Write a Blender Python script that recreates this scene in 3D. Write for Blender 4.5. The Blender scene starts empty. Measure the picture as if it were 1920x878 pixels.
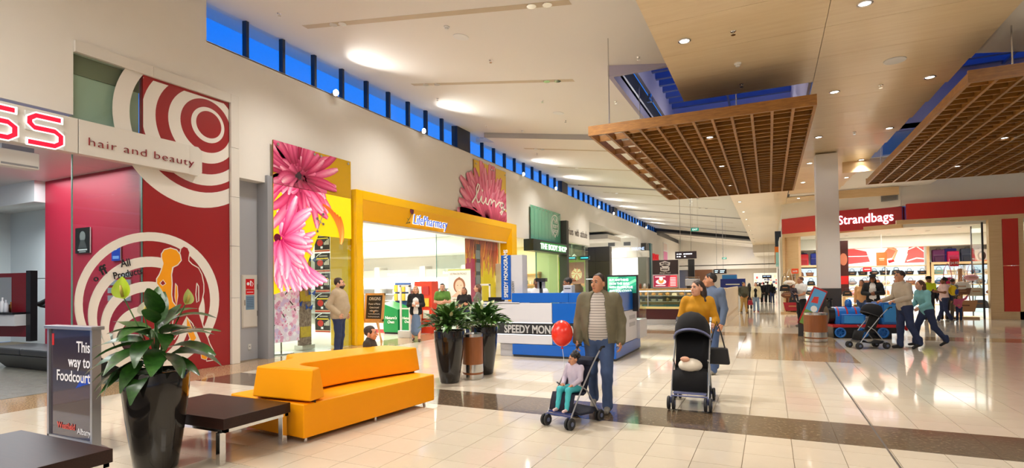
import bpy, bmesh, math, random
import numpy as np
from mathutils import Vector, Matrix
random.seed(7); np.random.seed(7)
SC = bpy.context.scene
COL = SC.collection
PI = math.pi
R = math.radians

def lin(r, g, b):
    f = lambda c: (c/255/12.92) if c/255 <= .04045 else ((c/255+.055)/1.055)**2.4
    return (f(r), f(g), f(b))

# ---------------------------------------------------------------- camera
cam = bpy.data.cameras.new('camera'); camo = bpy.data.objects.new('camera', cam); COL.objects.link(camo)
yaw, pit, rol, fpx, cy = 0.445077344, 0.0180837733, -0.0138116562, 1011.21969, 515.722257
fw = Vector((-math.sin(yaw)*math.cos(pit), math.cos(yaw)*math.cos(pit), math.sin(pit)))
rt = Vector((math.cos(yaw), math.sin(yaw), 0)); up = rt.cross(fw)
r2 = rt*math.cos(rol)+up*math.sin(rol); u2 = -rt*math.sin(rol)+up*math.cos(rol)
camo.matrix_world = Matrix(((r2.x, u2.x, -fw.x, 0), (r2.y, u2.y, -fw.y, 0), (r2.z, u2.z, -fw.z, 1.6), (0, 0, 0, 1)))
cam.sensor_width = 36; cam.lens = fpx*36/1920; cam.shift_y = (cy-439)/1920
cam.clip_start = .05; cam.clip_end = 400
SC.camera = camo
# ---------------------------------------------------------------- dusk sky
W = bpy.data.worlds.new('dusk'); SC.world = W; W.use_nodes = True
nt = W.node_tree; bg = nt.nodes['Background']
tc = nt.nodes.new('ShaderNodeTexCoord'); sx = nt.nodes.new('ShaderNodeSeparateXYZ'); rp = nt.nodes.new('ShaderNodeValToRGB')
nt.links.new(tc.outputs['Generated'], sx.inputs[0]); nt.links.new(sx.outputs['Z'], rp.inputs[0]); nt.links.new(rp.outputs[0], bg.inputs['Color'])
rp.color_ramp.elements[0].position = 0.0; rp.color_ramp.elements[0].color = (.05, .27, .8, 1)
rp.color_ramp.elements[1].position = .9; rp.color_ramp.elements[1].color = (.0, .075, .38, 1)
e = rp.color_ramp.elements.new(.42); e.color = (.003, .15, .74, 1)
bg.inputs['Strength'].default_value = 1.0
# ---------------------------------------------------------------- colour management
SC.view_settings.view_transform = 'Standard'; SC.view_settings.look = 'None'
SC.view_settings.gamma = 1; SC.view_settings.use_curve_mapping = False
SC.view_settings.exposure = 0.42
try:
    SC.cycles.max_bounces = 7; SC.cycles.diffuse_bounces = 4; SC.cycles.glossy_bounces = 4
    SC.cycles.transmission_bounces = 5; SC.cycles.transparent_max_bounces = 10
    SC.cycles.sample_clamp_indirect = 4; SC.cycles.caustics_reflective = False; SC.cycles.caustics_refractive = False
    SC.cycles.use_denoising = True
except Exception: pass
# ---------------------------------------------------------------- large lights (added fill for hall and far end, ceiling lamps of shops)
def area(name, loc, size, power, col=(1, .86, .68), rot=(0, 0, 0), sy=None, spread=None):
    l = bpy.data.lights.new(name, 'AREA'); l.energy = power; l.color = col; l.size = size
    if sy: l.shape = 'RECTANGLE'; l.size_y = sy
    if spread: l.spread = spread
    o = bpy.data.objects.new(name, l); o.location = loc; o.rotation_euler = rot; COL.objects.link(o); return o
WARM = (1, .968, .915)
area('hall_fill', (-5, .4, 6.6), 5, 300, WARM, sy=3)  # unseen fill added above and behind the camera
area('hall_fill', (1.2, -2.5, 5.3), 4, 220, WARM, sy=4)
area('hall_fill', (5.5, 3, 6.0), 3.5, 260, WARM, sy=4)
area('hall_fill', (-8.6, -1.5, 6.8), 3, 330, WARM, sy=3)
area('salon_lamp', (-13.2, 4.4, 4.05), 3.0, 150, (.92, .97, 1), sy=4)
area('salon_lamp', (-18.2, 7.4, 3.55), 2.0, 90, (.85, .95, 1), sy=1.5)
area('pharmacy_lamp', (-15, 15.2, 3.58), 6, 760, (1, .99, .95), sy=6)
area('cosmetics_lamp', (-13, 25, 3.7), 3.5, 190, (1, .97, .84), sy=4)
area('homeware_lamp', (-12.6, 30.6, 4.1), 3, 120, (.85, 1, .6), sy=3)
area('hairdresser_lamp', (-12.4, 44.5, 4.9), 3, 260, (.95, .98, 1), sy=3)
area('bag_shop_lamp', (5.6, 30.4, 3.70), 6.0, 90, (1, .97, .94), sy=3.0)
area('bag_shop_lamp', (12.0, 30.0, 3.70), 4.0, 110, (1, .97, .94), sy=3.4)
area('end_fill', (-4, 66, 5.6), 4, 260, WARM, sy=4)  # fill added to brighten the dark end wall
area('end_fill', (-3, 76, 3.5), 6, 300, WARM, sy=5)

# ---------------------------------------------------------------- materials
MATS = {}
def mat(name, col, rough=.5, metal=0., noise=0., nscale=8., bump=0., bscale=60., emit=0., ecol=None, spec=.5, coat=0., alpha=1., sheen=0.):
    if name in MATS: return MATS[name]
    m = bpy.data.materials.new(name); m.use_nodes = True; t = m.node_tree; p = t.nodes['Principled BSDF']
    p.inputs['Base Color'].default_value = (*col, 1); p.inputs['Roughness'].default_value = rough; p.inputs['Metallic'].default_value = metal
    p.inputs['Specular IOR Level'].default_value = spec
    if coat: p.inputs['Coat Weight'].default_value = coat; p.inputs['Coat Roughness'].default_value = .05
    if sheen: p.inputs['Sheen Weight'].default_value = sheen
    if emit: p.inputs['Emission Color'].default_value = (*(ecol or col), 1); p.inputs['Emission Strength'].default_value = emit
    if alpha < 1: p.inputs['Alpha'].default_value = alpha
    c = t.nodes.new('ShaderNodeTexCoord')
    if noise:
        n = t.nodes.new('ShaderNodeTexNoise'); n.inputs['Scale'].default_value = nscale; n.inputs['Detail'].default_value = 4
        t.links.new(c.outputs['Object'], n.inputs['Vector'])
        mx = t.nodes.new('ShaderNodeMix'); mx.data_type = 'RGBA'
        mx.inputs[6].default_value = (*[max(0, v*(1-noise)) for v in col], 1); mx.inputs[7].default_value = (*[min(1, v*(1+noise)) for v in col], 1)
        t.links.new(n.outputs['Fac'], mx.inputs[0]); t.links.new(mx.outputs[2], p.inputs['Base Color'])
    if bump:
        n = t.nodes.new('ShaderNodeTexNoise'); n.inputs['Scale'].default_value = bscale; n.inputs['Detail'].default_value = 3
        t.links.new(c.outputs['Object'], n.inputs['Vector'])
        b = t.nodes.new('ShaderNodeBump'); b.inputs['Strength'].default_value = bump; b.inputs['Distance'].default_value = .01
        t.links.new(n.outputs['Fac'], b.inputs['Height']); t.links.new(b.outputs[0], p.inputs['Normal'])
    MATS[name] = m; return m
def ramp_mat(name, stops, scale, rough, kind='noise', stretch=(1, 1, 1), detail=5, spec=.5, coat=0, bump=0, rand=0.):
    """colour from a procedural texture through a ramp; rand varies the brightness from object to object"""
    if name in MATS: return MATS[name]
    m = bpy.data.materials.new(name); m.use_nodes = True; t = m.node_tree; p = t.nodes['Principled BSDF']
    p.inputs['Roughness'].default_value = rough; p.inputs['Specular IOR Level'].default_value = spec
    if coat: p.inputs['Coat Weight'].default_value = coat; p.inputs['Coat Roughness'].default_value = .04
    c = t.nodes.new('ShaderNodeTexCoord'); mp = t.nodes.new('ShaderNodeMapping'); mp.inputs['Scale'].default_value = stretch
    t.links.new(c.outputs['Object'], mp.inputs[0])
    if kind == 'voronoi':
        n = t.nodes.new('ShaderNodeTexVoronoi'); n.inputs['Scale'].default_value = scale; n.inputs['Randomness'].default_value = 1
        src = t.nodes.new('ShaderNodeSeparateColor'); t.links.new(n.outputs['Color'], src.inputs[0]); out = src.outputs[0]
    else:
        n = t.nodes.new('ShaderNodeTexNoise'); n.inputs['Scale'].default_value = scale; n.inputs['Detail'].default_value = detail; n.inputs['Roughness'].default_value = .6; out = n.outputs['Fac']
    t.links.new(mp.outputs[0], n.inputs['Vector'])
    r = t.nodes.new('ShaderNodeValToRGB'); t.links.new(out, r.inputs[0])
    el = r.color_ramp.elements
    el[0].position, el[0].color = stops[0][0], (*stops[0][1], 1); el[1].position, el[1].color = stops[-1][0], (*stops[-1][1], 1)
    for s, cc in stops[1:-1]: x = el.new(s); x.color = (*cc, 1)
    last = r.outputs[0]
    if rand:
        oi = t.nodes.new('ShaderNodeObjectInfo'); mr = t.nodes.new('ShaderNodeMapRange'); mr.inputs[3].default_value = 1-rand; mr.inputs[4].default_value = 1+rand
        t.links.new(oi.outputs['Random'], mr.inputs[0])
        hs = t.nodes.new('ShaderNodeHueSaturation'); t.links.new(mr.outputs[0], hs.inputs['Value']); t.links.new(last, hs.inputs['Color']); last = hs.outputs[0]
    t.links.new(last, p.inputs['Base Color'])
    if bump:
        b = t.nodes.new('ShaderNodeBump'); b.inputs['Strength'].default_value = bump; b.inputs['Distance'].default_value = .01
        t.links.new(out, b.inputs['Height']); t.links.new(b.outputs[0], p.inputs['Normal'])
    MATS[name] = m; return m
def stripe_mat(name, ca, cb, scale, axis=2, rough=.8, duty=.5):
    if name in MATS: return MATS[name]
    m = bpy.data.materials.new(name); m.use_nodes = True; t = m.node_tree; p = t.nodes['Principled BSDF']; p.inputs['Roughness'].default_value = rough
    c = t.nodes.new('ShaderNodeTexCoord'); s = t.nodes.new('ShaderNodeSeparateXYZ'); t.links.new(c.outputs['Object'], s.inputs[0])
    a = t.nodes.new('ShaderNodeMath'); a.operation = 'MULTIPLY'; a.inputs[1].default_value = scale; t.links.new(s.outputs[axis], a.inputs[0])
    f = t.nodes.new('ShaderNodeMath'); f.operation = 'FRACT'; t.links.new(a.outputs[0], f.inputs[0])
    g = t.nodes.new('ShaderNodeMath'); g.operation = 'GREATER_THAN'; g.inputs[1].default_value = duty; t.links.new(f.outputs[0], g.inputs[0])
    x = t.nodes.new('ShaderNodeMix'); x.data_type = 'RGBA'; x.inputs[6].default_value = (*ca, 1); x.inputs[7].default_value = (*cb, 1)
    t.links.new(g.outputs[0], x.inputs[0]); t.links.new(x.outputs[2], p.inputs['Base Color']); MATS[name] = m; return m
def glass_mat(name, tint=(.9, .97, .95), refl=1.0):
    if name in MATS: return MATS[name]
    m = bpy.data.materials.new(name); m.use_nodes = True; t = m.node_tree; t.nodes.clear(); N = t.nodes.new; K = t.links.new
    o = N('ShaderNodeOutputMaterial'); mx = N('ShaderNodeMixShader'); tr = N('ShaderNodeBsdfTransparent'); gl = N('ShaderNodeBsdfGlossy')
    gl.inputs['Roughness'].default_value = .01; tr.inputs[0].default_value = (*tint, 1)
    ge = N('ShaderNodeNewGeometry'); dt = N('ShaderNodeVectorMath'); dt.operation = 'DOT_PRODUCT'; K(ge.outputs['Normal'], dt.inputs[0]); K(ge.outputs['Incoming'], dt.inputs[1])
    def mth(op, a, b=None):
        n = N('ShaderNodeMath'); n.operation = op; n.use_clamp = op == 'SUBTRACT'
        for i, q in enumerate((a, b)):
            if q is None: continue
            if isinstance(q, (int, float)): n.inputs[i].default_value = q
            else: K(q, n.inputs[i])
        return n.outputs[0]
    c = mth('ABSOLUTE', dt.outputs['Value']); s5 = mth('POWER', mth('SUBTRACT', 1.0, c), 5.0); fr = mth('MULTIPLY', mth('ADD', mth('MULTIPLY', s5, .96), .04), refl*.8)
    K(fr, mx.inputs[0]); K(tr.outputs[0], mx.inputs[1]); K(gl.outputs[0], mx.inputs[2]); K(mx.outputs[0], o.inputs[0]); MATS[name] = m; return m
def print_mat(name, emit=0., rough=.35):
    """flat print: colours held in the mesh's colour attribute"""
    if name in MATS: return MATS[name]
    m = bpy.data.materials.new(name); m.use_nodes = True; t = m.node_tree; p = t.nodes['Principled BSDF']; p.inputs['Roughness'].default_value = rough
    a = t.nodes.new('ShaderNodeVertexColor'); a.layer_name = 'ink'; t.links.new(a.outputs[0], p.inputs['Base Color'])
    if emit: t.links.new(a.outputs[0], p.inputs['Emission Color']); p.inputs['Emission Strength'].default_value = emit
    MATS[name] = m; return m
def M_(hexname): return MATS[hexname]

# ---------------------------------------------------------------- mesh builder
class MB:
    def __init__(s): s.v = []; s.f = []
    def add(s, vs, fs):
        b = len(s.v); s.v += [tuple(p) for p in vs]; s.f += [tuple(b+i for i in f) for f in fs]; return s
    def box(s, x0, y0, z0, x1, y1, z1, m=None):
        x0, x1 = min(x0, x1), max(x0, x1); y0, y1 = min(y0, y1), max(y0, y1); z0, z1 = min(z0, z1), max(z0, z1)
        vs = [(x0, y0, z0), (x1, y0, z0), (x1, y1, z0), (x0, y1, z0), (x0, y0, z1), (x1, y0, z1), (x1, y1, z1), (x0, y1, z1)]
        if m is not None: vs = [m @ Vector(v) for v in vs]
        return s.add(vs, [(0, 3, 2, 1), (4, 5, 6, 7), (0, 1, 5, 4), (1, 2, 6, 5), (2, 3, 7, 6), (3, 0, 4, 7)])
    def quad(s, a, b, c, d): return s.add([a, b, c, d], [(0, 1, 2, 3)])
    def tube(s, pts, r, n=8, caps=True):
        pts = [Vector(p) for p in pts]; rs = r if isinstance(r, (list, tuple)) else [r]*len(pts); vs = []
        prev = None
        for i, p in enumerate(pts):
            d = (pts[min(i+1, len(pts)-1)]-pts[max(i-1, 0)]).normalized()
            a = prev if prev is not None else (Vector((0, 0, 1)) if abs(d.z) < .9 else Vector((1, 0, 0)))
            u = d.cross(a)
            if u.length < 1e-4: u = d.orthogonal()
            u.normalize(); w = u.cross(d).normalized(); prev = w
            vs += [p+(u*math.cos(2*PI*k/n)+w*math.sin(2*PI*k/n))*rs[i] for k in range(n)]
        fs = [(i*n+k, i*n+(k+1) % n, (i+1)*n+(k+1) % n, (i+1)*n+k) for i in range(len(pts)-1) for k in range(n)]
        if caps: fs += [tuple(range(n))[::-1], tuple((len(pts)-1)*n+k for k in range(n))]
        return s.add(vs, fs)
    def lathe(s, prof, n=24, c=(0, 0, 0), sy=1.):
        vs = [(c[0]+r*math.cos(2*PI*k/n), c[1]+sy*r*math.sin(2*PI*k/n), c[2]+z) for r, z in prof for k in range(n)]
        fs = [(i*n+k, i*n+(k+1) % n, (i+1)*n+(k+1) % n, (i+1)*n+k) for i in range(len(prof)-1) for k in range(n)]
        if prof[0][0] > 1e-6: fs.append(tuple(range(n))[::-1])
        if prof[-1][0] > 1e-6: fs.append(tuple((len(prof)-1)*n+k for k in range(n)))
        return s.add(vs, fs)
    def prism(s, poly, z0, z1, axes=(0, 1, 2), taper=0.):
        """polygon in axes[0],axes[1], extruded along axes[2]"""
        n = len(poly)
        def P(p, h): v = [0, 0, 0]; v[axes[0]] = p[0]; v[axes[1]] = p[1]; v[axes[2]] = h; return v
        return s.add([P(p, z0) for p in poly]+[P(p, z1) for p in poly],
                     [tuple(range(n))[::-1], tuple(range(n, 2*n))]+[(i, (i+1) % n, n+(i+1) % n, n+i) for i in range(n)])
    def ell(s, c, r, n=12, m=8):
        prof = [(math.sin(PI*i/m), -math.cos(PI*i/m)) for i in range(m+1)]
        vs = [(c[0]+r[0]*a*math.cos(2*PI*k/n), c[1]+r[1]*a*math.sin(2*PI*k/n), c[2]+r[2]*z) for a, z in prof for k in range(n)]
        return s.add(vs, [(i*n+k, i*n+(k+1) % n, (i+1)*n+(k+1) % n, (i+1)*n+k) for i in range(m) for k in range(n)])
    def xf(s, m):
        s.v = [tuple(m @ Vector(p)) for p in s.v]; return s
def mesh_of(mb, name, material, smooth=False):
    me = bpy.data.meshes.new(name); me.from_pydata(mb.v, [], mb.f)
    bm = bmesh.new(); bm.from_mesh(me); bmesh.ops.recalc_face_normals(bm, faces=bm.faces); bm.to_mesh(me); bm.free()
    if material: me.materials.append(material)
    if smooth: me.polygons.foreach_set('use_smooth', [True]*len(me.polygons))
    return me
def tag(o, label=None, cat=None, group=None, kind=None):
    if label: o['label'] = label
    if cat: o['category'] = cat
    if group: o['group'] = group
    if kind: o['kind'] = kind
    return o
def obj(name, mb, material=None, parent=None, smooth=False, bevel=0., label=None, loc=None, seg=2, auto=True):
    me = mb if isinstance(mb, bpy.types.Mesh) else mesh_of(mb, name, material, smooth)
    o = bpy.data.objects.new(name, me); COL.objects.link(o); o.parent = parent
    if loc is not None: o.location = loc
    if bevel:
        b = o.modifiers.new('bevel', 'BEVEL'); b.width = bevel; b.segments = seg; b.limit_method = 'ANGLE'; b.angle_limit = R(40)
        if smooth or seg > 1:
            me.polygons.foreach_set('use_smooth', [True]*len(me.polygons))
            try: b.harden_normals = True
            except Exception: pass
    if label: o['label'] = label
    return o
def flat_smooth(o, ang=40):
    """smooth shading with sharp edges kept"""
    me = o.data; me.polygons.foreach_set('use_smooth', [True]*len(me.polygons)); me.set_sharp_from_angle(angle=R(ang)); return o
def thing(name, label, cat, loc=(0, 0, 0), rz=0., group=None, kind=None):
    o = bpy.data.objects.new(name, None); COL.objects.link(o); o.location = loc; o.rotation_euler = (0, 0, rz); o.empty_display_size = .1
    return tag(o, label, cat, group, kind)
def kids(o): return [c for c in bpy.data.objects if c.parent is o]
def dup(root, loc, rz=0., label=None, tree=None, scale=None, matmap=None):
    """copy of a thing with its parts; TREE is the list of (part, [sub-parts]) read once"""
    r = root.copy(); COL.objects.link(r); r.location = loc; r.rotation_euler = (0, 0, rz)
    if label: r['label'] = label
    if scale: r.scale = scale
    for ch, subs in (tree or []):
        c = ch.copy(); COL.objects.link(c); c.parent = r
        if matmap and ch.name in matmap: c.material_slots[0].link = 'OBJECT'; c.material_slots[0].material = matmap[ch.name]
        for g in subs: d = g.copy(); COL.objects.link(d); d.parent = c
    return r
def tree_of(root): return [(c, kids(c)) for c in kids(root)]
def text(name, s, size, material, parent=None, x=0, y=0, z=0, align='CENTER', ext=.004, sx=1., shear=0., rx=90, roll=0., space=1., bold=0., valign='BOTTOM_BASELINE', label=None):
    c = bpy.data.curves.new(name, 'FONT'); c.body = s; c.size = size; c.align_x = align; c.extrude = ext; c.shear = shear; c.space_character = space; c.offset = bold; c.resolution_u = 3
    if valign == 'CENTER': c.align_y = 'CENTER'
    t = bpy.data.objects.new('tmp', c); COL.objects.link(t); dg = bpy.context.evaluated_depsgraph_get()
    me = bpy.data.meshes.new_from_object(t.evaluated_get(dg)); bpy.data.objects.remove(t)
    me.materials.clear(); me.materials.append(material)
    me.transform(Matrix.Translation((x, y, z)) @ Matrix.Rotation(roll, 4, 'Y') @ Matrix.Rotation(R(rx), 4, 'X') @ Matrix.Diagonal((sx, 1, 1, 1)))
    o = bpy.data.objects.new(name, me); COL.objects.link(o); o.parent = parent
    if label: o['label'] = label
    return o
class Art:
    """flat print in the local x-z plane, front towards -y; later shapes lie a hair in front"""
    def __init__(s, clip=None): s.v = []; s.f = []; s.c = []; s.n = 0; s.clip = clip
    def poly(s, pts, col, cols=None):
        if s.clip:
            x0, z0, x1, z1 = s.clip
            if cols is None: cols = [col]*len(pts)
            P = [(*p, *c) for p, c in zip(pts, cols)]
            for ax, lim, sg in ((0, x0, 1), (0, x1, -1), (1, z0, 1), (1, z1, -1)):
                Q = []
                for i in range(len(P)):
                    a, b = P[i], P[(i+1) % len(P)]; da, db = (a[ax]-lim)*sg, (b[ax]-lim)*sg
                    if da >= 0: Q.append(a)
                    if (da < 0) != (db < 0): t = da/(da-db); Q.append(tuple(a[k]+(b[k]-a[k])*t for k in range(5)))
                P = Q
                if len(P) < 3: return s
            pts = [p[:2] for p in P]; cols = [p[2:] for p in P]
        b = len(s.v); y = -.0003*(s.n % 60+1)-.0002*(s.n//60); s.n += 1
        s.v += [(p[0], y, p[1]) for p in pts]; s.f.append(tuple(range(b, b+len(pts)))); s.c += list(cols or [col]*len(pts)); return s
    def rect(s, x0, z0, x1, z1, col, col2=None): return s.poly([(x0, z0), (x1, z0), (x1, z1), (x0, z1)], col, [col, col, col2, col2] if col2 else None)
    def disc(s, x, z, r, col, n=28, rz=None): return s.poly([(x+r*math.cos(2*PI*k/n), z+(rz or r)*math.sin(2*PI*k/n)) for k in range(n)], col)
    def ring(s, x, z, r, w, col, a0=0, a1=360, n=56, ecc=(0, 0)):
        """band between circle r and circle r-w whose centre is shifted by ecc"""
        A = [R(a0+(a1-a0)*k/n) for k in range(n+1)]; s.n += 1
        y = -.0003*(s.n % 60+1)-.0002*(s.n//60); b = len(s.v)
        for a in A:
            s.v += [(x+r*math.cos(a), y, z+r*math.sin(a)), (x+ecc[0]+(r-w)*math.cos(a), y, z+ecc[1]+(r-w)*math.sin(a))]; s.c += [col, col]
        s.f += [(b+2*k, b+2*k+2, b+2*k+3, b+2*k+1) for k in range(n)]; return s
    def stroke(s, pts, w, col, w1=None, cols=None):
        pts = [Vector(p) for p in pts]; n = len(pts); L = []; Rr = []
        for i, p in enumerate(pts):
            d = (pts[min(i+1, n-1)]-pts[max(i-1, 0)]); d = d.normalized() if d.length else Vector((1, 0)); q = Vector((-d.y, d.x))
            ww = (w if w1 is None else w+(w1-w)*i/(n-1))/2; L.append(p+q*ww); Rr.append(p-q*ww)
        for i in range(n-1):
            c0 = cols[i] if cols else col; c1 = cols[i+1] if cols else col
            s.poly([L[i], Rr[i], Rr[i+1], L[i+1]], col, [c0, c0, c1, c1]); s.n -= 1
        s.n += 1; return s
    def petal(s, x, z, ang, ln, wd, bend, base, mid, tip, ns=7):
        """curved petal with a light streak and rolled tip"""
        pts = []; a = ang
        px, pz = x, z
        for i in range(ns+1):
            pts.append((px, pz)); px += math.cos(a)*ln/ns; pz += math.sin(a)*ln/ns; a += bend/ns
        prof = [.35, .6, .8, .95, 1.0, .95, .8, .45]
        L = []; C = []; Rr = []
        for i in range(ns+1):
            d = Vector(pts[min(i+1, ns)])-Vector(pts[max(i-1, 0)]); d.normalize(); q = Vector((-d.y, d.x)); w = wd*.5*prof[i]
            p = Vector(pts[i]); L.append(p+q*w); C.append(p); Rr.append(p-q*w)
        mixc = lambda a, b, t: tuple(a[k]+(b[k]-a[k])*t for k in range(3))
        for i in range(ns):
            t0, t1 = i/ns, (i+1)/ns
            e0, e1 = mixc(base, mid, min(1, t0*1.7)), mixc(base, mid, min(1, t1*1.7)); m0, m1 = mixc(mid, tip, t0*t0), mixc(mid, tip, t1*t1); m0 = mixc(base, m0, min(1, .25+t0*2)); m1 = mixc(base, m1, min(1, .25+t1*2))
            s.poly([L[i], C[i], C[i+1], L[i+1]], None, [e0, m0, m1, e1]); s.n -= 1
            s.poly([C[i], Rr[i], Rr[i+1], C[i+1]], None, [m0, mixc(e0, base, .35), mixc(e1, base, .35), m1]); s.n -= 1
        s.n += 1; return s
    def build(s, name, material, parent=None, loc=None):
        me = bpy.data.meshes.new(name); me.from_pydata(s.v, [], s.f); a = me.color_attributes.new('ink', 'FLOAT_COLOR', 'POINT')
        a.data.foreach_set('color', np.array([(*c[:3], 1) for c in s.c], np.float32).ravel()); me.materials.append(material)
        o = bpy.data.objects.new(name, me); COL.objects.link(o); o.parent = parent
        if loc: o.location = loc
        return o

WHITEWALL = mat('plaster_white', lin(236, 231, 222), .8, noise=.02, nscale=3)
CEILW = mat('ceiling_white', lin(236, 232, 224), .85)
WHITE = mat('white_paint', (.8, .8, .78), .4)
OFFW = mat('off_white_panel', lin(225, 220, 210), .35)
BLACK = mat('black_gloss', (.012, .012, .014), .25)
DARK = mat('dark_grey', (.03, .03, .033), .5)
GREY = mat('grey_paint', lin(150, 152, 158), .45)
STEEL = mat('brushed_steel', (.62, .61, .59), .22, 1.)
CHROME = mat('chrome', (.8, .8, .8), .08, 1.)
RED = mat('salon_red', lin(150, 26, 30), .3)
YEL = mat('yellow_gloss', lin(255, 196, 0), .2, spec=.3, coat=.15)
BLUE = mat('kiosk_blue', lin(0, 92, 190), .3)
ORANGE = mat('orange_vinyl', lin(255, 164, 4), .45, bump=.08, bscale=220, spec=.2)
WENGE = ramp_mat('wenge_wood', [(.3, lin(34, 18, 14)), (.7, lin(54, 30, 23))], 6, .36, stretch=(1, 14, 14), spec=.3)
TIMBER = ramp_mat('baffle_timber', [(.25, lin(118, 74, 22)), (.55, lin(148, 98, 34)), (.8, lin(170, 118, 50))], 5, .42, stretch=(1, 1, 6), rand=.18)
MAPLE = ramp_mat('maple_ply', [(.25, lin(214, 180, 132)), (.75, lin(228, 198, 154))], 3, .4, stretch=(.6, 9, 9))
PLY = ramp_mat('ceiling_ply', [(.2, lin(226, 200, 158)), (.55, lin(235, 212, 172)), (.85, lin(240, 221, 186))], 1.6, .3, stretch=(.7, 7, 7), coat=.12, rand=.02)
GLASS = glass_mat('clear_glass')
GLASSB = glass_mat('clerestory_glass', (.96, .98, 1), .5)
INK = print_mat('print_ink')
SCREEN = print_mat('screen_glow', .9)
LAMP = mat('lamp_glow', (1, .95, .85), .5, emit=14, ecol=(1, .93, .82))
LEDW = mat('sign_glow', (1, 1, 1), .5, emit=2.2, ecol=(.9, .92, 1))
# ================================================================ STRUCTURE
def struct(name, mb, m, parent=None, **k):
    o = obj(name, mb, m, parent, **k)
    if parent is None: o['kind'] = 'structure'
    return o
WX = -10.3
CREAM = ramp_mat('cream_tile', [(.3, lin(216, 203, 182)), (.7, lin(222, 210, 190))], 2.5, .07, spec=.55, rand=.025)
TAN = ramp_mat('tan_stone', [(.3, lin(140, 108, 76)), (.5, lin(176, 146, 110)), (.68, lin(206, 184, 150))], 30, .09, spec=.5, rand=.04, stretch=(1, 2.2, 1))
STONE = ramp_mat('dark_stone', [(.34, lin(70, 57, 44)), (.5, lin(102, 86, 68)), (.6, lin(118, 100, 80)), (.7, lin(168, 148, 120))], 20, .09, spec=.5, rand=.05, stretch=(1, 2.4, 1), detail=7)
GROUT = mat('grout', lin(138, 122, 100), .7)
floor = struct('floor', MB().box(-22, -5, -.12, 16, 86, -.006), GROUT)
floor['label'] = 'polished cream tile floor with dark stone bands'
PX, PY, X0 = .414, .42, -.25
def bands(x, y):
    if x < -9.1: return 'tan'
    if 6.15 <= y < 7.06: return 'dark'
    if -.66 <= x < 1.55 and 12.2 <= y < 17.3: return 'tan'
    if 17.3 <= y < 18.4 or 28.6 <= y < 29.7: return 'tan'
    return ''
rows = [6.15-.25-.42*k for k in range(9, -1, -1)]+[6.15]
rows = sorted(rows); ys = [(a, b) for a, b in zip(rows[:-1], rows[1:])]
y = 7.06
for stop in (12.2, 17.3):
    while y < stop-.02: ys.append((y, min(y+.428, stop))); y = min(y+.428, stop)
y = 18.4
while y < 28.6: ys.append((y, min(y+.425, 28.6))); y += .425
y = 29.7
while y < 44: ys.append((y, y+.425)); y += .425
cells = []
for (ya, yb) in ys:
    k0 = int((-9.1-X0)/PX)-1
    for k in range(k0, 36):
        xa, xb = X0+PX*k, X0+PX*(k+1)
        if xb <= -9.1: continue
        xa = max(xa, -9.1)
        if 12.2 <= (ya+yb)/2 < 17.3 and xa < 1.55 < xb: xa = 1.55
        if 12.2 <= (ya+yb)/2 < 17.3 and xa < -.66 < xb: xb = -.66
        if xa > 14 or bands((xa+xb)/2, (ya+yb)/2): continue
        cells.append((xa, xb, ya, yb))
def infrustum(x, y, z=0):
    d = Vector((x, y, z-1.6)); w = d.dot(fw)
    if w < .5: return False
    px = 960+fpx*d.dot(r2)/w; py = cy-fpx*d.dot(u2)/w
    return -60 < px < 1980 and -40 < py < 940
near = sorted([c for c in cells if infrustum((c[0]+c[1])/2, (c[2]+c[3])/2)], key=lambda c: (c[0]+c[1])**2/4+(c[2]+c[3])**2/4)[:300]
ns = set(near); g = .0028
def tile_mesh(w, d):
    mb = MB().box(g, g, -.008, w-g, d-g, 0); return mesh_of(mb, 'tile', CREAM)
tcache = {}
for c in near:
    key = (round(c[1]-c[0], 3), round(c[3]-c[2], 3))
    if key not in tcache: tcache[key] = tile_mesh(*key)
    obj('tile', tcache[key], None, floor, loc=(c[0], c[2], 0))
rest = MB()
for c in cells:
    if c not in ns: rest.box(c[0]+g, c[2]+g, -.008, c[1]-g, c[3]-g, 0)
obj('tile', rest, CREAM, floor)['kind'] = 'stuff'
obj('far_paving', MB().box(-9.1, 44, -.008, 14, 85, 0), CREAM, floor)
SW = 1.242
for k in range(-7, 11):
    xa, xb = max(-9.1, -.66+SW*k), -.66+SW*(k+1)
    if xb > -9.1: obj('stone_slab', MB().box(xa+g, 6.15+g, -.008, xb-g, 7.06-g, 0), STONE, floor)
for i, (ya, yb) in enumerate(((17.3, 18.4), (28.6, 29.7))):
    for k in range(-7, 12, 1):
        xa, xb = max(-9.1, -.66+SW*k), -.66+SW*(k+1)
        if xb > -9.1: obj('stone_slab', MB().box(xa+g, ya+g, -.008, xb-g, yb-g, 0), TAN, floor)
for k in range(3):
    for j in range(6):
        xa, xb = (-.66, -.03, .76, 1.55)[k:k+2]
        obj('stone_slab', MB().box(xa+g, 12.2+.85*j+g, -.008, xb-g, 12.2+.85*(j+1)-g, 0), TAN, floor)
for j in range(-2, 38):
    ya = 1.0+1.24*j
    obj('stone_slab', MB().box(WX+.02, ya+g, -.008, -9.1-g, ya+1.24-g, 0), TAN, floor)
WOODF = ramp_mat('grey_wood_floor', [(.3, lin(104, 102, 94)), (.7, lin(150, 146, 134))], 5, .22, stretch=(8, 1, 1))
for j in range(12):
    obj('plank', MB().box(-17, .0+.66*j+.003, -.008, WX-.02, .66*(j+1)-.003, .0), WOODF, floor)
obj('pharmacy_paving', MB().box(-22, 8.7, -.006, WX-.02, 22, .0), mat('shop_tile', lin(228, 220, 205), .08), floor)
obj('shop_paving', MB().box(-18, 22, -.006, WX-.02, 56, .0), M_('shop_tile'), floor)
obj('movement_joint', MB().box(.962, 2.5, -.004, .982, 12.2, .0008), mat('joint_metal', (.12, .11, .1), .4), floor)

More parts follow.
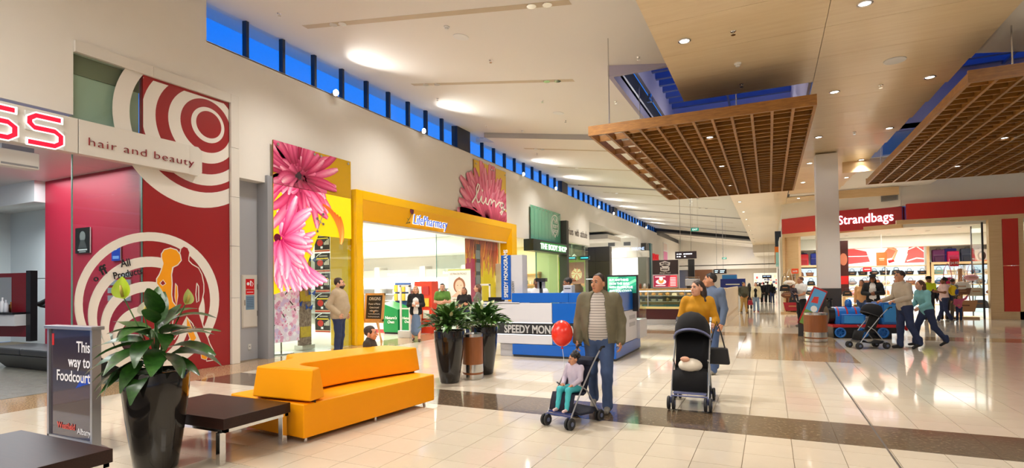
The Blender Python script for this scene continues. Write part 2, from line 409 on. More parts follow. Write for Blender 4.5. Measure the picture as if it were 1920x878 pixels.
# ---- left wall
wl = MB()
T = WX-.28
def lw(y0, y1, z0, z1): wl.box(T, y0, z0, WX, y1, z1)
lw(-6, 7.22, 5.72, 7.7); lw(7.22, 56.2, 5.72, 6.68); lw(-6, 4.88, 4.5, 5.72)
lw(7.92, 8.75, 4.0, 5.72); lw(8.75, 11.42, 4.0, 5.72); lw(11.42, 21.79, 4.2, 5.72); lw(21.79, 28.3, 3.75, 5.72); lw(28.3, 33.1, 3.98, 5.72)
lw(33.1, 47.4, 5.6, 5.72); lw(47.4, 56.2, 0, 5.72)
wall_left = struct('wall_left', wl, WHITEWALL)
# dark posts between window bays
POST = mat('window_post', (.012, .016, .03), .35)
NAVY = mat('mullion_navy', (.010, .022, .055), .4)
bays = [(7.22, 17.15), (18.1, 28.35), (29.3, 39.5), (40.5, 50.7), (51.7, 56.2)]
for i, (a, b) in enumerate(bays):
    w = thing('window_%d' % (i+1), 'strip of clerestory windows under the sloping ceiling, bay %s' % ('nearest the camera', 'above the gold flower panel', 'above the long sign wall', 'above the recessed shop front', 'at the far end')[i], None, (WX, a, 0), kind='structure')
    n = max(1, round((b-a)/.983)); st = (b-a)/n
    for k in range(n):
        obj('pane', MB().box(-.115, k*st+.03, 6.69, -.105, (k+1)*st-.03, 7.62), GLASSB, w)
        if k: obj('mullion', MB().box(-.16, k*st-.035, 6.68, -.03, k*st+.035, 7.62), NAVY, w)
    obj('sill', MB().box(-.2, 0, 6.66, -.0, b-a, 6.69), WHITEWALL, w)
for a, b in ((17.15, 18.1), (28.35, 29.3), (39.5, 40.5), (50.7, 51.7)):
    struct('pillar', MB().box(WX-.3, a, 6.68, WX-.05, b, 7.62), POST)
struct('roof', MB().add([(WX-.3, -6, 7.60), (WX-1.0, -6, 7.705), (WX-1.0, 58, 7.705), (WX-.3, 58, 7.60), (WX-.3, -6, 7.8), (WX-1.0, -6, 7.9), (WX-1.0, 58, 7.9), (WX-.3, 58, 7.8)],
       [(0, 1, 2, 3), (7, 6, 5, 4), (0, 4, 5, 1), (1, 5, 6, 2), (2, 6, 7, 3), (3, 7, 4, 0)]), WHITE)['label'] = 'roof overhang outside the high windows'

def spot(name, parent, loc, energy, rot, size=R(120), blend=.8, col=WARM, rad=.06):
    l = bpy.data.lights.new(name, 'SPOT'); l.energy = energy; l.color = col; l.spot_size = size; l.spot_blend = blend; l.shadow_soft_size = rad
    o = bpy.data.objects.new(name, l); o.location = loc; o.rotation_euler = rot; o.parent = parent; COL.objects.link(o); return o
# ---- sloping plaster ceiling in bays
zc = lambda x, off=0: 7.52-.15*(x-WX)-off
ceiling = thing('ceiling', 'white sloping plaster ceiling stepped in bays', None, (0, 0, 0), kind='structure')
def slope_slab(name, x0, x1, y0, y1, off=0., th=.16, m=CEILW):
    v = [(x0, y0, zc(x0, off)), (x1, y0, zc(x1, off)), (x1, y1, zc(x1, off)), (x0, y1, zc(x0, off))]
    v += [(a, b, c+th) for a, b, c in v]
    return obj(name, MB().add(v, [(0, 3, 2, 1), (4, 5, 6, 7), (0, 1, 5, 4), (1, 2, 6, 5), (2, 3, 7, 6), (3, 0, 4, 7)]), m, ceiling)
XL = WX-.3
slope_slab('plaster_bay', XL, -3.05, -6, 18.15); slope_slab('plaster_bay', -3.05, 4.0, -6, 11.8)
slope_slab('plaster_bay', WX+.55, -3.05, 18.15, 20.5, .17); slope_slab('plaster_bay', XL, WX+.55, 18.15, 19.0, .0); slope_slab('plaster_bay', XL, WX+.55, 19.0, 20.5, .17)
slope_slab('plaster_bay', XL, -.9, 20.5, 29.4, .17); slope_slab('plaster_bay', XL, -.9, 29.4, 40.6, .23); slope_slab('plaster_bay', XL, -.9, 40.6, 51.7, .29)
slope_slab('plaster_bay', XL, -.9, 51.7, 56.2, .34); slope_slab('plaster_bay', XL, -.9, 58.6, 64, .5); slope_slab('plaster_bay', XL, -.9, 64, 71, .56)
BEAMG = mat('beam_grey', lin(176, 172, 168), .7)
for y0, off in ((18.13, .17), (29.35, .23), (40.55, .29), (51.65, .34)):
    slope_slab('beam', WX+.55, -1.5 if y0 > 19 else -3.05, y0, y0+.05, off+.012, .2, BEAMG)
DKB = mat('black_beam', (.012, .014, .02), .6)
slope_slab('black_bulkhead', XL, -.9, 56.2, 58.6, .62, .3, DKB)
slope_slab('roof_deck', XL, -.9, 56, 59, -.6, .1, DKB)
# pencil slots with recessed lamps
SLOT_SHADE = mat('slot_shade', lin(196, 180, 154), .7)  # strip laid on the ceiling; darker colour stands in for the groove's shade
def slot(y0, x0, x1, off, lamps, lab):
    t = thing('light_slot', lab, 'ceiling light', (x0, y0, zc(x0, off)), 0, 'ceiling light slots')
    o = obj('trim', MB().add([(0, 0, -.004), (x1-x0, 0, -.004-.15*(x1-x0)), (x1-x0, .17, -.004-.15*(x1-x0)), (0, .17, -.004), (0, 0, .01), (x1-x0, 0, .01-.15*(x1-x0)), (x1-x0, .17, .01-.15*(x1-x0)), (0, .17, .01)],
        [(0, 3, 2, 1), (4, 5, 6, 7), (0, 1, 5, 4), (1, 2, 6, 5), (2, 3, 7, 6), (3, 0, 4, 7)]), SLOT_SHADE, t)
    for x in lamps:
        dz = -.15*(x-x0)
        obj('lamp_rim', MB().lathe([(.085, 0), (.085, -.014), (.065, -.014)], 16, (x-x0, .085, dz-.004)), CHROME, t)
        obj('lamp', MB().lathe([(.064, -.012), (.0, -.012)], 16, (x-x0, .085, dz-.002)), LAMP, t)
        spot('slot_bulb', t, (x-x0, .085, dz-.05), 180 if x < -7 else 400, (0, 0, 0), R(130), .9, WARM, .07)
slot(8.62, -9.13, -2.98, 0, (-8.3, -8.05, -3.7, -3.4), 'long ceiling slot with lamp pairs nearest the camera')
slot(12.5, -9.06, -4.25, 0, (-8.61, -8.23, -4.96, -4.67), 'second long ceiling slot with lamp pairs, before the first beam')
slot(19.9, -8.9, -3.4, .17, (-8.4, -8.1, -4.2), 'ceiling slot with lamps just past the first grey beam')
slot(23.9, -8.9, -3.4, .17, (-8.88, -8.03, -4.6), 'ceiling slot with lamps in the middle of the second bay')
slot(31.5, -8.9, -2.4, .23, (-8.5, -8.1, -3.9, -3.5), 'first lamp slot of the third ceiling bay')
slot(36, -8.9, -2.4, .23, (-8.5, -8.1, -3.9, -3.5), 'second lamp slot of the third ceiling bay')
slot(44, -8.9, -2.4, .29, (-8.5, -8.1, -3.9, -3.5), 'first lamp slot of the fourth ceiling bay')
slot(48, -8.9, -2.4, .29, (-8.1, -3.9), 'second lamp slot of the fourth ceiling bay')
slot(61, -8.9, -2.4, .50, (-8.1, -5.5, -3.5), 'lamp slot beyond the black beam')
slot(67, -8.9, -2.4, .56, (-8.1, -5.5, -3.5), 'last lamp slot before the end wall')
# ceiling right of the plywood
ceil_r = obj('ceiling', MB().box(3.22, -6, 6.25, 15, 11.9, 6.4).box(3.22, 20.2, 6.25, 15, 27.6, 6.4).box(9.2, 11.9, 6.25, 15, 20.2, 6.4), CEILW); ceil_r['kind'] = 'structure'
# ---- flat plywood ceiling
ply = thing('ceiling', 'flat plywood ceiling of large panels with downlights', None, (0, 0, 5.4), kind='structure')
def panel(x0, x1, y0, y1, z=0.): obj('panel', MB().box(x0+.004, y0+.004, z, x1-.004, y1-.004, z+.05), PLY, ply)
yy = [11.76-1.235*k for k in range(12)]
for k in range(11):
    panel(-1.55, .83, yy[k+1], yy[k]); panel(.83, 3.22, yy[k+1], yy[k])
y = 11.76
while y < 26.5: panel(.83, 3.22-.035*(y-11), y, y+1.235); y += 1.235
y = 20.6
while y < 62:
    panel(-1.5, .8, y, y+2.4); 
    if y > 26.2: panel(.8, 2.2 if y < 30 else .9, y, y+2.4)
    y += 2.4
obj('backing', MB().box(-1.5, -4, .055, 3.2, 11.7, .09), DKB, ply)
obj('backing', MB().box(-1.45, 20.7, .055, .9, 64, .09), DKB, ply)
obj('backing', MB().box(.84, 11.7, .055, 2.6, 27, .09), DKB, ply)
obj('ceiling_infill', MB().box(.9, 20.3, .07, 6, 30.6, .12), CEILW, ply)
# skylight shafts above the timber grids
PURP = mat('shaft_paint', lin(176, 170, 190), .8)
SKYB = mat('louvre_blue', lin(92, 108, 160), .6)
def shaft(lab, x0, x1, y0, y1, z0, z1, face):
    s = thing('skylight', lab, None, (x0, y0, z0), kind='structure'); w, d, h = x1-x0, y1-y0, z1-z0
    obj('shaft_wall', MB().box(-.1, 0, 0, 0, d, .32), PURP, s); obj('dark_opening', MB().box(-.5, 0, .32, -.12, d, 1.0), DKB, s)
    obj('shaft_wall', MB().box(-.1, 0, 1.0, 0, d, h), PURP, s)
    obj('shaft_wall', MB().box(w, -.1, -.74, w+.06, d+.1, h), PURP, s);
    lf = obj('shaft_lamp', MB().box(-.0, d*.42, .55, .16, d*.42+.12, .66).tube([(.08, d*.42+.06, .66), (.08, d*.42+.06, .78)], .05, 8), CHROME, s); [spot('shaft_fill', s, (w*.5, d*f_, .5), 60, (0, R(a_), 0), R(150), 1., WARM, .1) for f_ in (.25, .7) for a_ in (80, -80)]  # spots added in mid-shaft to light the walls, apart from the small fixture
    obj('shaft_wall', MB().box(-.1, d, 0, w+.1, d+.1, h), PURP, s); obj('shaft_wall', MB().box(-.1, -.1, 0, w+.1, 0, h), PURP, s)
    obj('glazing', MB().box(0, 0, h, w, d, h+.02), GLASSB, s)
    for k in range(int(d/.62)+1):
        obj('rafter', MB().box(0, .1+.62*k, h-.22, w, .24+.62*k, h-.02), SKYB, s)
    obj('purlin', MB().box(w*.5-.03, 0, h-.3, w*.5+.03, d, h-.23), SKYB, s)
    return s
shaft('roof skylight seen above the left timber grid', -3.05, .77, 11.8, 20.5, 6.2, 8.1, 1)
shaft('roof skylight seen above the right timber grid', 3.3, 9.2, 11.9, 20.2, 6.2, 8.1, -1)
struct('wall_upstand', MB().box(-1.5, 20.5, 5.455, .84, 20.6, 6.3).box(.85, 20.3, 5.52, 3.3, 20.36, 6.3), WHITEWALL)
# ---- column
column = thing('pillar', 'square white column with dark base beside the toy train ride', None, (1.31, 18.4, 0), kind='structure')
obj('shaft', MB().box(0, 0, 1.36, .58, .58, 5.36), WHITEWALL, column, bevel=.01)
obj('base', MB().box(-.01, -.01, 0, .59, .59, 1.36), mat('column_base', lin(62, 58, 56), .4), column, bevel=.01)
# ---- right side walls
wr = MB()
wr.box(4.95, 27.25, 4.66, 16, 27.6, 6.4)
def diag(x0, y0, x1, y1, z0, z1, th=.25):
    d = Vector((x1-x0, y1-y0)); q = Vector((-d.y, d.x)).normalized()*th
    if q.y < 0: q = -q
    return [(x0, y0, z0), (x1, y1, z0), (x1+q.x, y1+q.y, z0), (x0+q.x, y0+q.y, z0), (x0, y0, z1), (x1, y1, z1), (x1+q.x, y1+q.y, z1), (x0+q.x, y0+q.y, z1)], [(0, 3, 2, 1), (4, 5, 6, 7), (0, 1, 5, 4), (1, 2, 6, 5), (2, 3, 7, 6), (3, 0, 4, 7)]
wr.add(*diag(.62, 30.0, 5.0, 27.2, 4.66, 5.44))
wr.box(15.6, -6, 0, 16, 35, 6.6); wr.box(.9, 60, 0, 1.2, 80, 5.5)
struct('wall_right', wr, WHITEWALL)
struct('trim_1', MB().box(2.2, 20.25, 5.05, 6.2, 20.33, 5.44).box(2.4, 26.9, 5.1, 4.9, 27.0, 5.44), MAPLE)['label'] = 'plywood fascia strip under the timber grid'
# ---- far end
GBACK = mat('far_wall_grey', lin(172, 162, 146), .8)
struct('wall_back', MB().box(-12, 71, 3.15, 2.2, 71.3, 7.0), WHITEWALL)
struct('wall_far', MB().box(-12, 80, 0, 6, 80.3, 4.2), GBACK)
struct('ceiling', MB().box(-12, 71, 3.6, 6, 80, 3.7).box(-1.5, 62, 4.6, 1.0, 71, 4.65).box(-1.5, 61.9, 4.6, 1.0, 62, 5.44), OFFW)
struct('wall_front', MB().box(-18, -6.3, 0, 16, -6, 7.6), WHITEWALL)
# ---- recess soffit and its back walls
struct('ceiling', MB().box(-17, 33.1, 5.55, WX, 47.4, 5.6), WHITEWALL)
struct('wall_recess', MB().box(-17, 47.2, 0, WX, 47.4, 5.6).box(-17.2, 33, 0, -17, 47.4, 5.6), WHITEWALL)

ORD = ['first', 'second', 'third', 'fourth', 'fifth', 'sixth', 'seventh', 'eighth', 'ninth', 'tenth', 'eleventh', 'twelfth']
# ---- lamps that are things
rim_me = mesh_of(MB().lathe([(.10, 0), (.10, -.012), (.078, -.016), (.074, .03)], 20), 'rim', CHROME, True)
bulb_me = mesh_of(MB().lathe([(.074, -.004), (0, -.004)], 20), 'lamp', LAMP)
def downlight(x, y, z, lab, power=55, r=1.):
    t = thing('downlight', lab, 'downlight', (x, y, z), 0, 'recessed ceiling downlights'); t.scale = (r, r, 1)
    obj('rim', rim_me, None, t); obj('lamp', bulb_me, None, t)
    if power: spot('downlight_bulb', t, (0, 0, -.05), power, (0, 0, 0), R(100), .9)
DL = [(-1.13, 8.78), (1.26, 8.73), (2.8, 12.5), (1.26, 12.57), (2.79, 16.24), (1.25, 16.35), (1.25, 19.85), (2.7, 20.1), (1.25, 23.6), (2.65, 23.3), (1.28, 28.0)]
DLn = ['by the front left corner of the plywood ceiling', 'at the top edge of the view on the plywood', 'right of the round speaker on the plywood', 'in the plywood above the right grid corner', 'beside the edge of the right timber grid', 'above the column, left of the right grid', 'just left of the white column head', 'right of the white column head', 'left of the column, second from its head', 'right of the column, second from its head', 'third left of the column']
for (x, y), s in zip(DL, DLn): downlight(x, y, 5.398, 'round recessed downlight '+s, 170)
for i, y in enumerate((27.8, 31.9, 35.9, 39.9, 44, 48.1, 52.4, 56.5, 60.4)):
    downlight(-1.2, y, 5.398, '%s round downlight in the far corridor row, counted going away' % ORD[i], 200 if i % 2 == 0 else 0)
for i, (x, y) in enumerate(((-1.04, 11.65), (-1.04, 14.71), (-1.03, 17.78), (4.54, 14.72), (4.52, 17.81))):
    downlight(x, y, 4.56, ('front spot inside the left timber grid', 'middle spot inside the left timber grid', 'rear spot inside the left timber grid', 'front spot inside the right timber grid', 'rear spot inside the right timber grid')[i], 45, .8)
for i, y in enumerate((10.73, 14.72, 22.68, 26.88, 34.9, 38.7, 46.6, 50.2)):
    t = thing('floodlight', '%s bright floodlight on the clerestory sill, counted from the near end' % ORD[i], 'floodlight', (WX+.13, y, 6.685), 0, 'floodlights along the clerestory sill')
    obj('housing', MB().tube([(-.1, 0, .0), (0, 0, .0)], [.06, .09], 14).box(-.12, -.03, -.02, .0, .03, 0), CHROME, t)
    obj('lamp', MB().ell((.02, 0, .02), (.045, .075, .075), 14, 8), mat('flood_glow', (1, 1, 1), .5, emit=30, ecol=(1, .97, .9)), t)
    spot('floodlight_bulb', t, (.14, 0, .06), 170, (0, R(-(90+13)), 0), R(92), 1.0, (1, .97, .92), .08)
spr_me = mesh_of(MB().tube([(0, 0, 0), (0, 0, -.05)], .012, 6).lathe([(.035, -.05), (.035, -.056), (0, -.056)], 8).lathe([(.045, 0), (.03, -.012), (0, -.012)], 10), 'sprinkler', CHROME)
SP = [(-9.14, 8.03, 0, 0), (-5.76, 11.08, 0, 0), (-2.38, 11.3, 0, 0), (-5.74, 14.2, 0, 0), (-3.66, 14.37, 0, 0), (-9.09, 17.08, 0, 0), (-5.8, 16.3, 0, 0), (-9.07, 13.88, 0, 0), (-8.72, 20.9, 1, 0), (-.42, 8.8, 0, 5.4), (-.41, 11.24, 0, 5.4), (2.04, 12.58, 0, 5.4), (2.05, 16.27, 0, 5.4)]
for i, (x, y, b, z) in enumerate(SP):
    o = obj('sprinkler', spr_me, None, None, loc=(x, y, z or zc(x, .17*b)))
    tag(o, 'small sprinkler head '+('by the first window of the sloping ceiling', 'in the sloping ceiling past the round speaker', 'on the white ceiling left of the plywood edge', 'in the sloping ceiling beyond the second slot', 'left of the skylight in the white ceiling', 'close to the dark post between window bays', 'near the right end of the first grey beam', 'beside the second bright patch of ceiling', 'in the second ceiling bay near the windows', 'on the plywood nearest the top of the view', 'on the plywood just before the left grid', 'on the plywood beyond the round speaker', 'on the plywood left of the right grid')[i], 'sprinkler', 'ceiling sprinklers')
def speaker(x, y, z, lab, tilt=0.):
    t = thing('ceiling_speaker', lab, 'speaker', (x, y, z)); t.rotation_euler = (0, tilt, 0)
    obj('rim', MB().lathe([(.17, 0), (.165, -.012), (.15, -.014)], 28), WHITE, t); obj('grille', MB().lathe([(.152, -.01), (0, -.013)], 28), mat('grille', lin(186, 182, 176), .7), t)
speaker(-5.76, 9.74, zc(-5.76), 'round grey speaker in the white ceiling near the first slot', R(8.5)); speaker(2.04, 11.26, 5.398, 'round grey speaker in the plywood ceiling'); speaker(-5.72, 15.45, zc(-5.72), 'round speaker in the white ceiling before the first beam', R(8.5))
def detector(x, y, z, lab):
    t = thing('smoke_detector', lab, 'smoke detector', (x, y, z)); obj('base', MB().lathe([(.06, 0), (.06, -.02), (.045, -.03)], 18), WHITE, t); obj('sensor_cap', MB().lathe([(.04, -.03), (.04, -.055), (.025, -.065), (0, -.065)], 16), WHITE, t)
detector(-5.79, 9.23, zc(-5.79), 'white smoke detector beside the speaker on the sloping ceiling'); detector(-.42, 10.11, 5.398, 'white smoke detector in the plywood ceiling'); detector(-7.94, 17.7, zc(-7.94), 'white smoke detector close to the first grey beam')

# ---- hanging timber grids
def grid(lab, x0, x1, y0, y1, zb, nl, open_left, rods):
    t = thing('timber_grid', lab, 'ceiling grid', (x0, y0, zb)); w, d = x1-x0, y1-y0
    obj('frame_board', MB().box(0, 0, 0, w, .045, .185), TIMBER, t); obj('frame_board', MB().box(0, d-.045, 0, w, d, .185), TIMBER, t)
    st = (w-.045)/nl
    lme = mesh_of(MB().box(0, .045, 0, .045, d-.045, .15), 'long_slat', TIMBER)
    for k in range(nl+1): obj('long_slat', lme, None, t, loc=(k*st, 0, .0))
    n = int(d/.31); s0 = 2 if open_left else 0
    cme = mesh_of(MB().box(s0*st+.045, 0, .03, w-.045, .035, .16), 'cross_slat', TIMBER)
    for j in range(1, n): obj('cross_slat', cme, None, t, loc=(0, j*d/n, .0))
    if open_left:
        bme = mesh_of(MB().box(0, 0, .03, st-.045, .04, .15), 'block', TIMBER)
        for j in range(2, n, 4): obj('block', bme, None, t, loc=(.045, j*d/n, 0))
        for j in range(2, n, 2): obj('block', bme, None, t, loc=(st+.045, j*d/n, 0))
    obj('gap_sheet', MB().box(s0*st+.05, .3, .165, w-.05, d-.05, .175), mat('gap_dark', lin(70, 40, 18), .7), t)  # dark sheet added above the slats so the gaps look closed
    for x, y, h in rods: obj('hanger_rod', MB().tube([(x, y, .17), (x, y, h)], .011, 6), STEEL, t)
grid('left hanging timber grid of brown slats above the walkway', -3.15, .77, 10.17, 19.5, 4.5, 12, True, [(.4, .1, 1.9), (.4, 2.9, 1.88), (2.6, 2.0, 3.5), (.4, 6, 1.8), (3.7, 8.9, 1.2)])
grid('right hanging timber grid of brown slats cut by the picture edge', 2.72, 6.65, 10.1, 19.5, 4.5, 12, False, [(.7, .6, 3.4), (3, 5, 3.2), (.3, 8.8, 1.7)])
# ================================================================ LEFT FACADE
Q90 = R(90)     # local x runs along the mall, local -y looks out into it
WHT = lin(236, 230, 220); PINK = lin(226, 40, 104); PDK = lin(120, 8, 44); PLT = lin(255, 196, 214); YLW = lin(250, 196, 10); BLK = lin(24, 6, 12)
# ---- salon
SRED = lin(150, 27, 31); SORG = lin(244, 160, 10)
sf = thing('shopfront_frame', 'white panelled frame round the red salon front', 'shopfront', (WX, 4.88, 0), Q90)
for z0, z1 in ((0, 1.4), (1.4, 2.5), (2.5, 3.55), (3.55, 4.6), (4.6, 5.74)): obj('panel', MB().box(2.85, -.06, z0+.004, 3.04, .25, z1-.004), OFFW, sf)
for a, b in ((0, 1.25), (1.25, 2.85)): obj('panel', MB().box(a+.003, -.06, 5.55, b-.003, .25, 5.74), OFFW, sf)
rp = thing('graphic_wall', 'dark red salon wall with white rings and dancing couple graphic', 'wall panel', (WX, 5.98, 0), Q90)
obj('panel', MB().box(0, .0, 0.0, 1.74, .12, 5.55), mat('salon_panel_red', SRED, .35), rp)
A = Art((.0, .0, 1.74, 5.5))      # x measured from Y=5.98
ox = 5.98
def rings(A, clip_only_white=False):
    # upper target, circles tangent towards the upper right
    col = [SRED, WHT]
    for i, e in enumerate((1.80, 1.48, 1.33, 1.09, .86, .63, .42, .32)):
        r = e*.86; A.disc(7.34-ox-.14*e, 5.02-.10*e, r, WHT if i % 2 == 0 else SRED, 64)
def lower(A):
    for cyy, czz, r, w, sx_, sz_ in ((6.19, 1.38, 1.285, .155, -.045, -.01), (6.13, 1.18, 1.03, .145, -.02, -.045), (6.06, .98, .77, .14, -.02, -.05), (5.98, .80, .5, .12, -.01, -.05)):
        A.ring(cyy-ox, czz, r, w, WHT, 0, 360, 64, (sx_, sz_))
for i, e in enumerate((1.80, 1.48, 1.33, 1.09, .86, .63, .42, .32)):
    A.disc(7.32-ox-.17*e, 5.0-.12*e, e*.86, WHT if i % 2 == 0 else SRED, 64)
A.rect(0, 0, 1.74, 3.0, SRED)
A.disc(7.32-ox-.17*1.8, 5.0-.12*1.8, 1.8*.86, WHT, 64).disc(7.32-ox-.17*1.48, 5.0-.12*1.48, 1.48*.86, SRED, 64)
for i, e in enumerate((1.33, 1.09, .86, .63, .42, .32)): A.disc(7.32-ox-.17*e, 5.0-.12*e, e*.86, WHT if i % 2 == 0 else SRED, 64)
A.rect(0, 0, .01, .01, SRED); lower(A)
def fig(pts, d=0): return [(p[0]-ox, p[1]) for p in pts]
womn = [(6.33, 2.09), (6.3, 2.19), (6.3, 2.27), (6.35, 2.35), (6.47, 2.39), (6.59, 2.36), (6.66, 2.27), (6.68, 2.16), (6.61, 2.07), (6.51, 2.02), (6.49, 1.88), (6.5, 1.71), (6.49, 1.5), (6.51, 1.37), (6.58, 1.27), (6.51, 1.12), (6.43, .98), (6.33, .91), (6.22, .97), (6.19, 1.12), (6.19, 1.28), (6.22, 1.46), (6.29, 1.6), (6.21, 1.71), (6.21, 1.8), (6.26, 1.88), (6.3, 1.98)]
man = [(6.66, 2.14), (6.65, 2.3), (6.67, 2.39), (6.73, 2.44), (6.81, 2.41), (6.85, 2.32), (6.83, 2.21), (6.83, 2.16), (6.9, 2.09), (7.03, 2.02), (7.1, 1.89), (7.14, 1.7), (7.14, 1.54), (7.1, 1.36), (7.04, 1.21), (7.05, 1.09), (7.1, .93), (7.16, .74), (7.23, .59), (7.26, .49), (7.34, .34), (7.36, .21), (7.33, .14), (7.19, .14), (7.2, .21), (7.13, .39), (7.02, .64), (6.9, .92), (6.78, 1.06), (6.73, .96), (6.63, .76), (6.54, .64), (6.47, .72), (6.51, .97), (6.56, 1.22), (6.51, 1.37), (6.49, 1.5), (6.5, 1.71), (6.49, 1.88), (6.52, 2.02), (6.61, 2.07)]
def outline(pts, w, c): A.stroke(fig(pts+[pts[0]]), w, c)
A.poly(fig(man), SRED); outline(man, .02, WHT); A.poly(fig(womn), SORG); outline(womn, .02, WHT)
A.poly(fig([(6.27, 1.72), (6.33, 1.78), (6.38, 1.71), (6.32, 1.67)]), SRED); A.stroke(fig([(6.27, 1.72), (6.33, 1.78), (6.38, 1.71), (6.32, 1.67), (6.27, 1.72)]), .014, WHT)
A.stroke(fig([(6.99, 1.72), (7.03, 1.65), (7.03, 1.36), (6.99, 1.33), (6.97, 1.49), (6.99, 1.72)]), .02, WHT)
A.poly(fig([(6.56, 1.72), (6.6, 1.66), (6.61, 1.48), (6.58, 1.26), (6.55, 1.45)]), SORG); A.stroke(fig([(6.56, 1.72), (6.6, 1.66), (6.61, 1.48), (6.58, 1.26), (6.55, 1.45), (6.56, 1.72)]), .012, WHT)
for L_ in ([(6.78, 1.07), (6.84, .95), (6.98, .63), (6.93, .57), (6.86, .59), (6.78, .8)], [(7.06, .4), (7.15, .31), (7.21, .21), (7.17, .17), (7.08, .21)]): A.poly(fig(L_), SORG); A.stroke(fig(L_+[L_[0]]), .012, WHT)
A.build('graphic_print', INK, rp)
# glazing left of the red wall, with the vinyl rings running over it
sg = thing('glass_pane', 'clear salon shop window carrying part of the white ring graphic', 'shop window', (WX-.02, 4.88, 0), Q90)
obj('glass_sheet', MB().box(0, 0, .0, 1.09, .012, 3.86), GLASS, sg)
obj('edge', MB().box(-.012, -.004, 0, 0.004, .016, 3.86), mat('glass_edge', lin(96, 150, 138), .2), sg); obj('edge', MB().box(1.083, -.004, 0, 1.097, .016, 3.86), M_('glass_edge'), sg)
ox = 4.88; A = Art((.0, .03, 1.09, 3.3)); lower(A); A.build('ring_vinyl', mat('vinyl_white', WHT, .5), sg)
INKB = mat('vinyl_black', (.01, .01, .012), .5)
text('lettering', 'All', .19, INKB, sg, 5.68-ox, -.04, 2.02, ext=.002, sx=.8, roll=R(-12), bold=.003); text('lettering', 'Products', .17, INKB, sg, 5.72-ox, -.04, 1.84, ext=.002, sx=.8, roll=R(-12), bold=.003)
text('lettering', 'ff', .22, INKB, sg, 5.34-ox, -.04, 1.88, ext=.002, roll=R(-25), bold=.006); text('lettering', 'o', .15, INKB, sg, 5.22-ox, -.04, 1.76, ext=.002, roll=R(-30), bold=.004)
ug = thing('glass_pane', 'frosted green upper window above the salon fascia', 'shop window', (WX+.0, 4.88, 4.4), Q90)
obj('glass_sheet', MB().box(0, .02, 0, 1.09, .03, 1.15), GLASS, ug); obj('blind', MB().box(0, .12, 0, 1.09, .14, 1.15), mat('pale_green', lin(186, 196, 178), .7), ug)
obj('blind', MB().box(0, .10, .82, 1.09, .115, 1.15), mat('olive_band', lin(120, 118, 92), .7), ug)
ox = 4.88; A = Art((.0, .0, 1.09, 1.1))
e = 1.8; cx_, cz_ = 7.32-ox-.17*e, 5.0-.12*e-4.4; A.ring(cx_, cz_, e*.86, .25, WHT, 90, 270, 40, (0.03, 0.02)); A.build('ring_vinyl', M_('vinyl_white'), ug)
fa = thing('fascia_sign', 'long white salon fascia with glowing red letters and small lettering', 'shop sign', (WX+.16, 4.88, 3.84), Q90)
obj('board', MB().box(-5.0, 0, 0, -.006, .16, .57), OFFW, fa, bevel=.006); obj('board', MB().box(.006, 0, 0, 1.86, .16, .57), OFFW, fa, bevel=.006)
obj('end_board', MB().prism([(1.866, 0), (2.06, 0), (2.14, .08), (2.14, .5), (2.06, .57), (1.866, .57)], .02, .16, (0, 2, 1)), OFFW, fa)
text('lettering', 'hair and beauty', .2, mat('letter_red', lin(140, 30, 38), .4), fa, .12, -.004, .165, 'LEFT', ext=.014, sx=1.36, space=1.08, bold=-.0045)
S = [(.0, .0), (.34, .0), (.42, .06), (.42, .17), (.34, .23), (.08, .23), (.02, .29), (.02, .36), (.1, .42), (.42, .42)]
def sletter(x):
    t = obj('glow_letter', MB(), None, None) if 0 else None
    A = Art(); pts = [(x+p[0], .04+p[1]) for p in S]
    A.stroke([(x-.03, .04)]+pts[1:-1]+[(x+.45, .46)], .115, (1, 1, 1)); A.stroke(pts, .072, lin(226, 20, 52)); A.build('glow_letter', print_mat('sign_print_glow', .75), fa, (0, -.035, 0))
    obj('letter_body', MB().box(x-.03, -.03, .0, x+.46, 0, .06).box(x-.03, -.03, .22, x+.46, 0, .32).box(x-.03, -.03, .42, x+.46, 0, .51), WHITE, fa)
sletter(-.68); sletter(-1.26)
ac = thing('air_unit', 'small white box unit fixed under the salon fascia', 'wall unit', (WX-.12, 3.98, 3.52), Q90); obj('body', MB().box(0, 0, 0, .5, .2, .26), WHITE, ac, bevel=.012); obj('grille', MB().box(.02, -.006, .02, .48, 0, .05), GREY, ac); obj('bracket', MB().box(.05, .05, .26, .45, .12, .34), GREY, ac)
# salon room
struct('ceiling', MB().box(-22, -6, 4.1, WX-.3, 9, 4.2), WHITE)
struct('wall_salon', MB().box(-22.2, -6, 0, -22, 9, 4.1).box(-22, 8.7, 1.98, -14.6, 8.9, 4.1).box(-22, 8.7, 0, -19.3, 8.9, 2), mat('salon_white', lin(226, 232, 232), .6))
struct('wall_salon_red', MB().box(-14.87, 6.5, 0, WX-.3, 6.62, 4.1), mat('salon_red_wall', lin(172, 28, 56), .5))
struct('beam', MB().box(-22, 6.3, 3.62, -14.88, 6.6, 4.1), mat('salon_white', lin(226, 232, 232), .6))
struct('wall_salon_back', MB().box(-19.3, 9.4, 0, -14, 9.5, 2.6), mat('dark_brown_panel', lin(44, 22, 18), .4))
st = thing('styling_station', 'dark red mirror station at the left edge behind the bench', 'hair station', (-16.9, 6.6, 0)); st.rotation_euler = (0, 0, R(10))
obj('back_panel', MB().box(-1.2, 0, .5, .75, .08, 2.05), mat('station_red', lin(128, 16, 28), .35), st); obj('side_panel', MB().box(.75, -.05, .4, .9, .1, 2.1), BLACK, st)
obj('mirror', MB().box(-1.1, -.012, 1.1, .2, -.002, 1.95), mat('mirror', (.75, .78, .8), .03, 1.), st); obj('shelf', MB().box(-1.1, -.3, 1.06, .7, 0, 1.1), BLACK, st); obj('drawer', MB().box(-1.1, -.26, .78, .7, 0, 1.05), WHITE, st)
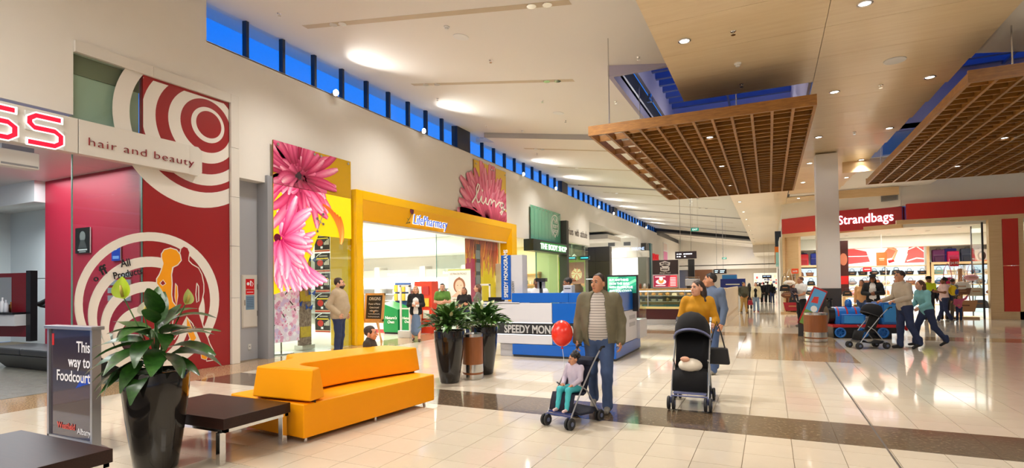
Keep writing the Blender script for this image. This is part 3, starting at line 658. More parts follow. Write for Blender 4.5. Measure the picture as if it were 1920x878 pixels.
for i, (x, h, c) in enumerate(((-.05, .24, (.9, .3, .04)), (.08, .2, (.8, .8, .8)), (.2, .36, (.85, .85, .85)), (.32, .3, (.7, .72, .75)), (-.22, .22, (.75, .75, .78)))):
    o = obj('bottle', MB().lathe([(.04, 0), (.045, .02), (.045, h*.7), (.015, h*.8), (.02, h), (0, h)], 10), mat('bottle%d' % i, c, .3), None, True, loc=(-16.9+x*.98, 6.42+x*.17, 1.1)); tag(o, ['orange topped hair product bottle on the salon shelf', 'short white hair product bottle on the salon shelf', 'tallest white spray bottle on the salon shelf', 'grey spray bottle at the right of the salon shelf', 'left small white jar on the salon shelf'][i], 'bottle', 'hair products')
LEATH = mat('black_leather', (.03, .032, .034), .35, bump=.1, bscale=120)
def bench(lab, x0, x1, y0, y1):
    b = thing('waiting_bench', lab, 'bench', (x0, y0, 0)); w, d = x1-x0, y1-y0; n = 3
    obj('base', MB().add([(.25, .2, 0), (w-.1, .2, 0), (w-.1, d-.1, 0), (.25, d-.1, 0), (0, 0, .3), (w, 0, .3), (w, d, .3), (0, d, .3)], [(0, 3, 2, 1), (4, 5, 6, 7), (0, 1, 5, 4), (1, 2, 6, 5), (2, 3, 7, 6), (3, 0, 4, 7)]), LEATH, b, bevel=.02)
    for k in range(n): obj('cushion', MB().box(w/n*k+.004, 0, .3, w/n*(k+1)-.004, d, .44), LEATH, b, bevel=.04, seg=3)
bench('long black leather waiting bench against the red salon wall', -15.0, -11.0, 5.55, 6.35)
for i, x in enumerate((-13.3, -12.1, -11.45)):
    o = obj('bolster_pillow', MB().tube([(-.42+.03, 0, 0), (-.42, 0, 0), (.42, 0, 0), (.39, 0, 0)], [.06, .11, .11, .06], 14), mat('cream_leather', lin(196, 196, 180), .5), None, True, loc=(x, 6.37, .62 if i < 9 else .6)); tag(o, ['pale bolster pillow at the left of the bench wall, by the sign stand', 'pale bolster pillow seen through the ring graphic', 'right pale bolster pillow behind the planter'][i], 'pillow', 'bolsters')
    
def poster(name, lab, x, y, z, w, h, rz, fn, cat='poster', group=None, m=None, frame=None, th=.02):
    t = thing(name, lab, cat, (x, y, z), rz, group)
    obj('board', MB().box(0, 0, 0, w, th, h), frame or WHITE, t); A = Art((0, 0, w, h)); fn(A, w, h); A.build('print', m or INK, t, (0, -.001, 0)); return t
for i in range(4):
    z = 1.98-.16*i; poster('name_plate', 'small grey plate %s of four on the red salon wall' % ('first from the top', 'second from the top', 'third from the top', 'at the bottom')[i], -12.36, 6.47, z-.12, .78, .11, 0, lambda A, w, h: A.rect(0, 0, w, h, lin(150, 150, 160)).rect(.26, .045, .52, .062, lin(190, 190, 196)), 'plate', 'salon name plates')
def ph(A, w, h):
    A.rect(0, 0, w, h, lin(12, 12, 14)).disc(w*.5, h*.66, w*.2, lin(120, 120, 118)).poly([(w*.2, h*.2), (w*.8, h*.2), (w*.62, h*.52), (w*.38, h*.52)], lin(70, 70, 70)).rect(.1, .06, w-.1, .09, lin(200, 200, 200)).rect(.15, .02, w-.15, .045, lin(150, 150, 150))
poster('fashion_poster', 'dark portrait poster behind the salon glass', -13.55, 6.46, 2.4, .56, .55, 0, ph)
def pb(A, w, h): A.rect(0, 0, w, h, lin(20, 60, 170)).disc(w*.5, h*.75, w*.18, lin(220, 230, 255)).rect(.04, .04, w-.04, .1, lin(120, 160, 230))
poster('blue_poster', 'small blue poster on the red salon wall', -12.2, 6.46, 2.2, .3, .36, 0, pb)
# ---- grey recess with hose reel cupboard
struct('wall_service', MB().box(-10.6, 7.92, 0, -10.56, 8.9, 4.0), mat('service_grey', lin(176, 178, 184), .5))
struct('trim_2', MB().box(-10.56, 8.62, 0, -10.22, 8.79, 4.16), GREY)['label'] = 'grey metal edge between service panel and flower panel'
fc = thing('fire_cupboard', 'cream fire cupboard door with red sign in the grey recess', 'cupboard', (-10.545, 8.2, .72), Q90)
obj('frame', MB().box(0, 0, 0, .4, .02, 1.18), OFFW, fc); obj('door', MB().box(.02, -.014, .02, .38, 0, 1.16), OFFW, fc, bevel=.004)
A = Art(); A.rect(.09, .86, .31, 1.09, lin(214, 24, 28)).rect(.09, .74, .31, .85, lin(214, 24, 28)).disc(.15, .98, .035, (1, 1, 1)).rect(.2, .93, .23, 1.05, (1, 1, 1)).stroke([(.23, 1.04), (.28, .98), (.25, .92)], .012, (1, 1, 1)).rect(.12, .785, .28, .80, (1, 1, 1)); A.build('red_sign', INK, fc, (0, -.016, 0))
A = Art(); A.rect(.09, .4, .31, .72, lin(120, 150, 176)); [A.rect(.11, .66-.04*k, .29, .672-.04*k, lin(70, 90, 120)) for k in range(6)]; A.build('notice', INK, fc, (0, -.0165, 0))
for z in (.25, .85): obj('hinge', MB().box(.38, -.024, z, .4, 0, z+.12), STEEL, fc)
obj('handle', MB().box(.05, -.03, .5, .065, -.014, .62), STEEL, fc)
so = thing('power_socket', 'white power socket low on the grey wall', 'socket', (-10.545, 8.36, .23), Q90); obj('plate', MB().box(0, 0, 0, .075, .012, .12), WHITE, so); obj('slot', MB().box(.025, -.002, .05, .05, 0, .08), GREY, so)
al = thing('call_point', 'small red alarm call point on the grey wall', 'alarm', (-10.545, 8.03, 1.25), Q90); obj('box', MB().box(0, 0, 0, .05, .03, .1), mat('alarm_red', lin(200, 30, 30), .4), al); obj('button', MB().box(.014, -.004, .03, .036, 0, .07), WHITE, al)
# ---- pink flower poster panel
fp = thing('flower_display', 'tall glass panel printed with a pink chrysanthemum on yellow', 'poster panel', (WX+.09, 8.76, 0), Q90)
def blossom(A, cx, cz, r0, r1, n, wd, seed, cols=((PDK, PINK, PLT),), a0=0, a1=360, inner=.25, bend=1.):
    rnd = random.Random(seed)
    for lay in range(4):
        rr = r1*(1-.2*lay)
        for k in range(n):
            a = R(a0+(a1-a0)*(k+rnd.random()*.8)/n); c = cols[rnd.randrange(len(cols))]
            st_ = r0*(1-.22*lay)*rnd.uniform(.6, 1.1)
            A.petal(cx+st_*math.cos(a), cz+st_*math.sin(a), a+rnd.uniform(-.25, .25), rr*rnd.uniform(.65, 1.02)-st_*.6, wd*rnd.uniform(.7, 1.25), rnd.uniform(-.9, .9)*bend, *c)
        if lay == 1: A.disc(cx, cz, r0*.8, lin(40, 4, 18), 20)
C1 = ((PDK, lin(206, 28, 96), PLT), (lin(90, 4, 30), lin(196, 22, 84), lin(240, 130, 170)), (PDK, lin(222, 60, 120), lin(255, 214, 226)))
C2 = ((lin(168, 10, 70), lin(244, 70, 140), lin(255, 236, 242)), (lin(190, 20, 90), lin(250, 110, 166), lin(255, 240, 246)))
C1d = tuple(tuple(tuple(v*.55 for v in c) for c in t) for t in C1)
for (z0, z1, dim) in ((4.0, 5.0, 1), (1.45, 3.99, 0)):
    W_ = 2.54
    A = Art((0, z0, W_, z1))
    if dim: A.rect(0, z0, W_, z1, lin(196, 150, 6))
    else:
        A.poly([(0, z1), (0, 1.45), (.6, 1.6), (1.0, 2.2), (1.35, 2.9), (2.54, 2.9), (2.54, z1)], lin(252, 206, 20))
    cc = C1
    A.disc(.75, 4.25, .62, lin(48, 4, 22), 24)
    blossom(A, .75, 4.3, .36, 1.55, 22, .2, 3, C1)
    if not dim:
        for k in range(7): A.petal(1.5+.1*k, 3.7-.04*k, R(-20-8*k), .75, .14, -.8, lin(240, 80, 20), lin(255, 130, 40), lin(255, 210, 120))
        blossom(A, .2, 2.75, .12, 1.25, 20, .2, 8, C2, -140, 80)
        A.disc(.1, 2.75, .1, lin(90, 4, 40), 16)
        for k in range(9): A.petal(.15+.1*k, 2.3-.02*k, R(-95+7*k), .8, .17, .4, lin(214, 40, 120), lin(252, 120, 176), lin(255, 240, 246))
    else:
        A.disc(1.35, 4.05, .3, lin(226, 100, 140), 20)
    A.build('flower_print', print_mat('dim_print', 0, .25) if dim else print_mat('backlit_print', .42, .25), fp, (0, -.012, 0))  # lower print's glow stands in for shop light behind it; upper ground dimmer
for a, b in ((0, .98), (.985, 1.37), (1.375, 1.86), (1.865, 2.54)): obj('glass_strip', MB().box(a, 0, 3.9, b-.004, .012, 5.0), mat('panel_back', lin(150, 110, 20), .3), fp)
obj('glass_sheet', MB().box(0, 0, 0.02, 2.54, .01, 3.9), GLASS, fp)
for x, z in ((.12, 4.92), (1.23, 4.92), (1.45, 4.92), (2.42, 4.92), (1.3, 3.32), (1.5, 3.45), (1.5, 3.2), (1.3, 3.0)): obj('fixing_disc', MB().tube([(x, -.02, z), (x, -.045, z)], .035, 14), STEEL, fp)
obj('spider_bracket', MB().tube([(1.3, -.03, 3.32), (1.5, -.03, 3.2)], .012, 6).tube([(1.3, -.03, 3.0), (1.5, -.03, 3.45)], .012, 6), STEEL, fp)
def bl(A, w, h):
    A.rect(0, 0, w, h, lin(240, 216, 230), lin(250, 226, 214)); rnd = random.Random(4)
    for k in range(320):
        x, z = rnd.uniform(0, w), rnd.uniform(0, h); c = rnd.choice((lin(250, 190, 212), lin(255, 236, 242), lin(236, 160, 190), lin(226, 190, 222)))
        A.disc(x, z, rnd.uniform(.03, .07), c, 6)
        if k % 3 == 0: A.disc(x, z, .014, lin(200, 60, 110), 5)
    for x0, z0, x1, z1 in ((.1, 1.0, .55, .8), (.5, .82, .72, .55), (.7, 1.15, .95, 1.3), (.2, .5, .4, .42), (.85, 1.0, 1.05, .7)): A.stroke([(x0, z0), ((x0+x1)/2, (z0+z1)/2+.05), (x1, z1)], .03, lin(70, 40, 40))
bn = poster('blossom_banner', 'banner printed with pale pink cherry blossom standing in the window', -10.75, 8.85, .27, 1.15, 1.75, Q90, bl, 'banner', m=print_mat('backlit_soft', .25, .4))
obj('foot', MB().lathe([(.3, -.262), (.3, -.25), (0, -.25)], 20, (.6, .01, 0)).tube([(.6, .01, -.25), (.6, .01, 0)], .02, 8), STEEL, bn)
dp = thing('display_totem', 'tall bark and butterfly display totem in the window', 'display', (-10.85, 10.28, .12), Q90)
obj('panel', MB().box(-.2, 0, 0, .22, .04, 2.9), ramp_mat('bark_print', [(.3, lin(110, 84, 76)), (.6, lin(176, 150, 140)), (.8, lin(220, 200, 196))], 14, .6), dp)
for i, z in enumerate((.2, 1.12, 1.9)): obj('yellow_tag', MB().box(-.16, -.02, z, .18, 0, z+.27), ramp_mat('tag_yellow', [(.3, lin(200, 160, 60)), (.7, lin(236, 200, 60))], 9, .6), dp)
for i, (x, z) in enumerate(((-.24, 1.75), (-.22, 1.5), (.2, 1.32), (-.25, 1.05), (.22, 2.2), (.1, .95))):
    obj('butterfly', MB().add([(x, -.03, z), (x-.13, -.06, z+.12), (x-.1, -.04, z-.05), (x, -.03, z), (x+.13, -.06, z+.1), (x+.1, -.04, z-.06)], [(0, 1, 2), (3, 5, 4)]), mat('butterfly_blue', lin(40, 84, 190), .4), dp)
for z in (1.45, 2.35): obj('figure_print', MB().ell((.05, -.01, z), (.09, .02, .24), 10, 8), mat('figure_skin', lin(206, 160, 120), .6), dp)
obj('foot', MB().box(-.2, -.12, -.11, .22, .16, 0), STEEL, dp)
# yellow return wall and dark gift posters in the window
struct('wall_return', MB().box(-10.95, 11.3, 0, WX-.02, 11.4, 4.0), mat('return_yellow', lin(250, 206, 6), .2, coat=.3))
def gift(A, w, h):
    A.rect(0, 0, w, h, lin(30, 24, 22)).rect(0, 0, w, .04, lin(190, 60, 30)).rect(0, .04, w, .055, lin(240, 200, 160)).disc(w*.36, h*.48, .11, lin(200, 50, 40), 16, .09)
    for k in range(4): A.rect(w*.62+.05*k, h*.36, w*.62+.05*k+.035, h*(.5+.06*k), lin(220, 210, 190))
    A.rect(w*.12, h*.68, w*.9, h*.74, lin(236, 206, 40)).rect(w*.3, h*.82, w*.85, h*.88, lin(180, 170, 160)).stroke([(0, h*.72), (.12, h*.9), (.25, h)], .02, (1, 1, 1)); A.rect(w*.4, .09, w*.55, .15, (1, 1, 1))
for i in range(5):
    poster('gift_poster', 'dark gift poster in the yellow window bay, %s in the column' % ('lowest', 'second up', 'third up', 'fourth up', 'top one')[i], -11.5, 11.27, .35+.56*i, .55, .52, 0, gift, 'poster', 'gift posters', print_mat('backlit_dim', .3, .4))
# ---- yellow pharmacy portal
yp = thing('yellow_portal', 'big glossy yellow portal framing the pharmacy entrance', 'shopfront', (WX, 11.42, 0), Q90); L_ = 10.35
obj('jamb', MB().box(0, -.18, 0, .26, .3, 4.27), YEL, yp, bevel=.01); obj('jamb', MB().box(L_-.5, -.18, 0, L_, .3, 4.27), YEL, yp, bevel=.01)
obj('head', MB().box(.26, -.18, 4.02, L_-.5, .3, 4.27), YEL, yp, bevel=.01)
YEL2 = mat('yellow_inner', lin(252, 184, 0), .25, spec=.3, coat=.1)
obj('inner_jamb', MB().add([(.26, -.17, 0), (.44, -.04, 0), (.44, .3, 0), (.26, .3, 0), (.26, -.17, 4.02), (.44, -.04, 3.95), (.44, .3, 3.95), (.26, .3, 4.02)], [(0, 3, 2, 1), (4, 5, 6, 7), (0, 1, 5, 4), (1, 2, 6, 5), (2, 3, 7, 6), (3, 0, 4, 7)]), YEL2, yp)
obj('inner_jamb', MB().add([(L_-.72, -.04, 0), (L_-.5, -.17, 0), (L_-.5, .3, 0), (L_-.72, .3, 0), (L_-.72, -.04, 3.85), (L_-.5, -.17, 4.02), (L_-.5, .3, 4.02), (L_-.72, .3, 3.85)], [(0, 3, 2, 1), (4, 5, 6, 7), (0, 1, 5, 4), (1, 2, 6, 5), (2, 3, 7, 6), (3, 0, 4, 7)]), YEL2, yp)
obj('sign_face', MB().add([(.44, -.04, 3.46), (L_-.72, -.04, 3.46), (L_-.5, -.17, 4.02), (.26, -.17, 4.02), (.44, .3, 3.46), (L_-.72, .3, 3.46), (L_-.5, .3, 4.02), (.26, .3, 4.02)], [(0, 1, 2, 3), (7, 6, 5, 4), (0, 4, 5, 1), (1, 5, 6, 2), (2, 6, 7, 3), (3, 7, 4, 0)]), YEL2, yp)
obj('head_strip', MB().box(.44, -.02, 3.40, L_-.72, .2, 3.46), mat('white_strip', (.9, .9, .86), .3), yp)
text('sign_halo', 'LifePharmacy', .44, mat('halo_white', (1, 1, 1), .4, emit=.6), yp, 2.62, -.135, 3.58, 'LEFT', ext=.01, sx=.80, shear=.22, bold=.014, space=1.06)
text('sign_letters', 'LifePharmacy', .44, mat('letter_blue', lin(60, 110, 220), .4, emit=.2), yp, 2.62, -.158, 3.58, 'LEFT', ext=.01, sx=.80, shear=.22, bold=-.003, space=1.06)
A = Art(); A.disc(2.55, 3.98, .1, lin(96, 30, 50), 12, .12).disc(2.5, 3.95, .05, lin(130, 40, 60), 10).stroke([(2.53, 3.88), (2.42, 3.72), (2.25, 3.55)], .02, lin(80, 90, 20)).stroke([(2.45, 3.6), (2.3, 3.56), (2.2, 3.52)], .04, lin(70, 80, 20), .005).stroke([(2.36, 3.66), (2.3, 3.72)], .035, lin(70, 80, 20), .01); A.build('poppy_emblem', INK, yp, (0, -.175, 0))
# ---- pharmacy room
SHW = mat('pharmacy_white', lin(240, 240, 232), .6)
struct('wall_pharmacy', MB().box(-22, 21.0, 0, WX-.4, 21.2, 3.62).box(-22.2, 8.9, 0, -22, 21.2, 3.62).box(-22, 8.8, 0, -11.6, 8.95, 3.62), SHW)
struct('ceiling', MB().box(-22, 8.8, 3.62, WX-.3, 21.2, 3.72), SHW)
struct('beam', MB().box(-22, 18.9, 2.95, WX-.45, 20.99, 3.61), SHW)
sh = thing('shelf_unit', 'white wall of pharmacy shelves with grey headers and lit strip', 'shelving', (-21.5, 20.4, 0))
for x in (0, 2.3, 4.5, 7.1, 9.3, 11.0): obj('upright', MB().box(x, .0, 0, x+.28, .6, 2.5), SHW, sh)
obj('header', MB().box(0, .05, 2.0, 11, .58, 2.36), mat('header_grey', lin(196, 192, 180), .6), sh)
obj('light_strip', MB().box(0, .12, 1.72, 11, .58, 1.98), mat('shelf_glow', (1, 1, .96), .5, emit=1.3), sh)
for z in (.3, .62, .94, 1.24, 1.5): obj('shelf', MB().box(0, .02, z-.02, 11, .58, z), WHITE, sh)
obj('back_board', MB().box(0, .58, 0, 11, .6, 2.4), WHITE, sh)
text('header_lettering', 'Natural skincare', .17, mat('white_letter', (1, 1, 1), .5, emit=.5), sh, 5.8, .045, 2.1, ext=.004); text('header_lettering', 'Skincare', .17, M_('white_letter'), sh, 8.6, .045, 2.12, ext=.004)
prod = []
for i, c in enumerate((lin(245, 245, 240), lin(236, 228, 206), lin(150, 190, 170), lin(60, 110, 170), lin(220, 160, 150), lin(250, 246, 236), lin(110, 60, 50))):
    m = mat('product%d' % i, c, .4); prod.append(mesh_of(MB().lathe([(.05, 0), (.05, .13), (.02, .15), (.02, .19), (0, .19)], 8) if i % 2 else MB().box(-.055, -.04, 0, .055, .04, .17), 'product', m))
rnd = random.Random(5)
for z, shelf in zip((.3, .62, .94, 1.24, 1.5), ('lowest', 'second', 'third', 'fourth', 'top')):
    x = -16.0
    while x < -10.9:
        rel = x+21.5
        if not any(u-.05 < rel < u+.33 for u in (4.5, 7.1, 9.3)):
            me = prod[rnd.choice((0, 1, 0, 5, 2, 3, 4, 5, 1, 6))]
            o = obj('product', me, None, None, loc=(x, 20.55, z)); o.scale = (1, 1, rnd.uniform(.8, 1.2)); tag(o, 'small product pack on the %s pharmacy wall shelf' % shelf, 'product', 'products on the %s pharmacy shelf' % shelf)
        x += rnd.choice((.14, .16, .2, .3))
# freestanding pieces inside
def bin_art(A, w, h): A.rect(0, 0, w, h, lin(0, 128, 60)); A.stroke([(w*.25, h*.45), (w*.5, h*.3), (w*.8, h*.42), (w*.82, h*.56)], .02, (1, 1, 1))
gb = thing('dump_bin', 'green display bin with white logo and packets at the entrance', 'display bin', (-11.8, 14.6, 0)); 
obj('body', MB().add([(0, 0, .06), (.6, 0, .06), (.6, .5, .06), (0, .5, .06), (-.02, -.02, 1.02), (.62, -.02, .82), (.62, .52, .92), (-.02, .52, 1.1)], [(0, 3, 2, 1), (4, 5, 6, 7), (0, 1, 5, 4), (1, 2, 6, 5), (2, 3, 7, 6), (3, 0, 4, 7)]), mat('bin_green', lin(0, 134, 66), .4), gb)
text('bin_lettering', 'Nature\'s\nOwn', .14, WHITE, gb, .32, -.024, .5, ext=.002, shear=.2, bold=.003); obj('feet', MB().box(.02, .02, 0, .58, .48, .06), BLACK, gb)
gb2 = thing('dump_bin', 'second green display bin further right, half hidden by the gate', 'display bin', (-11.1, 14.65, 0)); obj('body', MB().box(0, 0, .05, .5, .4, .9), M_('bin_green'), gb2); text('bin_lettering', 'Nature\'s\nOwn', .12, WHITE, gb2, .25, -.004, .5, ext=.002, shear=.2, bold=.003); obj('feet', MB().box(.02, .02, 0, .48, .38, .05), BLACK, gb2)
rb = thing('dump_bin', 'low red and white display bin beside the green one', 'display bin', (-12.5, 14.9, 0)); obj('body', MB().box(0, 0, .12, .62, .5, .55), WHITE, rb); obj('lid', MB().prism([(0, .55), (.62, .55), (.62, 1.0), (.35, .86), (.1, .62)], -.01, .5, (0, 2, 1)), mat('bin_red', lin(226, 70, 70), .4), rb); obj('base', MB().box(0, -.01, .0, .62, .5, .12), M_('bin_red'), rb)
ts = thing('tissue_stand', 'tall red stand of leaflets behind the security gate', 'display stand', (-10.95, 15.2, 0)); obj('body', MB().box(0, 0, 0, .7, .4, 1.75), mat('stand_red', lin(222, 60, 34), .4), ts)
for k in range(6): obj('leaflet', MB().box(.06+.3*(k % 2), -.03, .5+.4*(k//2), .3+.3*(k % 2), 0, .78+.4*(k//2)), (mat('leaf_y', lin(240, 190, 60), .5), mat('leaf_w', lin(240, 236, 226), .5), mat('leaf_r', lin(180, 40, 40), .5))[k % 3], ts)
bs = thing('leaflet_rack', 'rack of blue yellow and white packets above the green bin', 'display stand', (-11.85, 15.1, 0)); obj('panel', MB().box(0, .2, 0, .65, .25, 1.72), mat('rack_blue', lin(50, 90, 160), .5), bs)
for k in range(8): obj('packet', MB().box(.02+.16*(k % 4), .12, 1.1+.3*(k//4), .15+.16*(k % 4), .2, 1.34+.3*(k//4)), (M_('leaf_y'), M_('leaf_w'))[k % 2], bs)
for i, x in enumerate((-10.42, -8.95)):
    g_ = thing('security_gate', ('grey security gate at the pharmacy door, left of the woman in white', 'second grey security gate behind the planters')[i], 'security gate', (x, 13.68 if i == 0 else 16.2, 0)); obj('base', MB().box(-.04, -.06, 0, .42, .12, .22), mat('gate_grey', lin(196, 198, 198), .4), g_, bevel=.01)
    for xx in (0, .34): obj('post', MB().box(xx, 0, .22, xx+.045, .05, 1.62), WHITE, g_)
    obj('rail', MB().box(0, 0, 1.58, .385, .05, 1.64).box(.04, .01, .88, .34, .04, .92), WHITE, g_)
ea = thing('chalkboard_easel', 'wooden easel with a chalkboard by the yellow portal', 'easel', (-10.12, 12.0, 0)); WOOD = ramp_mat('easel_wood', [(.3, lin(196, 146, 84)), (.7, lin(218, 172, 108))], 9, .5, stretch=(1, 1, .2))
til = Matrix.Rotation(R(-7), 4, 'X')
obj('frame', MB().box(-.34, -.02, .62, -.28, .03, 1.42, til).box(.28, -.02, .62, .34, .03, 1.42, til).box(-.34, -.02, 1.36, .34, .03, 1.42, til).box(-.34, -.02, .62, .34, .03, .69, til), WOOD, ea)
obj('slate', MB().box(-.28, 0, .69, .28, .02, 1.36, til), mat('slate', (.015, .016, .016), .7), ea)
CH = mat('chalk', (.8, .8, .78), .9)
for s, z, sz in (('ORIGINS', 1.22, .125), ('Power of Plants', 1.09, .075), ('Come in and', .99, .075), ('relax with a', .9, .075)):
    o = text('chalk_writing', s, sz, CH, ea, 0, -.006, z, ext=.001, sx=.86); o.data.transform(til)
for z in (.83, .75): obj('chalk_scribble', MB().tube([(-.2+.02*k, -.006, z+.018*math.sin(2.1*k)) for k in range(21)], .005, 4), CH, ea).data.transform(til)
obj('leg', MB().tube([(-.25, -.02, .62), (-.34, -.12, 0)], .02, 6), WOOD, ea); obj('leg', MB().tube([(.25, -.02, .62), (.42, -.1, 0)], .02, 6), WOOD, ea); obj('leg', MB().tube([(0, .1, .9), (-.05, .5, 0)], .02, 6), WOOD, ea); obj('ledge', MB().box(-.36, -.08, .58, .36, .02, .62, til), WOOD, ea)
def face_poster(A, w, h):
    A.rect(0, 0, w, h, lin(244, 242, 232)).rect(0, h-.05, w, h, lin(190, 204, 120))
    c = lin(236, 196, 168); hc = lin(150, 100, 70)
    A.disc(w*.5, h*.66, .24, hc, 24, .27).poly([(w*.14, h*.42), (w*.86, h*.42), (w*.62, h*.52), (w*.6, h*.58), (w*.4, h*.58), (w*.38, h*.52)], c).disc(w*.5, h*.645, .17, c, 24, .22)
    A.poly([(w*.3, h*.76), (w*.5, h*.84), (w*.7, h*.76), (w*.62, h*.78), (w*.5, h*.79), (w*.38, h*.77)], hc)
    for s in (-1, 1): A.disc(w*.5+s*.07, h*.665, .022, lin(70, 50, 46), 8, .012)
    A.poly([(w*.5-.06, h*.575), (w*.5, h*.565), (w*.5+.06, h*.575), (w*.5, h*.55)], lin(250, 240, 240)).rect(w*.2, h*.36, w*.8, h*.38, lin(160, 160, 130)).rect(w*.15, h*.06, w*.45, h*.2, lin(70, 60, 56)).rect(w*.15, h*.2, w*.45, h*.26, lin(230, 150, 100))
pt = poster('skincare_poster', 'tall white skincare poster with a smiling face', -10.1, 16.0, .5, .9, 1.66, 0, face_poster, 'poster', m=print_mat('poster_lit', .12, .5)); text('poster_lettering', 'ULTRACEUTICALS', .095, mat('olive_ink', lin(110, 110, 80), .5), pt, .42, -.02, 1.47, ext=.001, sx=.85); obj('stand', MB().box(.3, .02, -.5, .6, .1, 0), STEEL, pt)
# flower glass at the right of the doorway
def fl2(A, w, h):
    A.rect(0, 0, w, 1.9, lin(248, 200, 20)); rnd = random.Random(9)
    A.rect(0, 1.9, w, h, lin(60, 14, 14))
    for k in range(60):
        x = rnd.uniform(.0, w); A.petal(x, h+.1, R(-90)+rnd.uniform(-.35, .35), rnd.uniform(.8, 1.7), .15, rnd.uniform(-.4, .4), lin(60, 8, 16), rnd.choice((lin(214, 60, 60), lin(236, 110, 40), lin(170, 30, 50))), lin(255, 190, 90))
    A.rect(0, 0, .75, 1.7, lin(196, 60, 96)).rect(.75, 0, 1.2, 2.3, lin(70, 66, 70)); [A.rect(.8, .2+.5*k, 1.15, .55+.5*k, lin(140, 132, 130)) for k in range(4)]
pg = poster('flower_glass', 'glass panel of red and orange petals right of the pharmacy doorway', WX-.25, 17.95, .95, 2.75, 2.5, Q90, fl2, 'poster panel', m=print_mat('backlit_warm', .28, .3), th=.012)
gd = thing('glass_pane', 'clear glass screen beside the pharmacy doorway', 'shop window', (WX-.2, 15.9, 0), Q90); obj('glass_sheet', MB().box(0, 0, 0, 4.6, .012, 3.4), GLASS, gd); obj('edge', MB().box(-.01, -.004, 0, .01, .016, 3.4), M_('glass_edge'), gd)
# ---- round flower sign above the portal
lv = thing('flower_sign', 'cut out pink flower sign with white script above the portal', 'wall sign', (WX+.03, 16.7, 4.24), Q90)
A = Art((0, .02, 4.3, 2.3)); A.rect(1.5, .02, 4.3, 2.25, lin(232, 190, 60))
rnd = random.Random(21)
PK = (lin(120, 20, 50), lin(214, 62, 106), lin(244, 170, 190))
for lay in range(3):
    for k in range(22):
        a = R(176-150*k/21+rnd.uniform(-4, 4)); ln = (2.5 if 60 < math.degrees(a) < 150 else 2.25)*(1-.22*lay)*rnd.uniform(.85, 1.02)
        A.petal(2.55+.2*math.cos(a), -.05, a, ln, .42*(1-.15*lay), rnd.uniform(-.35, .35), *((PK, (lin(110, 14, 40), lin(200, 48, 92), lin(236, 140, 170)))[k % 2]))
for k in range(14): A.petal(2.9+.08*k, -.02, R(110-7*k), rnd.uniform(.8, 1.3), .24, rnd.uniform(-1, 1), *PK)
for k in range(10): A.petal(2.6+.03*k, -.05, R(140-10*k), .5, .14, .3, lin(40, 4, 16), lin(120, 20, 50), lin(200, 60, 100))
A.build('flower_print', INK, lv, (0, -.02, 0))
obj('board', MB().box(1.5, -.015, .02, 4.3, .02, 2.25), mat('panel_back', lin(150, 110, 20), .3), lv); obj('board_edge', MB().tube([(.0, .0, .1), (2.4, 0, .1)], .008, 6), STEEL, lv)
scr = [[(0, .0), (.28, .4), (.55, .95), (.62, 1.25), (.5, 1.3), (.38, 1.0), (.36, .4), (.46, .12), (.62, .2), (.78, .6)], [(.78, .6), (.76, .25), (.9, .12), (1.05, .3), (1.16, .58)], [(1.16, .58), (1.14, .2), (1.3, .14), (1.46, .5), (1.56, .56), (1.62, .5)], [(1.62, .55), (1.6, .1), (1.66, .35), (1.84, .55), (1.96, .48), (1.98, .1)], [(1.98, .12), (2.1, .3), (2.3, .52), (2.5, .5)], [(2.72, .5), (2.5, .54), (2.38, .3), (2.5, .14), (2.68, .3), (2.74, .5), (2.68, 0), (2.5, -.3), (2.38, -.2), (2.6, .0), (2.9, .16)]]
A = Art()
for s in scr: A.stroke([(1.25+p[0]*1.0, .52+p[1]*.62) for p in s], .075, lin(244, 236, 220))
A.disc(2.1, 1.12, .05, lin(244, 236, 220), 10); A.build('script_lettering', INK, lv, (0, -.05, 0))
for x, z in ((1.62, 2.1), (2.9, 2.1), (3.1, 2.1), (4.18, 2.1)): obj('fixing_disc', MB().tube([(x, -.03, z), (x, -.06, z)], .035, 12), STEEL, lv)
# ---- cosmetics shop with green glass sign
BG = mat('bottle_green', lin(20, 70, 44), .4)
gsn = thing('green_glass_sign', 'green glass strips with a white round logo above the cosmetics shop', 'shop sign', (WX+.1, 23.55, 3.75), Q90); GT = lin(88, 168, 138)
ggm = mat('green_glass', GT, .12, coat=.5)
for k in range(9): obj('glass_strip', MB().box(.45*k+.006, 0, .0, .45*(k+1)-.006, .02, 1.66), ggm, gsn)
A = Art(); wc = lin(236, 244, 238); A.ring(3.2, .9, .62, .05, wc, -60, 240, 40); A.ring(3.2, .9, .5, .09, wc, 110, 250, 20).ring(3.2, .9, .5, .09, wc, -70, 70, 20); A.disc(3.2, .4, .1, wc, 12); A.build('logo', INK, gsn, (0, -.004, 0))
for i, s in enumerate(('THE', 'BODY', 'SHOP')): text('logo_lettering', s, .26, mat('logo_white', wc, .5), gsn, 3.2, -.02, 1.06-.25*i, ext=.002, bold=.008)
for k in range(9): obj('fixing_disc', MB().tube([(.22+.45*k, -.004, 1.56), (.22+.45*k, -.02, 1.56)], .03, 8), STEEL, gsn)
bb = thing('box_sign', 'black box sign with glowing white letters over the cosmetics window', 'shop sign', (WX+.45, 23.0, 3.18), Q90); obj('box', MB().box(0, 0, 0, 4.6, .5, .55), mat('sign_black', lin(24, 40, 30), .3), bb, bevel=.01)
text('glow_letters', 'THE BODY SHOP', .38, mat('letter_greenwhite', (.9, 1, .9), .5, emit=.9, ecol=(.8, 1, .82)), bb, 2.65, -.02, .13, ext=.012, sx=1.2, bold=.004, space=1.06)
obj('green_halo', MB().box(.9, -.004, .08, 4.4, 0, .47), mat('halo_green', lin(60, 150, 80), .5, emit=.15), bb)
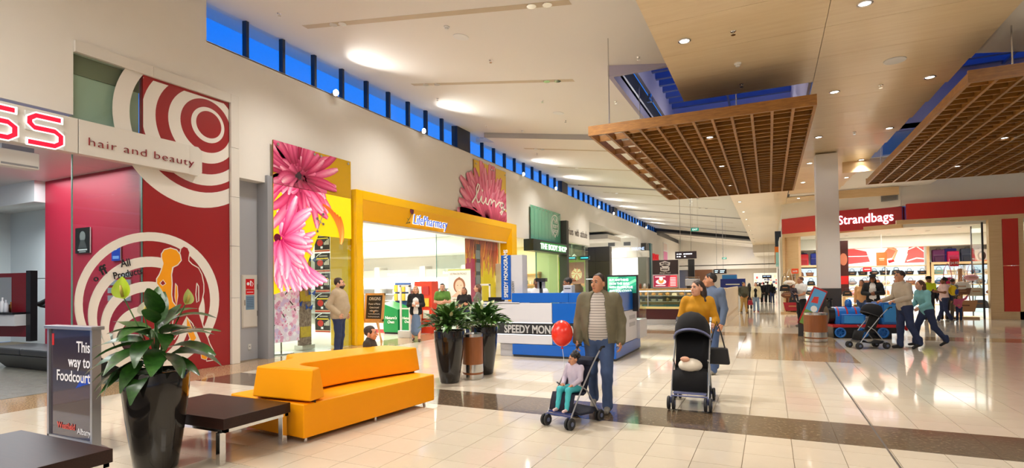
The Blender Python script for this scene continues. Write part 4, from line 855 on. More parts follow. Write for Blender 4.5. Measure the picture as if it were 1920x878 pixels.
struct('wall_cosmetics', MB().box(-15, 28.2, 0, WX-.3, 28.3, 3.75).box(-15.2, 21.8, 0, -15, 28.3, 3.75), mat('cosmetics_lemon', lin(246, 240, 196), .6))
struct('ceiling', MB().box(-15, 21.8, 3.75, WX-.3, 28.3, 3.85).box(-17, 28.3, 4.2, WX-.3, 33.1, 4.3), SHW)
cs = thing('shelf_unit', 'orange timber shelves on the lemon cosmetics shop wall', 'shelving', (-14.8, 27.85, 0)); CW = mat('shelf_orange', lin(216, 150, 84), .5)
for x in (0, 1.6, 3.1): obj('upright', MB().box(x, 0, 0, x+.1, .34, 2.3), CW, cs)
for z in (.7, 1.15, 1.6, 2.2): obj('shelf', MB().box(0, 0, z-.05, 3.2, .34, z), CW, cs)
for i in range(22):
    o = obj('product', prod[(1, 3, 4, 6, 2)[i % 5]], None, None, loc=(-14.6+.27*(i % 11), 27.98, 1.15 if i < 11 else 1.6)); o.scale = (1.3, 1.3, 1.3); tag(o, 'small coloured bottle on the %s orange cosmetics shelf' % ('lower' if i < 11 else 'upper'), 'product', 'cosmetics on the %s shelf' % ('lower' if i < 11 else 'upper'))
cg = thing('glass_pane', 'green tinted glass front of the cosmetics shop', 'shop window', (WX-.1, 24.6, 0), Q90); obj('glass_sheet', MB().box(0, 0, 0, 3.0, .015, 3.2), glass_mat('green_tint_glass', (.72, .88, .78), 1.3), cg); obj('edge', MB().box(-.03, -.02, 0, .02, .03, 3.2), M_('glass_edge'), cg)
struct('pillar', MB().box(WX-.02, 27.66, 0, WX+.42, 28.0, 5.05), mat('fin_charcoal', lin(66, 66, 62), .5))['label'] = 'charcoal fin between the cosmetics shop and the homeware shop'
# ---- homeware window
text_o = thing('script_sign', 'thin grey script lettering on white wall above homeware window', 'wall sign', (WX+.005, 28.3, 3.98), Q90); [text('lettering', s_, .62, mat('script_grey', lin(110, 100, 92), .6), text_o, x_, -.012, .45, 'LEFT', ext=.006, sx=.70) for s_, x_ in (('interiors', .15), ('with', 1.95), ('attitude', 2.95))]
obj('sign_panel', MB().box(.0, -.004, .02, 4.75, 0, 1.6), WHITEWALL, text_o)
hg = thing('glass_pane', 'shop window of the homeware shop with lime interior', 'shop window', (WX-.1, 28.3, 0), Q90); obj('glass_sheet', MB().box(0, 0, 0, 4.8, .015, 3.95), GLASS, hg)
struct('wall_homeware', MB().box(-15, 33.0, 0, WX-.3, 33.1, 3.35), mat('lime_wall', lin(150, 190, 30), .6)); struct('beam', MB().box(-15, 32.5, 3.35, WX-.3, 33.1, 4.2), mat('bulkhead_grey', lin(110, 106, 98), .7))
def pic(A, w, h):
    A.rect(0, 0, w, h, lin(170, 80, 40), lin(120, 60, 30)).disc(w*.5, h*.5, .36, lin(236, 200, 150), 20)
    for k in range(6): a = R(30*k); A.stroke([(w*.5-.36*math.cos(a), h*.5-.42*math.sin(a)), (w*.5, h*.55), (w*.5+.36*math.cos(a+.4), h*.5+.42*math.sin(a+.4))], .05, (lin(226, 90, 40), lin(250, 230, 190))[k % 2])
    A.rect(0, 0, w, .2, lin(226, 140, 60))
poster('wall_picture', 'orange abstract picture on the lime wall of the homeware shop', -11.65, 32.96, 1.42, 1.04, 1.56, 0, pic, 'picture', m=print_mat('poster_lit2', .15, .5))
for i, (x, y, z) in enumerate(((-10.99, 31, 3.3), (-10.6, 31, 3.26), (-11.4, 30.4, 3.5))):
    t = thing('pendant_lamp', ('left white pendant lamp in the homeware window', 'right white pendant lamp in the homeware window', 'high pendant lamp deeper in the homeware shop')[i], 'pendant lamp', (x, y, z), 0, 'pendants'); obj('cord', MB().tube([(0, 0, .1), (0, 0, 4.2-z)], .008, 5), BLACK, t); obj('shade', MB().lathe([(.16, 0), (.05, .1), (.02, .14)], 16), WHITE, t); obj('lamp', MB().lathe([(.12, .02), (0, .02)], 12), LAMP, t)
for i in range(2):
    o = poster('info_screen', ('left small blue screen hanging in the homeware shop', 'right small blue screen hanging in the homeware shop')[i], -11.5+.85*i, 32.3, 3.1-.02*i, .6, .24, 0, lambda A, w, h: A.rect(0, 0, w, h, lin(10, 30, 40)).rect(.05, .1, .5, .16, lin(60, 220, 255)), 'screen', m=SCREEN); obj('hanger', MB().tube([(.3, .01, .24), (.3, .01, 1.1)], .01, 5), STEEL, o)
for i, (x, h) in enumerate(((-12.0, 1.9), (-10.7, 1.5))):
    t = thing('bamboo_stems', ('green stems standing left of the orange picture', 'green stems below the orange picture')[i], 'plant', (x, 32.3, 0)); obj('vase', MB().lathe([(.14, 0), (.17, .3), (.1, .5), (.0, .5)], 14), mat('vase_brown', lin(70, 50, 36), .4), t, True)
    for k in range(6): obj('stem', MB().tube([(.05*math.cos(k), .05*math.sin(k), .45), (.16*math.cos(k*2), .1*math.sin(k), h)], .016, 5), mat('stem_green', lin(96, 140, 40), .5), t)
# ---- recess: dark tiled block, hair studio front
DT = mat('dark_tile', lin(78, 72, 60), .35)
db = thing('tiled_block', 'dark brown tiled block at the corner of the recess', 'shopfront', (-13.4, 37.6, 0))
for k in range(3):
    for j in range(4): obj('tile', MB().box(1.06*k+.006, 0, 1.06*j+.006, 1.06*(k+1)-.006, .6, 1.06*(j+1)-.006), DT, db)
obj('core', MB().box(.02, .02, 0, 3.16, .58, 4.22), BLACK, db)
lit = thing('strip_light', 'thin wall light on the dark tiled block', 'light', (-12.0, 37.57, 1.9)); obj('body', MB().box(0, 0, 0, .7, .03, .06), WHITE, lit); obj('lamp', MB().box(.02, -.01, .01, .68, 0, .04), mat('strip_glow', (1, 1, 1), .5, emit=2), lit)
struct('beam', MB().box(-17, 40, 5.0, -11.0, 44, 5.35), WHITEWALL)['label'] = 'white dropped soffit in the recess'
rw = thing('curved_fascia', 'curved cream fascia with blue white letters over the bright hair studio', 'shop sign', (-12.6, 46.0, 3.78))
cv = lambda x: -.5*math.sin(PI*x/3.4)
for k in range(4):
    a, b = .85*k, .85*(k+1); obj('panel', MB().add([(a+.01, cv(a), 0), (b-.01, cv(b), 0), (b-.01, .7, 0), (a+.01, .7, 0), (a+.01, cv(a), .55), (b-.01, cv(b), .55), (b-.01, .7, .55), (a+.01, .7, .55)], [(0, 3, 2, 1), (4, 5, 6, 7), (0, 1, 5, 4), (1, 2, 6, 5), (2, 3, 7, 6), (3, 0, 4, 7)]), mat('fascia_cream', lin(206, 200, 182), .5), rw)
[text('glow_letters', s_, .36, mat('letter_bluewhite', (.5, .62, .9), .5, emit=.7, ecol=(.45, .65, 1)), rw, x_, -.5, .58, 'LEFT', ext=.02, sx=.82) for s_, x_ in (('RODNEY', .75), ('WAYNE', 2.15))]
obj('column', MB().box(2.6, -.3, -3.78, 3.3, .5, 0), mat('column_olive', lin(104, 104, 90), .4), rw); obj('column', MB().box(-.2, -.1, -3.78, .1, .5, 0), mat('pale_panel', lin(200, 206, 196), .5), rw)
obj('lit_back', MB().box(.1, .9, -3.78, 2.6, .95, 0), mat('studio_glow', (1, 1, .97), .5, emit=.9), rw)
for i, x in enumerate((-12.95, -11.55)):
    v = thing('air_vent', ('left grey air vent on the recess wall', 'right grey air vent on the recess wall')[i], 'vent', (x, 47.17, 4.9)); obj('frame', MB().box(0, 0, 0, .62, .02, .32), GREY, v)
    for k in range(5): obj('slat', MB().box(.03, -.012, .04+.055*k, .59, 0, .065+.055*k), DARK, v)
# ---- far left signs
for i, (y0, y1, z0, z1, m, lab) in enumerate(((48.4, 49.9, 0, 5.15, M_('fin_charcoal'), 'charcoal blade wall beyond the recess'), (50.4, 51.3, 0, 5.25, mat('fin_teal', lin(10, 96, 104), .4), 'teal blade beside the charcoal blade'))):
    o = struct('pillar', MB().box(WX, y0, z0, -9.85, y1, z1), m); o['label'] = lab
fl_ = thing('red_sign', 'red sign letters on the far left wall above the bakery counter', 'shop sign', (WX+.02, 53.2, 3.75), Q90); [obj('letter_stroke', MB().tube([(.7*k+.4+.22*math.cos(a_*.5), -.04, .38+.3*math.sin(a_*.5)) for a_ in range(2+k % 3, 12)], .07, 8), mat('letter_scarlet', lin(226, 40, 50), .5, emit=.3), fl_, True) for k in range(5)]
pb_ = poster('pink_banner', 'small pink banner and script on the far left wall', WX+.03, 59.5, 3.6, 3.2, 2.4, Q90, lambda A, w, h: (A.rect(.2, 0, w-.6, 1.4, lin(220, 110, 170)), A.rect(.2, 1.55, w-.6, 2.3, lin(226, 206, 200))), 'banner')
struct('wall_left_far', MB().box(-10.6, 56.2, 0, WX, 71, 6.5), WHITEWALL)
struct('window_6', MB().box(-10.5, 56.2, 6.5, WX-.05, 71, 7.7), POST)['label'] = 'dark high windows at the far end of the left wall'
for i, (y0, y1, c, lab) in enumerate(((57, 58.2, lin(70, 60, 56), 'dark shop front strip on the far left wall'), (61.5, 62.5, lin(196, 160, 90), 'tan shop front strip on the far left wall'), (65, 67.5, lin(60, 52, 48), 'dark shop entrance near the end of the left wall'))):
    o = struct('door_%d' % (i+1), MB().box(WX, y0, 0, WX+.12, y1, 3.4), mat('front%d' % i, c, .5)); o['label'] = lab
# ================================================================ KIOSKS IN THE MALL
KW = mat('kiosk_white', lin(222, 222, 228), .35)
KB = mat('kiosk_black', lin(40, 40, 42), .35)
ki = thing('service_kiosk', 'blue and white service kiosk with black name band', 'kiosk', (-5.6, 10.85, 0))
# local x 0 .. 2.75 (corner at world -2.85), depth 2.3
W_, D_ = 2.75, 2.3
def kpanel(name, x0, x1, z0, z1, m, y=-.0, th=.06, lab=None): return obj(name, MB().box(x0, y, z0, x1, y+th, z1), m, ki, bevel=.006, label=lab)
kpanel('top_panel', .41, 1.74, 1.2, 1.41, BLUE); kpanel('top_panel', 1.745, W_, 1.2, 1.41, BLUE)
kpanel('white_panel', -.02, 1.36, .76, 1.19, KW); kpanel('side_blue_panel', 1.37, W_, .76, 1.19, BLUE)
kpanel('name_band', -.02, W_, .5, .75, KB, -.01); kpanel('white_panel', -.02, 1.36, .29, .49, KW); kpanel('side_blue_panel', 1.37, W_, .29, .49, BLUE)
kpanel('low_panel', .41, W_, .05, .28, BLUE); kpanel('grey_panel', .08, .40, 0, .28, mat('kiosk_grey', lin(180, 180, 186), .4), .06)
obj('kick_board', MB().box(.42, .03, 0, W_-.03, D_, .05), DARK, ki)
obj('worktop', MB().box(-.5, .0, 1.17, .6, .55, 1.21), KW, ki); obj('carcass', MB().box(.12, .07, .05, W_-.08, .6, 1.16).box(W_-.7, .6, .05, W_-.08, D_, 1.0), KW, ki)
# returning right side, sloping steps as in the picture
rs = lambda name, y0, y1, z0, z1, m: obj(name, MB().box(W_-.06, y0, z0, W_, y1, z1), m, ki, bevel=.005)
rs('top_panel', .07, D_, 1.0, 1.41, BLUE); rs('white_panel', .07, D_-.35, .3, .99, KW); rs('low_panel', .07, D_, .05, .29, BLUE)
obj('white_cabinet', MB().box(W_-.6, D_-.3, .28, W_+.06, D_+.5, .72), KW, ki, bevel=.01); obj('glass_case', MB().box(W_-.6, D_-.3, .73, W_+.05, D_+.5, 1.0), GLASS, ki)
for z in (.62, .78): obj('vent_plate', MB().box(W_-.001, 1.2, z, W_+.006, 1.75, z+.09), mat('kiosk_grey', (0, 0, 0)), ki)
text('band_lettering', 'SPEEDY MONOGRAMS', .24, mat('letter_silver', lin(200, 200, 200), .4), ki, .22, -.014, .535, 'LEFT', ext=.003, sx=.78, bold=.006)
GLO = mat('lit_edge', (.9, .93, 1), .5, emit=2.0)
obj('lit_strip', MB().box(-.02, .0, .752, 1.36, .03, .762), GLO, ki); obj('lit_strip', MB().box(-.02, .0, .49, 1.36, .03, .498), GLO, ki)
tw = thing('sign_tower', 'upright blue and grey sign box standing on the kiosk counter', 'sign', (-5.52, 11.0, 1.21))
obj('blue_face', MB().box(0, 0, 0.05, .235, .3, 1.06), mat('tower_blue', lin(0, 84, 178), .35), tw); obj('grey_face', MB().box(.24, .02, 0.0, .52, .3, 1.06), mat('tower_grey', lin(206, 206, 210), .4), tw)
text('tower_lettering', 'SPEEDY MONOGRAMS', .135, WHITE, tw, .165, -.004, .1, 'LEFT', ext=.002, sx=.80, roll=R(-90), bold=.004)
text('tower_lettering', 'EMBROIDERY', .085, mat('letter_dark', lin(70, 70, 74), .5), tw, .315, .016, .02, 'LEFT', ext=.002, sx=.9, roll=R(-90))
tl_ = thing('laptop', 'black laptop lying on the white kiosk counter below the tower', 'laptop', (-6.0, 11.0, 1.21)); obj('base', MB().box(0, 0, 0, .42, .28, .02), BLACK, tl_); obj('lid', MB().box(0, .26, .02, .42, .29, .1), BLACK, tl_)
tv = thing('advert_screen', 'black framed screen with green advert on the kiosk corner', 'screen', (-3.46, 12.4, .95))
obj('frame', MB().box(0, 0, 0, .74, .1, .84), BLACK, tv, bevel=.008); A = Art((.03, .0, .70, .80))
A.rect(.03, .42, .70, .80, lin(20, 120, 90)).poly([(.03, .5), (.3, .8), (.03, .8)], lin(90, 180, 130)).poly([(.03, .42), (.5, .8), (.7, .8), (.7, .6)], lin(40, 150, 110)).stroke([(.1, .42), (.7, .72)], .06, lin(120, 206, 150)).rect(.55, .42, .7, .5, lin(10, 90, 70)); A.build('screen_image', SCREEN, tv, (0, -.003, 0))
for i, s in enumerate(('BUY ANYTHING', 'FROM THIS MALL', 'WITH GLOBALPLUS', 'AND YOU COULD')): text('screen_lettering', s, .074, mat('screen_white', (1, 1, 1), .5, emit=1), tv, .07, -.012, .70-.085*i, 'LEFT', ext=.001, sx=.84, bold=.002)
prn = thing('till_unit', 'small grey till box on the blue kiosk top', 'till', (-4.1, 11.2, 1.41)); obj('body', MB().box(0, 0, -.2, .2, .22, .16), mat('till_grey', lin(200, 200, 204), .4), prn, bevel=.01); obj('slot', MB().box(.03, -.004, .08, .17, 0, .1), DARK, prn)
es = thing('sewing_machine', 'dark embroidery machine head between the two kiosk workers', 'machine', (-4.86, 11.62, 0)); obj('stand', MB().box(-.1, -.1, 0, .3, .2, 1.0), DARK, es); obj('post', MB().box(.02, 0, 1.0, .08, .06, 1.72), DARK, es); obj('arm', MB().box(-.05, -.06, 1.66, .2, .06, 1.74), BLACK, es); obj('thread_rack', MB().box(-.03, 0, 1.5, .16, .02, 1.66), GREY, es)
pt_ = thing('brown_pot', 'round brown pot behind the kiosk counter', 'pot', (-3.95, 11.7, 0)); obj('plinth', MB().box(-.2, -.2, 0, .2, .2, 1.36), KW, pt_); obj('body', MB().lathe([(.08, 1.36), (.14, 1.42), (.15, 1.5), (.09, 1.58), (.1, 1.6)], 16), mat('pot_brown', lin(96, 76, 50), .4), pt_, True)
# ---- bakery counter
bk = thing('bakery_counter', 'long glass bakery counter with dark red base', 'counter', (-5.6, 21.0, 0)); L_ = 4.1
obj('plinth', MB().box(.05, .08, 0, L_-.05, 1.0, .2), STEEL, bk); obj('red_base', MB().box(0, 0, .2, L_, 1.05, .6), mat('bakery_red', lin(72, 16, 18), .3), bk); obj('ledge', MB().box(0, -.02, .6, L_, 1.05, .68), mat('bakery_cream', lin(236, 214, 140), .4, emit=.12), bk)
for z in (.86, 1.08): obj('glass_shelf', MB().box(.02, .12, z, L_-.02, .9, z+.02), mat('case_shelf', lin(206, 200, 186), .3), bk)
obj('case_back', MB().box(0, .92, .68, L_, 1.0, 1.32), mat('case_back', lin(226, 214, 190), .5), bk)
obj('front_glass', MB().box(0, .0, .68, L_, .01, 1.3), GLASS, bk); obj('top', MB().box(-.02, -.04, 1.3, L_+.02, 1.05, 1.37), ramp_mat('counter_tan', [(.3, lin(196, 150, 90)), (.7, lin(220, 180, 120))], 6, .3), bk)
for k in range(4): obj('mullion', MB().box(k*L_/3-.015, -.012, .68, k*L_/3+.015, .0, 1.3), STEEL, bk)
obj('lamp_tube', MB().box(.05, .06, 1.26, L_-.05, .1, 1.29), mat('case_lamp', (1, .96, .86), .5, emit=5), bk)
fm = [mat('food%d' % i, c, .6, noise=.2, nscale=20) for i, c in enumerate((lin(214, 160, 90), lin(240, 222, 190), lin(120, 70, 40), lin(226, 190, 120), lin(90, 130, 140)))]
food = [mesh_of(MB().ell((0, 0, .05), (.09, .08, .06), 10, 6), 'bun', fm[0], True), mesh_of(MB().lathe([(.05, 0), (.065, .06), (.07, .07), (.05, .1), (0, .11)], 10), 'muffin', fm[3], True), mesh_of(MB().box(-.09, -.07, 0, .09, .07, .07), 'slice', fm[1]), mesh_of(MB().box(-.08, -.06, 0, .08, .06, .08), 'brownie', fm[2]), mesh_of(MB().box(-.14, -.1, 0, .14, .1, .06), 'tray', fm[4])]
rnd = random.Random(11)
for z, lv_, opts in ((1.10, 'top', (0, 0, 1, 2, 0)), (.88, 'middle', (2, 3, 1, 0, 2)), (.68, 'bottom', (4, 4, 2, 4, 3))):
    for k in range(15):
        me = food[rnd.choice(opts)]; o = obj(me.name, me, None, None, loc=(-5.4+.265*k, 21.3, z+.003)); o.scale = (1, 1, rnd.uniform(.9, 1.3)); tag(o, 'baked item on the %s shelf of the bakery case' % lv_, 'food', 'food on the %s bakery shelf' % lv_)
struct('wall_kiosk', MB().box(-1.5, 21.0, 0, -1.42, 29.2, 1.36), ramp_mat('pale_ply', [(.3, lin(222, 200, 168)), (.7, lin(232, 214, 186))], 3, .4))['label'] = 'pale plywood side of the bakery kiosk'
for z in (.3, .36): struct('trim_3', MB().box(-1.41, 21.3, z, -1.405, 29, z+.02), MAPLE)
ms = thing('menu_sign', 'dark brown bakery sign board with white emblem above a lit menu', 'shop sign', (-4.2, 21.85, 1.37)); DB = mat('sign_brown', lin(42, 24, 22), .4)
obj('board', MB().box(0, 0, 0, .98, .12, 1.12), DB, ms); obj('screen_frame', MB().box(.0, -.04, .02, .98, 0, .55), mat('frame_silver', lin(186, 180, 186), .3), ms)
A = Art((.04, .06, .94, .51)); A.rect(.04, .06, .94, .51, lin(200, 50, 60)).poly([(.04, .06), (.6, .06), (.7, .51), (.04, .51)], lin(130, 20, 50)).disc(.33, .26, .2, lin(240, 220, 226), 20, .1).disc(.33, .3, .11, lin(220, 120, 60), 16).disc(.33, .38, .07, lin(250, 240, 230), 12); [A.rect(.68, .1+.06*k, .9, .13+.06*k, lin(255, 190, 190)) for k in range(6)]; A.rect(.1, .44, .5, .47, lin(255, 220, 220)).rect(.12, .1, .5, .13, lin(255, 220, 220)); A.build('menu_screen', SCREEN, ms, (0, -.042, 0))
A = Art(); wc = lin(222, 216, 208)
A.poly([(.27, 1.02), (.48, 1.08), (.69, 1.02), (.67, .9), (.48, .95), (.29, .9)], wc).poly([(.34, .9), (.48, .88), (.66, .9), (.58, .8), (.42, .78)], wc).poly([(.3, .84), (.48, .79), (.66, .84), (.65, .7), (.48, .66), (.31, .7)], wc); A.build('emblem', INK, ms, (0, -.004, 0))
text('emblem_lettering', 'MUFFIN', .1, DB, ms, .48, -.03, .955, ext=.002, sx=.85, bold=.004); text('emblem_lettering', 'BREAK', .1, DB, ms, .48, -.03, .715, ext=.002, sx=.9, bold=.004); text('emblem_lettering', 'Always Fresh', .1, mat('letter_cream', wc, .5), ms, .48, -.02, .585, ext=.002, shear=.3, sx=.8)
cm = thing('coffee_machine', 'steel coffee machine on the bakery counter', 'coffee machine', (-2.9, 21.4, 1.37)); obj('body', MB().box(0, 0, .08, .5, .4, .36), STEEL, cm, bevel=.02); obj('feet', MB().box(.05, .05, 0, .45, .35, .08), DARK, cm); obj('cup_rail', MB().tube([(.02, .02, .42), (.48, .02, .42), (.48, .38, .42)], .01, 5), CHROME, cm)
for k in range(7):
    o = obj('jar', MB().lathe([(.05, 0), (.055, .14), (.04, .17), (.045, .2), (0, .2)], 9), (fm[2], WHITE, DARK, fm[0])[k % 4], None, True, loc=(-5.3+.17*k, 21.5, 1.37)); tag(o, '%s jar on the bakery counter, the %s from its left end' % (('brown', 'white', 'dark', 'tan')[k % 4], ORD[k]), 'jar', 'jars on the bakery counter')
bx = thing('blue_booth', 'dark blue kiosk box beyond the bakery', 'kiosk', (-2.4, 31.5, 0)); obj('body', MB().box(0, 0, 0, 1.2, .8, 1.4), KW, bx); obj('blue_top', MB().box(-.02, -.02, 1.15, 1.22, .82, 1.75), mat('booth_blue', lin(20, 40, 130), .4), bx); obj('light_blue_top', MB().box(.05, .3, 1.75, .8, .6, 1.98), mat('booth_light', lin(60, 150, 210), .4), bx)
obj('pale_line', MB().box(.25, -.026, 1.42, .95, -.02, 1.48), WHITE, bx)
# ---- hanging signs and exit signs
def hang(lab, x, y, z, w, h, zt, lines, ink=(.9, .92, 1)):
    t = thing('hanging_sign', lab, 'hanging sign', (x, y, z)); obj('board', MB().box(0, 0, 0, w, .08, h), mat('sign_dark', lin(38, 26, 34), .4), t)
    for xx in (w*.25, w*.75): obj('rod', MB().tube([(xx, .04, h), (xx, .04, zt-z)], .012, 6), STEEL, t)
    A = Art()
    for i, s in enumerate(lines):
        for x_, l_ in s: A.rect(w*x_, h*(.58-.34*i), w*(x_+l_), h*(.72-.34*i), ink)
    A.build('lit_marks', print_mat('marks_glow', 1.2), t, (0, -.004, 0))
    return t
hang('dark hanging direction sign over the bakery counter', -3.95, 26, 2.69, .95, .34, 6.25, (((.08, .06), (.18, .12), (.4, .08), (.5, .3)), ((.08, .06), (.18, .08), (.42, .08))))
hang('smaller dark direction sign further along the mall', -3.5, 40, 2.16, .84, .32, 6.32, (((.1, .25), (.5, .35)), ((.1, .2), (.5, .3))), (.6, .9, 1))
hang('far blue direction sign before the back wall', -.65, 60, 1.88, .85, .32, 5.44, (((.1, .3), (.48, .4)),), (.4, .6, 1))
psn = thing('post_sign', 'dark pole standing below the hanging sign', 'post', (-3.35, 26.4, 1.36)); obj('post', MB().box(0, 0, -1.36, .12, .1, 1.3), DARK, psn); obj('cap', MB().box(-.08, -.02, .3, .2, .12, 1.32), BLACK, psn)
for i, (x, y, z, zt) in enumerate(((-3.21, 26, 3.95, 6.2), (-3.3, 45, 3.35, 6.24))):
    e = thing('exit_sign', ('green exit sign hanging above the bakery kiosk', 'second green exit sign, smaller, deep in the mall')[i], 'exit sign', (x, y, z)); obj('board', MB().box(0, 0, 0, .33, .04, .15), mat('exit_green', lin(0, 130, 110), .4, emit=.5), e); text('lettering', 'EXIT', .11, mat('exit_white', (1, 1, 1), .5, emit=1), e, .165, -.006, .035, ext=.001)
    for xx in (.05, .28): obj('wire', MB().tube([(xx, .02, .15), (xx, .02, zt-z)], .004, 4), STEEL, e)
# ================================================================ BAG SHOP ON THE RIGHT
BR = mat('shop_red', lin(196, 44, 26), .35); BRS = mat('sign_red', lin(178, 30, 36), .35)
bsf = thing('shopfront_frame', 'maple frame and red band across the bag shop front', 'shopfront', (4.9, 27.0, 0))
obj('red_band', MB().box(.26, -.02, 4.05, 10.5, .2, 4.70), BR, bsf); obj('maple_strip', MB().box(-.1, -.01, 3.88, 10.5, .2, 4.05), MAPLE, bsf)
for x0, x1 in ((2.86, 3.26), (3.73, 3.9)): obj('maple_post', MB().box(x0, -.01, .0, x1, .25, 3.88), MAPLE, bsf)
obj('maple_sill', MB().box(3.26, -.01, 0, 10.5, .2, .30), MAPLE, bsf)
for z0, z1 in ((.3, 2.06), (2.08, 3.88)): obj('red_panel', MB().box(3.27, -.03, z0, 3.74, .2, z1), BR, bsf)
obj('glass_sheet', MB().box(3.9, .05, .3, 10.4, .065, 3.88), GLASS, bsf)
gdr = thing('glass_door', 'dark edged open glass door at the right of the bag shop entrance', 'door', (7.55, 27.05, 0)); obj('leaf', MB().box(0, 0, .02, .012, 1.2, 3.75), GLASS, gdr); obj('rail', MB().box(-.01, -.04, 0, .05, .0, 3.8), DARK, gdr); obj('rail', MB().box(-.01, 1.2, 0, .03, 1.24, 3.8), DARK, gdr)
# slanted left part of the front
dvec = Vector((.62-5.0, 30.0-27.2)); ang = math.atan2(-dvec.y, -dvec.x); LD = dvec.length
dsf = thing('shopfront_frame', 'slanting red band and maple post on the left of the bag shop', 'shopfront', (.62, 29.95, 0), ang)
obj('red_band', MB().box(0, -.02, 3.92, LD*.5, .2, 4.66), BR, dsf); obj('inner_band', MB().box(LD*.5, .55, 3.92, LD-.1, .75, 4.66), BR, dsf); obj('maple_strip', MB().box(0, -.01, 3.74, LD, .2, 3.92), MAPLE, dsf); obj('maple_post', MB().box(0, -.01, 0, .12, .3, 3.74), MAPLE, dsf); obj('maple_panel', MB().box(.12, .1, 0, .75, .3, 3.74), MAPLE, dsf)
sg_ = thing('shop_name_sign', 'red sign board with white glowing shop name', 'shop sign', (2.62, 28.45, 3.8), R(-19))
obj('board', MB().box(0, -.12, 0, 2.65, .35, .93), BRS, sg_, bevel=.01)
text('glow_letters', 'Strandbags', .56, mat('letter_glow', (1, .96, 1), .5, emit=1.3, ecol=(.95, .9, 1)), sg_, 1.32, -.14, .3, ext=.02, sx=.82, bold=.004, space=1.04)
vn = thing('air_vent', 'grey air vent above the red shop name sign', 'vent', (4.42, 27.5, 4.9), R(-32)); obj('frame', MB().box(0, -.15, 0, .62, -.1, .25), GREY, vn)
for k in range(6): obj('slat', MB().box(.03, -.17, .03+.035*k, .59, -.15, .045+.035*k), mat('vent_slat', lin(120, 118, 112), .5), vn)
# room
struct('wall_shop', MB().box(.7, 33.4, 0, 16, 33.6, 3.8).box(.5, 30.2, 0, .62, 33.6, 3.8), SHW)
struct('ceiling', MB().add([(.62, 30.05, 3.75), (5.0, 27.25, 3.75), (16, 27.25, 3.75), (16, 33.6, 3.75), (.62, 33.6, 3.75), (.62, 30.05, 3.9), (5.0, 27.25, 3.9), (16, 27.25, 3.9), (16, 33.6, 3.9), (.62, 33.6, 3.9)], [(4, 3, 2, 1, 0), (5, 6, 7, 8, 9)]+[(i, (i+1) % 5, 5+(i+1) % 5, 5+i) for i in range(5)]), SHW)
struct('beam', MB().box(1.2, 32.2, 3.2, 14, 33.39, 3.74), SHW)
for i, (x, y) in enumerate(((4.3, 29.5), (5.6, 28.6), (6.4, 29.6), (7.2, 28.4), (3.4, 30.5), (8.6, 29.2), (9.6, 28.4), (5.2, 31.0), (2.2, 31.2))):
    t = thing('downlight', 'round shop downlight in the bag shop ceiling, %s' % ('above the orange hanging poster', 'near the right of the name sign', 'over the walking couple', 'nearest the right doorway', 'just right of the column', 'near the glass door', 'rightmost in the doorway', 'deepest in the middle', 'left of the column')[i], 'downlight', (x, y, 3.748), 0, 'bag shop downlights'); obj('rim', rim_me, None, t); obj('lamp', bulb_me, None, t); spot('shop_bulb', t, (0, 0, -.05), 190, (0, 0, 0), R(140), .9, (1, .97, .93), .08)
SHM = ramp_mat('shop_maple', [(.25, lin(222, 190, 140)), (.75, lin(234, 206, 160))], 3, .4, stretch=(1, 9, 9))
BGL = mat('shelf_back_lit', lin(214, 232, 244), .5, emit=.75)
def bags_unit(lab, x0, x1, zs, top, back=True):
    u = thing('shelf_unit', lab, 'shelving', (x0, 32.85, 0)); w = x1-x0
    for x in (0, w-.12): obj('upright', MB().box(x, 0, 0, x+.12, .5, top), SHM, u)
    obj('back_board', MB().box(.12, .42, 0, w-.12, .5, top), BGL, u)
    for z in zs: obj('shelf', MB().box(.12, 0, z-.05, w-.12, .42, z), SHM, u)
    obj('head_board', MB().box(0, -.02, top-.12, w, .5, top), SHM, u)
    obj('divider', MB().box(w/2-.015, .02, .2, w/2+.015, .42, 2.3), WHITE, u)
    return u
ZS = (.83, 1.33, 1.83, 2.30)
bags_unit('middle wall of bag shelves under the lit red picture', 3.55, 7.15, (.35,)+ZS, 3.5); bags_unit('right wall of bag shelves below the suitcases', 7.2, 9.9, (.35,)+ZS, 2.42); bags_unit('left wall of bag shelves behind the column', 1.15, 3.5, (.35,)+ZS, 2.42); bags_unit('far right wall of shelves behind the shop window', 10.1, 14.5, (.35,)+ZS, 3.2)
def lit(A, w, h):
    A.rect(0, 0, w, h, lin(250, 236, 230)).poly([(0, .0), (.95, .1), (.8, h*.7), (0, h*.95)], lin(214, 74, 74)).poly([(.05, h*.95), (.9, h*.72), (.9, h*.8), (.1, h)], lin(246, 220, 210)).rect(.98, 0, 1.03, h, (1, 1, 1)).rect(0, h*.42, 1.3, h*.46, (1, 1, 1))
    A.poly([(1.5, h*.2), (1.9, h*.3), (2.1, h*.8), (1.8, h*.95), (1.55, h*.6)], lin(196, 110, 80)).stroke([(1.7, h*.9), (2.1, h*.7), (1.9, h*.1)], .1, lin(226, 150, 110)).poly([(1.75, .0), (2.0, .08), (1.95, h*.2), (1.7, h*.16)], lin(160, 30, 30)).poly([(2.4, 0), (w, 0), (w, h), (2.6, h*.9)], lin(230, 90, 86)).stroke([(2.5, h*.1), (2.9, h*.25), (w, h*.2)], .06, lin(250, 236, 226)).stroke([(2.5, h*.7), (2.9, h*.9), (w, h*.6)], .05, lin(250, 236, 226)).poly([(2.25, 0), (2.4, 0), (2.55, h*.5), (2.35, h*.6)], lin(250, 220, 200))
poster('lit_picture', 'wide backlit red and cream picture above the bag shelves', 3.72, 32.82, 2.42, 3.2, .9, 0, lit, 'picture', m=print_mat('lit_picture_ink', .7))
